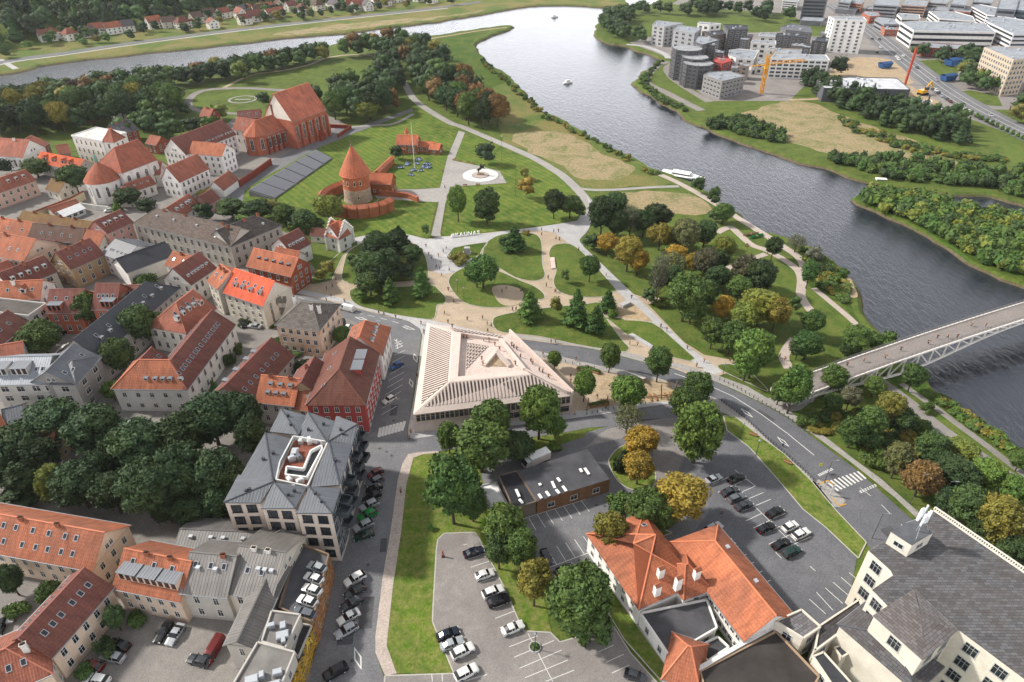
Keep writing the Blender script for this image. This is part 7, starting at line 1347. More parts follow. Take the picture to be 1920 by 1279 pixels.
trees('on the lawns beside the statue square', [(910, 266, 312, 42, B_, 'd'), (857, 350, 420, 38, B_, 'l'), (913, 348, 426, 52, T_, 'm'), (987, 331, 376, 38, B_, 'y'), (983, 313, 340, 20, B_, 'o'), (1040, 356, 414, 42, B_, 'd'), (1070, 368, 414, 48, B_, 'm'), (1088, 385, 412, 26, B_, 'g'), (797, 420, 446, 18, B_, 'g'), (742, 272, 302, 28, B_, 'd'), (900, 385, 420, 26, B_, 'l')])
trees('in the colourful grove by the straight path', [(1130, 370, 450, 56, B_, 'd'), (1155, 362, 430, 50, B_, 'm'), (1185, 385, 450, 60, X_, 'gr'), (1235, 385, 440, 60, B_, 'd'), (1210, 395, 450, 50, B_, 'm'), (1140, 440, 482, 46, B_, 'y'), (1110, 440, 474, 40, B_, 'm'), (1180, 445, 515, 56, B_, 'o'), (1198, 468, 520, 44, B_, 'y'), (1240, 420, 475, 56, B_, 'o'), (1290, 415, 480, 60, B_, 'x'), (1325, 415, 470, 46, B_, 'm'), (1320, 440, 465, 26, B_, 'y'), (1270, 462, 500, 44, B_, 'y'), (1362, 445, 495, 50, B_, 'yg'), (1300, 475, 520, 34, B_, 'y'), (1240, 470, 575, 44, X_, 'gr'), (1265, 475, 540, 50, B_, 'x'), (1325, 465, 535, 50, B_, 'gr'), (1350, 500, 550, 50, B_, 'm'), (1290, 515, 612, 80, B_, 'g'), (1320, 530, 590, 50, B_, 'g'), (1265, 500, 560, 40, B_, 'm'), (1400, 480, 545, 56, B_, 'gr'), (1430, 490, 560, 60, B_, 'd'), (1390, 520, 570, 50, B_, 'g'), (1360, 558, 610, 46, B_, 'y'), (1430, 548, 620, 80, B_, 'yg'), (1400, 570, 630, 60, B_, 'yg'), (1460, 560, 630, 56, B_, 'o'), (1340, 600, 660, 50, B_, 'g'), (1375, 605, 672, 56, B_, 'g'), (1330, 530, 575, 46, B_, 'm'), (1218, 540, 575, 30, B_, 'm'), (1160, 395, 455, 44, B_, 'd'), (1350, 470, 520, 40, B_, 'm'), (1235, 500, 560, 40, B_, 'm'), (1420, 620, 720, 80, B_, 'l'), (1405, 660, 722, 60, B_, 'l'), (1242, 560, 578, 26, S_2, 'yg'), (1300, 560, 615, 60, B_, 'g'), (1275, 440, 470, 40, B_, 'o')], ordinal=False)
trees('along the riverside paths', [(1312, 330, 366, 32, B_, 'm'), (1340, 350, 392, 30, B_, 'm'), (1360, 382, 424, 44, B_, 'g'), (1342, 395, 420, 30, B_, 'm'), (1453, 445, 492, 36, B_, 'd'), (1498, 440, 478, 46, X_, 'gr'), (1530, 462, 495, 34, B_, 'gr'), (1521, 488, 545, 34, B_, 'b'), (1492, 555, 592, 26, B_, 'g'), (1528, 583, 640, 46, B_, 'b'), (1520, 625, 682, 60, B_, 'b'), (1500, 640, 680, 40, B_, 'm'), (1612, 612, 670, 52, B_, 'g'), (1665, 625, 665, 56, S_2, 'g'), (1600, 640, 672, 30, S_2, 'm'), (1547, 495, 515, 40, S_2, 'm'), (1580, 505, 520, 30, S_2, 'g')])
trees('near the foot of the bridge', [(1495, 688, 785, 66, B_, 'l'), (1465, 720, 765, 40, B_, 'g'), (1568, 688, 745, 52, B_, 'g'), (1565, 740, 782, 40, B_, 'g'), (1598, 728, 775, 42, B_, 'gr'), (1645, 710, 750, 44, B_, 'g'), (1675, 740, 808, 56, B_, 'o'), (1605, 788, 848, 60, B_, 'g'), (1640, 768, 832, 60, B_, 'g'), (1718, 685, 742, 48, B_, 'g'), (1743, 755, 776, 24, S_2, 'g'), (1540, 800, 815, 36, S_2, 'o'), (1730, 790, 815, 46, S_2, 'g'), (1520, 775, 800, 40, S_2, 'g')])
trees('by the embankment at the right edge', [(1690, 838, 905, 56, B_, 'x'), (1738, 872, 942, 74, B_, 'r'), (1755, 815, 880, 60, B_, 'm'), (1810, 830, 880, 76, B_, 'yg'), (1800, 870, 935, 90, B_, 'd'), (1700, 770, 820, 50, B_, 'm'), (1860, 870, 930, 70, B_, 'l'), (1885, 945, 1035, 90, B_, 'o'), (1830, 920, 1000, 80, B_, 'm'), (1790, 920, 975, 60, B_, 'd'), (1910, 900, 960, 60, B_, 'l'), (1920, 850, 890, 40, B_, 'g'), (1850, 975, 1030, 60, B_, 'd'), (1640, 815, 850, 40, B_, 'g'), (1650, 850, 880, 50, S_2, 'g'), (1770, 850, 900, 50, B_, 'm'), (1910, 1010, 1070, 70, B_, 'm'), (1960, 960, 1040, 80, B_, 'm')])
trees('near the round lawn and brick church', [(407, 195, 228, 36, B_, 'yg'), (492, 173, 202, 30, B_, 'm'), (355, 220, 252, 42, B_, 'd'), (390, 218, 245, 34, B_, 'l'), (305, 228, 264, 42, B_, 'm'), (342, 190, 220, 26, B_, 'm'), (307, 143, 170, 30, T_, 'yg'), (310, 167, 205, 44, B_, 'p'), (330, 160, 190, 28, B_, 'yg'), (685, 190, 234, 50, B_, 'yg'), (737, 165, 212, 26, B_, 'r'), (447, 114, 158, 36, B_, 'yg'), (452, 375, 390, 1, S_2, 'g')][:-1])
grove('in the park at the upper left', [(0, 215), (60, 200), (160, 205), (250, 185), (300, 180), (330, 200), (340, 215), (300, 232), (250, 232), (200, 238), (150, 250), (60, 268), (-40, 265)], 55, (13, 18), (10, 15), ['m', 'm', 'g', 'd', 'o', 'm'], seed=3)
grove('between the monastery and the upper park', [(215, 255), (260, 240), (300, 235), (330, 240), (335, 262), (290, 262), (230, 275)], 8, (10, 13), (9, 12), ['m', 'g'], seed=31)
grove('in the row along the upper river arm', [(20, 212), (30, 195), (120, 180), (200, 169), (300, 158), (400, 143), (480, 130), (560, 116), (600, 108), (618, 114), (560, 126), (480, 142), (420, 154), (350, 163), (300, 172), (200, 183), (100, 199)], 85, (10.5, 14), (10, 13), ['m', 'm', 'd', 'g', 'm', 'o', 'm', 'g', 'd', 'd', 'm', 'p', 'm', 'r', 'g', 'd'], seed=4)
grove('in the grove behind the brick church', [(590, 215), (600, 190), (650, 180), (690, 170), (720, 172), (740, 200), (735, 222), (700, 232), (640, 238), (620, 215)], 22, (13, 17), (10, 14), ['d', 'm', 'd', 'm', 'g'], seed=5)
grove('along the long avenue in the park', [(640, 108), (700, 98), (735, 92), (770, 90), (800, 100), (830, 125), (850, 160), (880, 180), (920, 215), (940, 245), (900, 250), (860, 232), (820, 205), (790, 180), (768, 140), (742, 118), (720, 106), (650, 110)], 62, (13, 18), (10, 15), ['d', 'm', 'm', 'o', 'x', 'd', 'g', 'm', 'd', 'm', 'g', 'r'], seed=6)
grove('left of the avenue by the meadow', [(708, 200), (700, 170), (718, 130), (735, 115), (745, 135), (750, 160), (758, 200)], 14, (13, 17), (9, 12), ['d', 'm'], seed=7)
def wp_(s, t): v = HA + HD * s + HN * t; return ('w', v.x, v.y)
grove('in the forest on the far hillside', [wp_(-150, 12), wp_(120, 22), wp_(420, 14), wp_(700, 14), wp_(1000, 10), wp_(1000, 190), wp_(-150, 190)], 900, (15, 21), (12, 16), ['d', 'd', 'm', 'b', 'm', 'm'], ('tall', 'broad', 'conif'), seed=8, zf=hillz, mind=.7)
grove('among the houses at the foot of the hill', [(0, 118), (0, 100), (120, 72), (300, 52), (440, 28), (560, 8), (700, -4), (860, -4), (850, 10), (700, 24), (560, 40), (480, 48), (300, 70), (110, 94)], 120, (6, 10), (6, 10), ['g', 'm', 'd', 'm', 'l', 'o', 'd'], seed=9, zf=hillz, mind=.8)
grove('along the northern river bend', [(1130, 62), (1128, 42), (1150, 32), (1215, 20), (1230, 26), (1180, 42), (1160, 60), (1200, 80), (1215, 86), (1195, 86), (1150, 76)], 34, (10, 13), (9, 12), ['m', 'd', 'm'], seed=10)
grove('in the park across the river', [(1220, 24), (1300, 28), (1290, 18), (1360, 16), (1480, 26), (1490, 40), (1420, 44), (1350, 34), (1240, 30)], 22, (11, 15), (11, 14), ['d', 'm'], seed=12)
grove('in the long pine belt beside the building site', [(1500, 155), (1530, 158), (1600, 190), (1660, 205), (1720, 222), (1790, 236), (1812, 262), (1790, 272), (1740, 262), (1660, 240), (1590, 212), (1540, 185)], 100, (9, 13), (6.5, 9), ['d', 'm', 'd'], ('conif', 'tall', 'broad'), seed=13)
grove('beside the beige slab block', [(1800, 140), (1850, 150), (1870, 180), (1830, 178), (1800, 162)], 12, (10, 13), (9, 12), ['m', 'g', 'o'], seed=14)
grove('below the brick building on the avenue', [(1710, 105), (1830, 108), (1840, 130), (1790, 124), (1720, 112)], 14, (8, 11), (8, 11), ['m', 'd'], seed=15)
grove('at the right edge by the avenue', [(1885, 205), (1920, 195), (1990, 215), (1990, 250), (1900, 232)], 10, (10, 13), (9, 12), ['m', 'o'], seed=16)
trees('standing alone on the right bank', [(1577, 103, 145, 38, B_, 'd'), (1819, 258, 274, 15, B_, 'd'), (1660, 45, 60, 12, B_, 'd')])
for i in range(14):
 f = i / 13; p = G(1790 + f * 125, 206 + f * 60); plant(p, 4, 2.6, 'broad', 'l', 'in the young row along the avenue')
def thicket(name, label, poly, n, h, w, cols, seed):
 rg = np.random.default_rng(seed); r2 = random.Random(seed); P_ = [wpt(p) for p in poly]; x0, x1 = min(p.x for p in P_), max(p.x for p in P_); y0, y1 = min(p.y for p in P_), max(p.y for p in P_)
 groups = {}; cnt = 0; tries = 0
 while cnt < n and tries < 40000:
  tries += 1; x = r2.uniform(x0, x1); y = r2.uniform(y0, y1); c = False
  for i in range(len(P_)):
   a, b = P_[i], P_[(i + 1) % len(P_)]
   if (a.y > y) != (b.y > y) and x < (b.x - a.x) * (y - a.y) / (b.y - a.y) + a.x: c = not c
  if not c: continue
  cnt += 1; hh = r2.uniform(*h); ww = r2.uniform(*w) / 2; L_ = [((x + r2.uniform(-ww, ww) * .5, y + r2.uniform(-ww, ww) * .5, hh * r2.uniform(.4, .65)), (ww * .7, ww * .7, hh * .45)) for k in range(3)]
  groups.setdefault(r2.choice(cols), []).extend(L_)
 for c, L_ in groups.items():
  me = crownmesh(name, L_, 26, w[0] * .11, seed); o = inst(name, me, color=hexc(GC[c])); tag(o, label + ', ' + CN[c] + ' part', 'thicket', None, 'stuff')
thicket('thicket', 'dense bushes covering the river island', isl[1:-1] + [(2250, 560), (2200, 600)] if False else [(1620, 369), (1642, 365), (1725, 376), (1800, 398), (1920, 424), (2100, 480), (2100, 590), (1920, 524), (1837, 490), (1800, 468), (1762, 443), (1714, 416), (1669, 401), (1630, 385)], 620, (3, 6.5), (5, 8), ['g', 'b', 'm', 'g', 'l', 'yg'], 51)
thicket('thicket', 'low bushes along the far river bank', [(1330, 232), (1400, 225), (1470, 250), (1460, 270), (1400, 256), (1330, 240)], 90, (2.5, 5), (4, 6), ['m', 'g', 'd'], 52)
thicket('thicket', 'bush belt above the bank opposite the island', [(1540, 290), (1600, 300), (1720, 300), (1800, 318), (1920, 322), (2050, 350), (2050, 400), (1920, 370), (1860, 357), (1732, 345), (1690, 340), (1620, 322), (1560, 308)], 330, (2, 5), (3.5, 6), ['m', 'g', 'd', 'b'], 53)
thicket('thicket', 'hedge like bushes in the meadow of the right bank', [(1560, 215), (1620, 240), (1720, 275), (1800, 290), (1900, 300), (1900, 306), (1790, 300), (1700, 285), (1600, 250)], 110, (1.2, 2.6), (3, 5), ['g', 'o', 'm'], 54)
thicket('thicket', 'reedy bushes along the peninsula shore', [(905, 112), (935, 138), (965, 162), (1030, 222), (1110, 262), (1200, 312), (1240, 330), (1230, 335), (1190, 312), (1100, 264), (1020, 224), (950, 160), (900, 120)], 90, (1, 3), (2.5, 4), ['g', 'o', 'm'], 55)
thicket('thicket', 'rough bushes on the steep bank by the river', [(1500, 465), (1540, 485), (1570, 515), (1585, 540), (1590, 570), (1560, 560), (1525, 535), (1512, 500)], 80, (.8, 2.2), (2.5, 4.5), ['g', 'l', 'o'], 56)
thicket('thicket', 'bank bushes below the embankment path', [(1765, 745), (1830, 790), (1920, 850), (1980, 890), (1960, 890), (1900, 860), (1810, 795), (1750, 750)], 90, (.8, 2), (2, 3.6), ['g', 'l', 'o'], 57)
thicket('thicket', 'undergrowth between the road and the embankment path', [(1545, 790), (1560, 770), (1700, 790), (1760, 850), (1700, 880), (1620, 850)], 70, (.8, 2), (2.5, 4.5), ['g', 'm', 'o'], 58)
thicket('thicket', 'bushes along the waterfront promenade', [(1200, 160), (1205, 143), (1225, 128), (1246, 114), (1240, 120), (1215, 145), (1212, 158), (1240, 182), (1300, 212), (1295, 216), (1230, 186)], 60, (1, 2.6), (3, 5), ['g', 'm'], 59)
PLANTS.sort(key=lambda t: -t[0]); TR_ = [t for t in PLANTS if t[4] != 'shrub']; SH_ = [t for t in PLANTS if t[4] == 'shrub']; near_, far_ = TR_[:300], TR_[300:]
by = {}
for t in near_ + SH_: by.setdefault((CN[t[5]] + ' ' + KN[t[4]], t[6]), []).append(t)
for (desc, place), L_ in by.items():
 L_.sort(key=lambda t: t[8]); n = len(L_)
 for i, t in enumerate(L_):
  if n == 1: lb, g = f'{desc} {place}', 'trees ' + place
  elif n <= 20: lb, g = f"{desc}, {'leftmost' if i == 0 else 'rightmost' if i == n - 1 else ORD[i] + ' from left'}, {place}", 'trees ' + place
  else: lb, g = f'{desc} {place}', f'{desc}s {place}'
  plant_now(t[1], t[2], t[3], t[4], t[5], lb, g, t[7], t[10])
def leafmass():
 m = NM('foliage_mass', .75, .2); a = m.n('VertexColor'); a.layer_name = 'tint'; g = m.noise(m.coord(), .9, 3, .6, .25, .75); m.col(m.val(a.outputs['Color'], m.ramp(g, .6, 1.6))); return m.m
M['leafmass'] = leafmass()
def mass(name, label, L_):
 rg = np.random.default_rng(9); V, C_, T3, Q4 = [], [], [], []; off = 0; ic, fc = ico(1)
 for t in L_:
  _, p, h, w, kind, col, place, z, px, g, sd_ = t; c = np.array(hexc(GC[col])[:3]) * rg.uniform(.75, 1.25) * np.array([rg.uniform(.92, 1.1), 1, rg.uniform(.9, 1.08)]); nl = 6
  for k in range(nl):
   if kind == 'conif': f = k / (nl - 1); cc = np.array([rg.uniform(-.3, .3), rg.uniform(-.3, .3), h * (.18 + .74 * f)]); rr = np.array([w * .48 * (1.08 - f), w * .48 * (1.08 - f), h * .12])
   else: tt = k * 2.4; f = -0.7 + 1.6 * k / (nl - 1); q_ = math.sqrt(max(0, 1 - f * f)); cc = np.array([q_ * math.cos(tt) * w * .26, q_ * math.sin(tt) * w * .26, h * (.58 + .27 * f)]); rr = np.array([w * .3, w * .3, h * .2]) * rg.uniform(.85, 1.1)
   cc = cc + np.array([p.x, p.y, z]); v = ic * rr * .9 * (1 + .2 * rg.standard_normal((len(ic), 1))) + cc; V.append(v); T3.append(fc + off); off += len(v); C_.append(np.tile(c, (len(v), 1)))
   n = 34; d = rg.standard_normal((n, 3)); d[:, 2] += .35; d /= np.linalg.norm(d, axis=1)[:, None]; pp = cc + d * rr * rg.uniform(.85, 1.2, (n, 1)); nn = d + .7 * rg.standard_normal((n, 3)); nn /= np.linalg.norm(nn, axis=1)[:, None]
   a = np.cross(nn, rg.standard_normal((n, 3))); a /= np.linalg.norm(a, axis=1)[:, None]; b = np.cross(nn, a); s = w * .052 * rg.uniform(.6, 1.3, (n, 1))
   V.append(np.stack([pp - a * s - b * s * .6, pp + a * s - b * s * .5, pp + a * s * .8 + b * s * .7, pp - a * s * .7 + b * s * .6], 1).reshape(-1, 3)); Q4.append(np.arange(n * 4).reshape(-1, 4) + off); off += n * 4; C_.append(np.tile(c, (n * 4, 1)))
 V = np.concatenate(V).astype(np.float32); T3 = np.concatenate(T3); Q4 = np.concatenate(Q4); C_ = np.concatenate(C_)
 me = bpy.data.meshes.new(name); me.vertices.add(len(V)); me.vertices.foreach_set('co', V.ravel()); nl = T3.size + Q4.size; me.loops.add(nl); me.loops.foreach_set('vertex_index', np.concatenate([T3.ravel(), Q4.ravel()]).astype(np.int32))
 me.polygons.add(len(T3) + len(Q4)); me.polygons.foreach_set('loop_start', np.concatenate([np.arange(len(T3)) * 3, T3.size + np.arange(len(Q4)) * 4]).astype(np.int32)); me.update(calc_edges=True)
 ca = me.color_attributes.new('tint', 'FLOAT_COLOR', 'POINT'); ca.data.foreach_set('color', np.concatenate([C_, np.ones((len(C_), 1))], 1).astype(np.float32).ravel()); me.materials.append(M['leafmass']); tag(inst(name, me), label, name.replace('_', ' '), None, 'stuff')
fo_ = [t for t in far_ if 'hillside' in t[6]]; ot_ = [t for t in far_ if 'hillside' not in t[6]]
if fo_: mass('forest', 'dark forest covering the hillside beyond the far river bank', fo_)
if ot_: mass('distant_trees', 'smaller distant trees of the upper parks, the village and the right bank', ot_)
# ---------------------------------------------------------------- vehicles
random.seed(99)
CT_ = {  # stations: x, belt z, roof z (None outside the cabin), half width
 'sedan': [(-2.28, .58, None, .70), (-2.15, .68, None, .84), (-1.9, .74, None, .88), (-.95, .9, None, .9), (-.25, .93, 1.38, .9), (.35, .94, 1.43, .9), (.95, .95, 1.38, .9), (1.65, .98, None, .88), (2.15, .95, None, .84), (2.28, .7, None, .76)],
 'hatch': [(-2.05, .6, None, .7), (-1.92, .72, None, .82), (-1.7, .78, None, .86), (-.95, .93, None, .87), (-.35, .96, 1.42, .87), (.3, .97, 1.5, .87), (1.2, 1.0, 1.44, .86), (1.85, 1.02, None, .84), (2.0, .8, None, .8)],
 'wagon': [(-2.3, .58, None, .7), (-2.15, .7, None, .84), (-1.9, .76, None, .89), (-.95, .92, None, .9), (-.25, .95, 1.42, .9), (.5, .96, 1.48, .9), (1.6, .98, 1.44, .88), (2.15, 1.0, None, .86), (2.3, .75, None, .8)],
 'suv': [(-2.3, .7, None, .75), (-2.18, .85, None, .88), (-1.9, .95, None, .93), (-1.0, 1.08, None, .94), (-.4, 1.1, 1.6, .94), (.4, 1.12, 1.68, .94), (1.6, 1.14, 1.62, .92), (2.15, 1.14, None, .9), (2.3, .85, None, .86)],
 'van': [(-2.65, .7, None, .8), (-2.5, .95, None, .93), (-2.1, 1.1, None, .97), (-1.7, 1.18, 1.95, .98), (-1.0, 1.2, 2.1, .98), (.8, 1.2, 2.12, .98), (2.5, 1.2, 2.08, .97), (2.68, 1.1, None, .95), (2.7, .7, None, .95)]}
CM = {}
def carmeshes(kind):
 if kind in CM: return CM[kind]
 st_ = CT_[kind]; bd = MB(); gl = MB(); R_ = []
 for x, zb, zr, w in st_:
  c = zr is not None; wr = w * .74 if c else w * .82; z = zr if c else zb + .05
  R_.append(([(x, -w * .96, .24), (x, -w, .52), (x, -w * .97, zb), (x, -wr, z), (x, -wr * .55, z + .03), (x, wr * .55, z + .03), (x, wr, z), (x, w * .97, zb), (x, w, .52), (x, w * .96, .24)], c))
 for (A, ca), (B, cb_) in zip(R_, R_[1:]):
  for i in range(9):
   qd = [A[i], A[i + 1], B[i + 1], B[i]][::-1]
   g = (i in (2, 6) and (ca or cb_)) or (3 <= i <= 5 and (ca != cb_))
   if kind == 'van' and g and A[0][0] > -1.1: g = False
   (gl if g else bd).poly(qd)
  bd.poly([A[0], B[0], B[9], A[9]])
 bd.poly(R_[0][0]); bd.poly(R_[-1][0][::-1])
 xs = [s for s in st_ if s[2]]; zr0 = max(s[2] for s in xs)
 for s in xs[:1] + xs[len(xs) // 2:len(xs) // 2 + 1]:   # pillars
  for sg in (-1, 1): bd.bar((s[0] + .12, sg * s[3] * .98, s[1]), (s[0] + .12, sg * s[3] * .75, s[2] + .01), .09)
 for sg in (-1, 1): bd.box(-.75, -.55, sg * st_[4][3] + (0 if sg > 0 else -.18), sg * st_[4][3] + (.18 if sg > 0 else 0), st_[4][1] - .02, st_[4][1] + .14)
 L_ = st_[-1][0]; wh = []
 wr_ = .36 if kind in ('suv', 'van') else .31; ty = MB(); ri = MB()
 n = 14
 for i in range(n):
  t0, t1 = 2 * math.pi * i / n, 2 * math.pi * (i + 1) / n; p = lambda r, t, y: (r * math.cos(t), y, r * math.sin(t))
  ty.poly([p(wr_, t0, -.11), p(wr_, t1, -.11), p(wr_, t1, .11), p(wr_, t0, .11)]); ty.poly([p(wr_ * .62, t0, -.11), p(wr_ * .62, t1, -.11), p(wr_, t1, -.11), p(wr_, t0, -.11)]); ty.poly([p(wr_ * .62, t1, .11), p(wr_ * .62, t0, .11), p(wr_, t0, .11), p(wr_, t1, .11)])
  for y in (-.1, .1): ri.poly([(0, y * 1.2, 0), p(wr_ * .64, t0, y), p(wr_ * .64, t1, y)])
 hl = MB(); hl.box(-.05, .05, -.2, .2, -.07, .07)
 CM[kind] = (mk('body', bd, M['paint']), mk('window_glass', gl, M['glass']), mk('tyre', ty, M['rubber']), mk('rim', ri, M['metal']), mk('headlight', hl, M['lamp']), mk('taillight', hl, M['redlamp']), L_, st_[3][3], wr_)
 return CM[kind]
CC = {'w': ('#d6d6d4', 'white'), 's': ('#9ca0a4', 'silver'), 'k': ('#101114', 'black'), 'dg': ('#35383d', 'dark grey'), 'g': ('#5c6066', 'grey'), 'b': ('#23508a', 'blue'), 'r': ('#5e1512', 'dark red'), 'gr': ('#0d7a2e', 'bright green'), 'dgr': ('#12332c', 'dark green'), 'nb': ('#151c2b', 'navy')}
NMK = {'sedan': 'saloon', 'hatch': 'hatchback', 'wagon': 'estate car', 'suv': 'tall family car', 'van': 'van'}
def car(pos, ang, kind, col, label, group=None, cat='car', scale=1.0):
 m = carmeshes(kind); r = thing('parked_van' if kind == 'van' else 'parked_car', label, 'van' if kind == 'van' else cat, pos, ang, group); r.scale = (scale,) * 3
 c = hexc(CC[col][0]); b = inst('body', m[0], r, color=c); inst('window_glass', m[1], b)
 wb = m[6] * .62
 for x in (-wb, wb):
  for y in (-m[7] + .05, m[7] - .05):
   w = inst('wheel', m[2], r, (x, y, m[8])); inst('rim', m[3], w, color=hexc('#a8abae'))
 for y in (-.6, .6):
  inst('headlight', m[4], b, (-m[6] + .06, y, .66 if kind != 'van' else .85)); inst('taillight', m[5], b, (m[6] - .03, y, .8 if kind != 'van' else 1.0))
 return r
def cars(where, k, lst, z=.14, group=None):
 cnt = {}; tot = len(lst)
 for i, (x, y, dx, dy, kind, col) in enumerate(lst):
  a = q(k, x, y); p = G(a[0], a[1], z + .6); p2 = G(a[0] + dx, a[1] + dy, z + .6); p.z = z; d = p2 - p
  ang = math.atan2(d.y, d.x) + math.pi; ds = CC[col][1] + ' ' + NMK[kind]
  pos_ = '' if tot == 1 else (('topmost' if i == 0 else 'lowest' if i == tot - 1 else ORD[i] + ' from the top') + ' ')
  car(p, ang, kind, col, f'{ds}, {pos_}{where}', group or ('cars ' + where))
ZK['P4'] = (780, 900, 3.375); ZK['Q4'] = (1100, 620, 4.264); ZK['U7'] = (560, 420, 5.33); ZK['U6'] = (780, 230, 3.876); ZK['U1c'] = (880, 420, 4.567); ZK['U2c'] = (1080, 330, 3.457); ZK['S'] = (0, 0, 1)
cars('beside the grey apartment block', 'Z2', [(1215, 590, -6, 3, 'hatch', 'r'), (1210, 652, -6, 3, 'wagon', 'g'), (1205, 708, -6, 3, 'hatch', 'k'), (1187, 770, -6, 3, 'wagon', 'k'), (1170, 832, -6, 3, 'suv', 's'), (1157, 905, -6, 3, 'suv', 'gr'), (1127, 985, -6, 3, 'suv', 's'), (1128, 1057, -6, 2, 'wagon', 'dgr')], .06)
cars('in the row below the graffiti wall', 'Z3', [(1062, 345, -7, 4, 'suv', 'w'), (1062, 437, -7, 4, 'wagon', 'dg'), (1037, 525, -7, 4, 'sedan', 'dg'), (1015, 628, -7, 4, 'sedan', 'w'), (998, 728, -7, 4, 'wagon', 's'), (915, 1040, -7, 4, 'suv', 'k')], .06)
cars('on the raised parking deck', 'Z3', [(778, 257, -8, -3, 'hatch', 's'), (754, 340, -8, -3, 'hatch', 'w'), (740, 425, -8, -3, 'hatch', 'w'), (706, 510, -8, -3, 'hatch', 'w'), (682, 602, -8, -2, 'wagon', 'g')], 6.08)
cars('in the worn pale parking lot', 'P4', [(365, 457, 6, -2, 'sedan', 'nb'), (435, 600, 6, -2, 'hatch', 'w'), (488, 710, 6, -2.4, 'suv', 'w'), (523, 765, 6, -2, 'suv', 'k'), (612, 937, 6, -2.6, 'sedan', 'w'), (202, 975, 6, -2.4, 'sedan', 'nb'), (228, 1037, 6, -2.4, 'sedan', 's'), (295, 1083, 6, -3, 'suv', 'w'), (318, 1220, 6, -3.2, 'suv', 'w')], .13)
cars('in the lot below the workshop', 'P4', [(825, 487, 3, 6, 'hatch', 'dg'), (937, 570, 6, -2.6, 'sedan', 'k')], .08)
cars('under the trees near the teardrop island', 'M', [(1335, 465, 6, -2.4, 'hatch', 'nb')], .08)
cars('in the dark car park by the road', 'V', [(735, -5, 6, -2.6, 'sedan', 's'), (880, -8, 6, -2.4, 'sedan', 'k'), (838, 73, 6, -2.4, 'sedan', 'dg'), (880, 115, 6, -2.4, 'wagon', 'g'), (927, 163, 6, -2.4, 'sedan', 'dg'), (1122, 205, 6, -3, 'sedan', 'k'), (1067, 303, 6, -2.8, 'sedan', 'k'), (1220, 295, 6, -3, 'hatch', 'w'), (735, 308, 6, -3, 'suv', 's'), (1288, 342, 6, -3, 'wagon', 'w'), (1162, 405, 6, -3, 'sedan', 'k'), (808, 412, 6, -2.6, 'wagon', 's'), (1230, 455, 6, -3, 'wagon', 'dgr')], .1)
cars('on the dark roof by the orange pyramid roof', 'V', [(240, 1240, 6, 2, 'hatch', 'dg')], .14)
cars('on the striped parking street', 'L2', [(1455, 583, -6, 3, 'hatch', 'b'), (1400, 838, -6, 3.4, 'hatch', 'w')], .06)
cars('driving on the street beside the park', 'L2', [(1085, 157, -6, -1.6, 'van', 'w')], .06)
cars('parked behind the peach house', 'L2', [(1042, 290, -2, 6, 'van', 'k'), (1085, 305, -4, 6, 'hatch', 'w')], .06)
cars('by the mural house', 'L2', [(308, 272, 0, 6, 'hatch', 'k'), (392, 288, -6, -1, 'sedan', 's')], .04)
cars('in the yard among the coral houses', 'L1', [(495, 322, -6, 4, 'wagon', 'k'), (360, 292, -6, 3, 'hatch', 'nb'), (515, 440, -6, 0, 'hatch', 'w'), (492, 478, -6, 0, 'wagon', 'dg')], .04)
cars('by the red shop fronts', 'L1', [(640, 866, -6, 3, 'sedan', 'k'), (1010, 1018, -6, 0, 'suv', 'w'), (885, 1020, -6, 0, 'hatch', 'k')], .04)
cars('in the paved yard at the left edge', 'Z1', [(65, 885, -2, 6, 'sedan', 's'), (-2, 968, -2, 6, 'hatch', 'k'), (115, 1012, -6, 1, 'wagon', 'w')], .04)
cars('in the asphalt yard at the bottom left', 'Z1', [(935, 993, -4, 6, 'wagon', 'k'), (1003, 1007, -4, 6, 'sedan', 's'), (680, 1065, -6, -2, 'sedan', 'k'), (1225, 1095, -3, 5, 'van', 'r'), (645, 1135, -6, -1.4, 'wagon', 's'), (1140, 1157, -6, -1.6, 'wagon', 'dg'), (530, 1188, -6, -1.2, 'hatch', 'r'), (555, 1268, -6, -1, 'suv', 'w')], .04)
cars('on the courtyard by the party tent', 'T1', [(1090, 185, -6, 1, 'hatch', 'w')], .04)
cars('on the wide avenue', 'R2', [(620, 335, 3, 2.4, 'sedan', 'k'), (683, 338, 3, 2.4, 'sedan', 'dg'), (690, 405, 3, 2.4, 'hatch', 'w'), (660, 450, 3, 2.4, 'hatch', 'k'), (885, 480, 3, 2.4, 'hatch', 'w'), (830, 490, 3, 2.4, 'suv', 'w'), (845, 510, 3, 2.4, 'suv', 'w'), (1005, 580, 3, 2.4, 'sedan', 'dg'), (1170, 685, 3, 2.4, 'sedan', 's'), (1168, 775, 3, 2.4, 'hatch', 'w'), (1192, 797, 3, 2.4, 'sedan', 'k'), (1216, 822, 3, 2.4, 'hatch', 's'), (1262, 850, 3, 2.4, 'sedan', 'dg'), (1290, 872, 3, 2.4, 'hatch', 'r'), (1385, 930, 3, 2, 'hatch', 'w'), (1440, 960, 3, 2, 'suv', 'w'), (1545, 1010, 3, 2, 'van', 'dg'), (1638, 990, 3, 2, 'sedan', 's'), (1645, 1062, 3, 2, 'sedan', 'k')], .08)
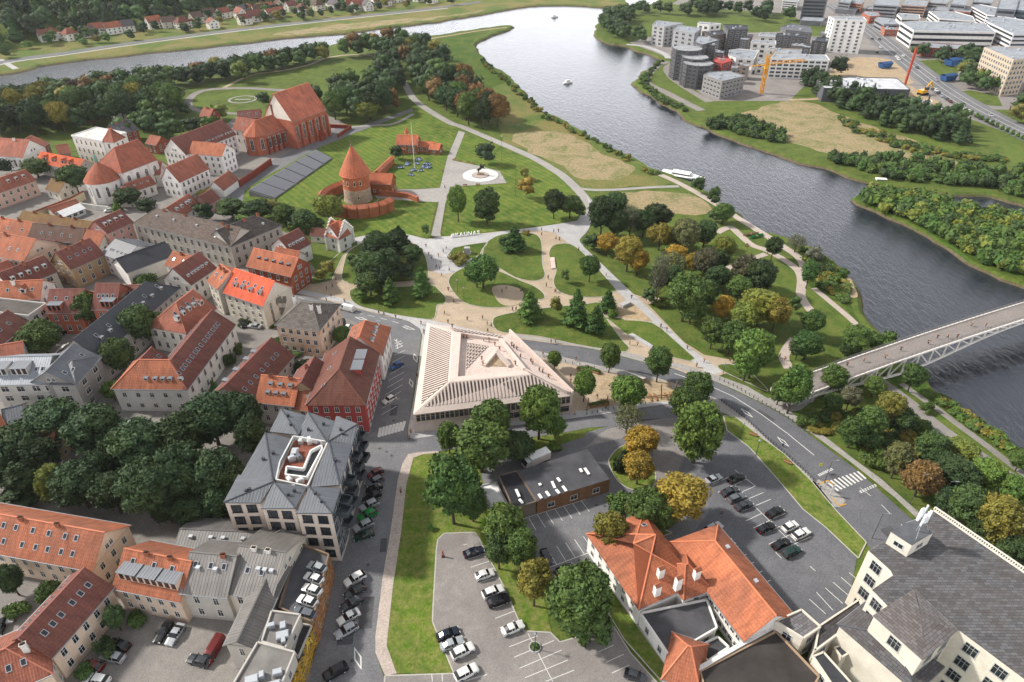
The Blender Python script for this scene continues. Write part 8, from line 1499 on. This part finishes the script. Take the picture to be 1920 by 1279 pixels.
def truck(k, x, y, dx, dy, lab):
 a = q(k, x, y); p = G(*a, 1); d = G(a[0] + dx, a[1] + dy, 1) - p; p.z = .1; r = thing('box_truck', lab, 'truck', p, math.atan2(d.y, d.x))
 b = MB(); b.box(-3.2, 2.2, -1.15, 1.15, .9, 3.1); b.build('cargo_box', M['trim'], r, color=hexc('#dededc')); b = MB(); b.box(2.3, 4.0, -1.05, 1.05, .6, 1.5); b.poly([(2.3, -1.05, 1.5), (4.0, -1.05, 1.5), (3.4, -1.0, 2.5), (2.3, -1.0, 2.5)]); b.poly([(4, 1.05, 1.5), (2.3, 1.05, 1.5), (2.3, 1.0, 2.5), (3.4, 1.0, 2.5)]); b.poly([(2.3, -1, 2.5), (3.4, -1, 2.5), (3.4, 1, 2.5), (2.3, 1, 2.5)]); b.build('cab', M['paint'], r, color=hexc('#dededc'))
 g = MB(); g.poly([(4.0, -1.0, 1.5), (4.0, 1.0, 1.5), (3.4, .95, 2.5), (3.4, -.95, 2.5)]); g.build('windscreen', M['glass'], r); m = carmeshes('suv')
 for xx in (-2.2, 2.9):
  for yy in (-1, 1): w = inst('wheel', m[2], r, (xx, yy, .45)); w.scale = (1.2,) * 3; inst('rim', m[3], w, color=hexc('#888888'))
truck('M', 590, 175, -6, 2.6, 'white box truck parked behind the black roofed workshop')
def skip_(k, x, y, lab, c='#2c5488', s=1.0, rz=.35):
 a = G(*q(k, x, y), .5); a.z = .1; r = thing('waste_container', lab, 'container', a, rz); r.scale = (s,) * 3; b = MB(); b.poly([(-1.6, -.9, .2), (1.6, -.9, .2), (2.1, -1, 1.5), (-2.1, -1, 1.5)]); b.poly([(1.6, .9, .2), (-1.6, .9, .2), (-2.1, 1, 1.5), (2.1, 1, 1.5)]); b.poly([(1.6, -.9, .2), (1.6, .9, .2), (2.1, 1, 1.5), (2.1, -1, 1.5)]); b.poly([(-1.6, .9, .2), (-1.6, -.9, .2), (-2.1, -1, 1.5), (-2.1, 1, 1.5)]); b.build('bin', M['trim'], r, color=hexc(c)); b = MB(); b.poly([(-2.1, -1, 1.5), (2.1, -1, 1.5), (2.1, 0, 1.9), (-2.1, 0, 1.9)]); b.poly([(2.1, 1, 1.5), (-2.1, 1, 1.5), (-2.1, 0, 1.9), (2.1, 0, 1.9)]); b.build('lid', M['trim'], r, color=hexc(c, .8)); b = MB(); [b.box(x - .1, x + .1, -.7, .7, 0, .25) for x in (-1.2, 1.2)]; b.build('skid', M['rubber'], r)['kind'] = 'stuff'
skip_('M', 872, 447, 'large blue waste container beside the workshop door', s=1.15); skip_('M', 1018, 395, 'smaller blue container at the right end of the workshop', s=.7); skip_('R2', 1310, 562, 'long blue container on the yard beyond the avenue', s=3.2); skip_('R2', 1265, 690, 'blue container next to the avenue lay-by', s=2.6); skip_('R2', 725, 580, 'blue container on the gravel by the building site', s=2.4); skip_('U1', 645, 985, 'small blue container on the cobbled square', '#2d5f9c', .7)
for i, (x, y) in enumerate([(1050, 815), (655, 860)]):
 p = G(*q('R2', x, y)); r = thing('excavator', ['yellow excavator on the brown spoil beside the avenue', 'small yellow excavator at the foot of the dark warehouse'][i], 'excavator', p, i * 2 + .4); r.scale = (1.5 - i * .5,) * 3
 b = MB(); b.box(-2, 2, -1.4, -.8, 0, .9); b.box(-2, 2, .8, 1.4, 0, .9); b.build('track', M['rubber'], r)['kind'] = 'stuff'; b = MB(); b.box(-2.2, 1.2, -1.3, 1.3, 1, 2.2); b.build('body', M['paint'], r, color=hexc('#c8951c')); b = MB(); b.box(.1, 1.4, -1.2, 0, 2.2, 3.3); b.build('cab', M['glass'], r); b = MB(); b.bar((1, .6, 2), (4, .6, 5), .5); b.bar((4, .6, 5), (6, .6, 2), .4); b.build('boom', M['paint'], r, color=hexc('#c8951c')); b = MB(); b.box(5.5, 6.4, .1, 1.1, 1.2, 2.1); b.build('bucket', M['metal'], r, color=hexc('#555555'))
# ---------------------------------------------------------------- people
def person_proto(walk):
 r = thing('person', 'x', 'person'); f = .28 if walk else .06
 Lg = lambda s, dx: [(0, s * .1, .9), (dx * .5, s * .11, .5), (dx, s * .11, .08), (dx + .14, s * .12, .04)]
 a = Lg(1, f); b = Lg(-1, -f); V_ = [(0, 0, .95), (0, 0, 1.2), (0, 0, 1.42), (0.01, 0, 1.52), (0.03, 0, 1.66), (0, .2, 1.4), (-f * .5, .26, 1.12), (f * .3, .25, .86), (0, -.2, 1.4), (f * .5, -.26, 1.12), (f * .9, -.25, .9)] + a[1:] + b[1:]
 E_ = [(0, 1), (1, 2), (2, 3), (3, 4), (2, 5), (5, 6), (6, 7), (2, 8), (8, 9), (9, 10), (0, 11), (11, 12), (12, 13), (0, 14), (14, 15), (15, 16)]
 skinobj('body', V_, E_, [.14, .13, .14, .055, .1, .06, .045, .035, .06, .045, .035, .07, .045, .04, .07, .045, .04], [M['skin']], r)
 skinobj('jacket', [(0, 0, .92), (0, 0, 1.18), (0, 0, 1.44), (0, .21, 1.4), (-f * .5, .27, 1.12), (f * .25, .26, .93), (0, -.21, 1.4), (f * .5, -.27, 1.12), (f * .8, -.26, .95)], [(0, 1), (1, 2), (2, 3), (3, 4), (4, 5), (2, 6), (6, 7), (7, 8)], [.17, .155, .165, .085, .065, .06, .085, .065, .06], [M['cloth']], r)
 skinobj('trousers', [(0, 0, .98), (0, 0, .9), (f * .5, .11, .5), (f, .11, .14), (-f * .5, -.11, .5), (-f, -.11, .14)], [(0, 1), (1, 2), (2, 3), (1, 4), (4, 5)], [.15, .155, .09, .065, .09, .065], [M['cloth']], r)
 skinobj('hair', [(-.02, 0, 1.66), (-.01, 0, 1.73)], [(0, 1)], [.11, .1], [M['hair']], r); return r
PP = [person_proto(False), person_proto(True)]
TOPS = [('#1c1c20', 'dark'), ('#3b2c26', 'brown'), ('#1f2a3d', 'navy'), ('#8a1c1c', 'red'), ('#b0aba2', 'pale'), ('#6b5a3e', 'tan'), ('#33363a', 'grey')]; used_p = [False, False]; NP = [0]
def people(place, k, lst, z=.12):
 cntp = {}; data = []
 for it in lst:
  x, y = it[0], it[1]; tc = random.choice([0, 0, 0, 1, 1, 2, 6, 6, 5, 4]) if len(it) < 3 else it[2]; zz = z if len(it) < 4 else it[3]; a = q(k, x, y); data.append((a, tc, zz, NP[0] % 2)); NP[0] += 1
 for a, tc, zz, i in data: cntp.setdefault((tc, i), []).append(a[0])
 seen = {}
 for a, tc, zz, i in data:
  p = G(a[0], a[1], zz + .85); p.z = zz; n = len(cntp[tc, i]); rk = sorted(cntp[tc, i]).index(a[0])
  lb = f"person in a {TOPS[tc][1]} jacket {'walking' if i else 'standing'}{'' if n == 1 else (', leftmost' if rk == 0 else ', rightmost' if rk == n - 1 else ', ' + ORD[rk] + ' from left')}, {place}"
  r = copytree(PP[i], p, random.uniform(0, 6.28), lb, random.uniform(.95, 1.08), 'people ' + place)
  for ch in r.children:
   if ch.name.startswith('jacket'): ch.color = hexc(TOPS[tc][0])
   if ch.name.startswith('trousers'): ch.color = hexc(random.choice(['#15171c', '#22262f', '#2e2a28', '#2a3346']))
people('on the pale round square', 'U7', [(1272, 215), (1475, 235, 4), (1445, 265), (1300, 300), (1328, 335), (1397, 312, 3), (1422, 388), (1375, 418, 1), (1408, 440), (1505, 450), (1428, 505)])
people('on the beige paving left of the grove', 'U7', [(370, 548), (277, 640), (335, 615), (320, 712, 1), (275, 755), (455, 765, 0), (462, 775, 4)])
people('on the pavement by the park street', 'U7', [(800, 880), (850, 890, 1), (968, 925), (1222, 985), (1250, 1080)], .15)
people('on the gravel junction north of the triangular building', 'U7', [(1495, 650), (1550, 770), (1457, 885), (1685, 945), (1493, 975), (1535, 1020)])
people('on the castle path', 'C', [(1348, 690), (1330, 545, 3)])
people('on the gravel at the top of the park', 'U6', [(913, 775), (913, 810), (1000, 788, 3), (1035, 785), (1018, 838), (1043, 845)])
people('on the straight path through the park', 'U6', [(1183, 920), (1382, 1105, 1)], .13)
people('at the path crossing between the lawns', 'U6', [(960, 1125), (947, 1180), (1010, 1222), (1018, 1215)])
people('at the gravel oval', 'U6', [(625, 1222), (655, 1197, 4), (763, 1215, 1)], .2)
people('on the lower straight path', 'U1c', [(1390, 625, 1), (1640, 870)], .13)
people('on the gravel beside the long lawn', 'U1c', [(112, 800), (152, 850, 4), (188, 865), (370, 730), (400, 728)])
people('on the pavement above the triangular building', 'U1c', [(157, 910, 0, .16), (700, 1005), (738, 1000), (630, 1110), (913, 1155, 1)], .15)
people('by the grey slab near the road', 'U1c', [(1375, 1018), (1440, 1028)])
people('where the straight path meets the road', 'U2c', [(722, 1110, 1), (590, 995, 3), (553, 968), (832, 1195), (783, 1225), (1000, 1190)], .14)
people('on the red curved path', 'U2c', [(1322, 1165, 4), (1357, 1180, 3)], .14)
people('on the sunken roof terrace', 'TR', [(590, 228), (617, 235, 3), (763, 255, 4), (808, 260, 1), (858, 295), (898, 335, 1), (745, 418, 5), (753, 462, 3), (1033, 458, 6)], 8.82)
people('on the sloping roof walk', 'TR', [(1002, 302, 5, 8.3), (1020, 320, 1, 8.3), (1045, 335, 5, 8.2), (1078, 398, 5, 8.1), (1168, 438, 0, 7.9), (1183, 458, 1, 7.8), (1240, 515, 0, 7.6), (1268, 530, 5, 7.5), (1318, 572, 1, 7.3)])
people('around the triangular building', 'TR', [(250, 190, 1), (193, 565), (137, 1045, 3), (122, 1095, 1), (1508, 565), (1508, 612), (1410, 605, 1), (1540, 890)], .16)
people('in the gravel garden', 'TR', [(1770, 785), (1735, 745), (1505, 690, 5)], .18)
people('on the car park asphalt', 'V', [(787, 205)], .1)
people('on the beige pavement by the street', 'Z2', [(1405, 722, 1)], .15)
_bp = []
for (x, y) in [(410, 462), (530, 430), (680, 408), (790, 352), (983, 305), (1048, 268), (1120, 265), (1188, 265), (1288, 180), (1390, 183)]:
 zz = 5.0
 for _ in range(5): g = gz('B', x, y, zz); s_ = (g - BP(0, 0, BZ(0))).xy.dot((BP(10, 0, 0) - BP(0, 0, 0)).xy.normalized()); zz = BZ(s_)
 _bp.append((x, y, random.choice([0, 1, 1, 2]), zz))
people('on the footbridge', 'B', _bp)
for pr in PP:
 for ch in list(pr.children): bpy.data.objects.remove(ch)
 bpy.data.objects.remove(pr)
# ---------------------------------------------------------------- street furniture
def lamp(p, label, group, h=8, arm=True):
 r = thing('street_lamp', label, 'street lamp', p, random.uniform(-.3, .3), group); b = MB(); b.lathe([(.1, 0), (.06, h)], 8); b.build('pole', M['metal'], r, color=hexc('#55585c')); b = MB()
 if arm: b.bar((0, 0, h), (1.2, 0, h + .2), .08); b.box(.9, 1.6, -.15, .15, h + .12, h + .24)
 else: b.lathe([(.3, h), (.35, h + .1), (.05, h + .5)], 8)
 b.build('lamp_head', M['metal'], r, color=hexc('#8d9094')); return r
LP = [((941, 309), 'tall dark lamp mast', 14), ((967, 368), 'tallest dark lamp mast', 20), ((858, 550), 'pale lamp post', 5), ((870, 560), 'short pale lamp post', 4), ((1706, 945), 'lamp post on the verge', 9), ((1760, 950), 'double headed white lamp', 8), ((1546, 905), 'dark lamp by the zebra crossing', 7), ((1388, 823), 'thin post on the grass strip', 5), ((1417, 855), 'lamp post in the grass strip', 5), ((704, 640), 'post at the parking street top', 6), ((1003, 1218), 'post in the round tree pit', 5), ((1635, 1010), 'lamp at the end of the grass strip', 8), ((1355, 705), 'grey post at the path fork', 4)]
for (x, y), nm, h in LP: lamp(G(x, y), nm + ' ' + ('on the statue lawn' if y < 400 else 'in the park' if y < 600 else 'near the road' if x > 1300 else 'in the foreground'), 'street lamps', h, h < 10 and h > 5)
def row(pts, n, fn):
 w = smoothpts([wpt(p) for p in pts], 8, False); L_ = [0]
 for a, b in zip(w, w[1:]): L_.append(L_[-1] + (b - a).length)
 for i in range(n):
  t = L_[-1] * (i + .5) / n; j = max(k for k in range(len(L_)) if L_[k] <= t); j = min(j, len(w) - 2); u = (t - L_[j]) / max(1e-6, L_[j + 1] - L_[j]); fn(w[j] + (w[j + 1] - w[j]) * u, math.atan2(*(w[j + 1] - w[j]).yx), i)
bm = MB(); bm.lathe([(.1, 0), (.1, .85), (.07, .95), (0.001, .97)], 8); BME = mk('bollard', bm, M['metal'])
def bol(label, group, col='#4d4f52'):
 def f(p, a, i): o = inst('bollard', BME, None, (p.x, p.y, .12), color=hexc(col)); tag(o, label, 'bollard', group)
 return f
row([(1000, 668), (1060, 680), (1121, 694)], 9, bol('rusty bollard in the row between the garden and the road', 'bollards along the gravel garden', '#8a5c40'))
row([(1095, 780), (1142, 770), (1215, 758)], 12, bol('short dark bollard along the lower edge of the gravel garden', 'bollards below the gravel garden'))
row([(1345, 712), (1380, 728), (1430, 758), (1480, 788), (1520, 818)], 22, bol('slim dark bollard on the north edge of the curving road', 'bollards north of the road'))
row([(1350, 752), (1390, 782), (1440, 826), (1500, 878), (1540, 920)], 40, bol('slim dark post on the south pavement edge of the curving road', 'posts south of the road'))
row([(636, 590), (600, 582), (570, 576)], 12, bol('dark post along the street behind the peach house', 'posts behind the peach house'))
row([(806, 441), (820, 382)], 22, bol('small stone post on the left side of the castle path', 'left posts of the castle path', '#8d7e6c')); row([(826, 441), (836, 384)], 22, bol('small stone post on the right side of the castle path', 'right posts of the castle path', '#8d7e6c'))
def bench(p, a, label, group=None, s=1.0):
 r = thing('park_bench', label, 'bench', p, a, group); r.scale = (s,) * 3; b = MB(); b.box(-1, 1, -.25, .25, .42, .48); b.build('seat', M['wood'], r); b = MB(); b.box(-1, 1, .25, .3, .5, .9); b.build('backrest', M['wood'], r)
 for x in (-.8, .8): b = MB(); b.box(x - .04, x + .04, -.22, .28, 0, .42); b.build('leg', M['metal'], r, color=hexc('#444444'))
for i, (x, y, a) in enumerate([(852, 302, 0), (862, 304, 0), (878, 307, 0), (888, 309, 0), (872, 350, 0), (896, 349, 0), (1412, 818, -.6), (1476, 870, -.6), (1318, 463, 1), (1400, 462, .7), (1215, 560, .3)]): bench(G(x, y) + Vector((0, 0, .1)), a, ['leftmost bench above the statue square', 'second bench above the statue square', 'third bench above the statue square', 'rightmost bench above the statue square', 'left bench below the statue', 'right bench below the statue', 'upper bench on the roadside pavement', 'lower bench on the roadside pavement', 'bench by the grove path', 'bench on the winding path above the river', 'bench at the beige triangle by the straight path'][i], 'park benches', 1.0)
def slabthing(nm, lab, cat, pts, z0, z1, mat, col='#9a9894'):
 w = [G(*p) for p in pts]; w = w if area(w) > 0 else w[::-1]; c = sum(w, Vector()) / len(w); r = thing(nm, lab, cat, (c.x, c.y, z0)); b = MB(); b.prism([(p.x - c.x, p.y - c.y) for p in w], 0, z1 - z0); b.build('slab', M[mat], r, color=hexc(col)); b = MB(); b.prism([((p.x - c.x) * .9, (p.y - c.y) * .9) for p in w], z1 - z0, z1 - z0 + .06); b.build('top', M[mat], r, color=hexc(col)); return r
slabthing('stone_platform', 'long grey stone platform beside the beige path near the road', 'platform', [(1178, 630), (1186, 628), (1224, 651), (1221, 656)], .1, .6, 'conc')
slabthing('timber_platform', 'pale timber platform beside the narrow gravel path', 'platform', [(1032, 485), (1040, 485), (1042, 505), (1034, 506)], .1, .5, 'pinkf')
slabthing('climbing_slab', 'tilted white concrete slab of the play area', 'play equipment', [(1161, 575), (1176, 568), (1183, 573), (1168, 580)], .1, 1.2, 'conc')
cl = thing('canvas_shelter', 'low pale canvas sail shelter in the gravel garden', 'shelter', G(1200, 710)); b = MB(); A, B2, C2 = [G(*p) - G(1200, 710) for p in ((1171, 700), (1212, 713), (1204, 724))]; b.poly([A + Vector((0, 0, .8)), C2 + Vector((0, 0, 2.5)), B2 + Vector((0, 0, .9))]); b.poly([A + Vector((0, 0, .75)), B2 + Vector((0, 0, .85)), C2 + Vector((0, 0, 2.45))]); b.build('canvas', M['trim'], cl, color=hexc('#d8d4cc')); b = MB(); b.bar(C2, C2 + Vector((0, 0, 2.5)), .15); b.build('post', M['wood'], cl)
def planter(x0, y0, x1, y1, lab):
 p, e = G(x0, y0), G(x1, y1); d = e - p; r = thing('timber_planter', lab, 'planter', p, math.atan2(d.y, d.x)); l = d.length
 for (a, b_, c, d_) in ((0, l, -.8, -.7), (0, l, .7, .8), (0, .1, -.7, .7), (l - .1, l, -.7, .7)): b = MB(); b.box(a, b_, c, d_, 0, .85); b.build('plank', M['wood'], r)
 me = crownmesh('planting', [((l * t, 0, .9), (.8, .6, .35)) for t in (.15, .4, .65, .88)], 60, .12, 5); inst('planting', me, r, color=hexc(GC['g']))
planter(1082, 695, 1104, 693, 'curved timber planter left end in the gravel garden'); planter(1104, 694, 1124, 702, 'timber planter with green plants in the gravel garden'); planter(1105, 764, 1140, 757, 'low timber planter at the lower garden edge')
sw = thing('timber_play_frame', 'orange timber play frame with crossed beams by the round trees', 'play equipment', G(1238, 746), .1); b = MB(); b.bar((-4, 0, .6), (4, 0, .9), .3); b.build('long_beam', M['wood'], sw); b = MB(); b.bar((0, -1, 0), (0, .6, 4.2), .28); b.build('post', M['wood'], sw)
for x in (-3, -1.5, 1.5, 3): b = MB(); b.bar((x, -1.6, .5), (x, 1.6, .5), .5, .15); b.build('seat', M['wood'], sw)
for i, (x, y) in enumerate([(1100, 770), (1136, 766), (1178, 742), (1265, 738)]):
 r = thing('timber_post', ['left leaning timber post at the lower garden edge', 'second leaning timber post at the lower garden edge', 'timber post under the big light green tree', 'short timber post by the road side trees'][i], 'post', G(x, y), 0, 'timber posts of the garden'); b = MB(); b.bar((0, 0, 0), (.25, 0, 4.4), .26); b.build('shaft', M['wood'], r); b = MB(); b.box(-.3, .3, -.3, .3, 0, .15); b.build('foot', M['metal'], r, color=hexc('#555555'))
def sign(x, y, lab, face, h=2.6, w=.7, hh=.7, col='#d6d6d6', rz=.3):
 r = thing('road_sign', lab, 'sign', G(x, y), rz); b = MB(); b.lathe([(.05, 0), (.05, h)], 6); b.build('post', M['metal'], r, color=hexc('#8a8d90')); b = MB(); b.box(-w / 2, w / 2, -.06, -.02, h - hh, h); b.build('plate', M['trim'], r, color=hexc(col)); return r
sign(1534, 886, 'yellow bordered crossing sign left of the zebra crossing', None, 3, .9, .9, '#c6c22a'); sign(1545, 920, 'red and white road sign on the traffic island', None, 3, .7, .9, '#c8c8c8'); sign(1557, 930, 'tall white information pylon on the traffic island', None, 3.4, .8, 2.6, '#d9d9d9'); sign(1467, 838, 'dark waste bin like post at the bench', None, 1.1, .5, .8, '#33363a')
sheet('traffic_island', [(1520, 905), (1535, 900), (1560, 918), (1586, 940), (1575, 952), (1545, 950)], 'pave', .12, 0)
for a, b in (((1536, 908), (1552, 902)), ((1552, 902), (1562, 910)), ((1560, 935), (1574, 950)), ((1574, 950), (1586, 946))): mark(a, b, .35, 'tactile_strip', 'yellowp', z=.13, parent=RD)
tp_ = thing('tree_pit', 'round planted pit in the worn parking lot', 'planter', G(1003, 1215)); b = MB(); b.lathe([(1.15, .1), (1.15, .35), (.95, .36), (.95, .2)], 20); b.build('kerb_ring', M['conc'], tp_); inst('planting', crownmesh('planting', [((0, 0, .4), (.8, .8, .5))], 160, .14, 6), tp_, color=hexc(GC['g']))
cnx = thing('red_bollard_post', 'rust red metal post standing in the pale parking lot', 'post', G(831, 1045)); b = MB(); b.box(-.15, .15, -.15, .15, 0, 1.9); b.build('shaft', M['trim'], cnx, color=hexc('#8c3a2c')); b = MB(); b.box(-.35, .35, -.35, .35, 0, .12); b.build('foot', M['conc'], cnx)
# ---------------------------------------------------------------- boats
def boat(x, y, ang, lab, L_=9, cabin=True, col='#d8d8d6'):
 p = G(x, y, -1.4); r = thing('motor_boat', lab, 'boat', (p.x, p.y, -1.7), ang); w = L_ * .16; n = 8; mb = MB(); R_ = []
 for i in range(n + 1): t = i / n; ww = w * (1 - max(0, (t - .55) / .45) ** 2); R_.append([(t * L_ - L_ / 2, -ww, .9 + .3 * t), (t * L_ - L_ / 2, -ww * .7, 0), (t * L_ - L_ / 2, ww * .7, 0), (t * L_ - L_ / 2, ww, .9 + .3 * t)])
 for A, B2 in zip(R_, R_[1:]):
  for i in range(3): mb.poly([A[i], A[i + 1], B2[i + 1], B2[i]][::-1])
  mb.poly([A[0], B2[0], B2[3], A[3]])
 mb.poly(R_[0]); mb.build('hull', M['trim'], r, color=hexc(col))
 if cabin: b = MB(); b.box(-L_ * .25, L_ * .15, -w * .6, w * .6, 1, 2.3); b.build('cabin', M['trim'], r, color=hexc('#e2e2e0')); b = MB(); b.box(-L_ * .22, L_ * .153, -w * .62, w * .62, 1.5, 2.0); b.build('window_band', M['pane'], r)
boat(1281, 331, -.5, 'white pleasure boat moored at the jetty on the peninsula', 22); boat(1653, 343, -.15, 'white motor boat near the tip of the island', 12); boat(1065, 156, .4, 'small white boat in the middle of the wide river', 7); boat(1040, 33, .1, 'tiny sailing boat far up the river', 7)
jt = thing('jetty', 'grey floating jetty beside the white moored boat', 'jetty', G(1262, 330, -1)); b = MB(); b.box(-6, 8, -1.6, 1.6, -.3, .2); b.build('deck', M['wood'], jt); b = MB(); [b.box(x, x + .3, 1.4, 1.7, -2, 1.2) for x in (-5, 0, 6)]; b.build('mooring_post', M['bark'], jt)['kind'] = 'stuff'
for i, (x, y) in enumerate([(1408, 441), (1418, 444)]): boat(x, y, .3, ['small wooden rowing boat lying on the lawn above the river', 'green rowing boat lying on the lawn above the river'][i], 7, False, ['#9a8a66', '#2f8a4a'][i]).__class__ if False else None
for i, (x, y) in enumerate([(1408, 441), (1419, 445)]):
 p = G(x, y); r = thing('rowing_boat', ['small wooden rowing boat lying on the lawn above the river', 'green rowing boat lying on the lawn above the river'][i], 'boat', p, .3 + i * .2); w = .9; R_ = []
 for k in range(9): t = k / 8; ww = w * math.sin(math.pi * (.12 + t * .8)); R_.append([(t * 7 - 3.5, -ww, .8), (t * 7 - 3.5, -ww * .6, .1), (t * 7 - 3.5, ww * .6, .1), (t * 7 - 3.5, ww, .8)])
 mb = MB()
 for A, B2 in zip(R_, R_[1:]):
  for j in range(3): mb.poly([A[j], A[j + 1], B2[j + 1], B2[j]][::-1]); mb.poly([A[j], A[j + 1], B2[j + 1], B2[j]])
 mb.build('hull', M['trim'], r, color=hexc(['#9a8a66', '#2f8a4a'][i])); b = MB(); b.box(-.2, .2, -.8, .8, .55, .65); b.build('thwart', M['wood'], r)
o = G(455, 187); hr_ = thing('lawn_emblem', 'pale round emblem laid in the oval lawn', 'emblem', (o.x, o.y, .01)); b = MB(); b.lathe([(9, .05), (7.5, .06)], 32); b.build('ring', M['pave'], hr_); b = MB(); b.box(-5, 5, -1, 1, 0, .07); b.build('bar', M['pave'], hr_)
pd = sheet('pond', [(893, 172), (905, 170), (922, 172), (928, 177), (915, 181), (898, 179)], 'water', .06, 3)
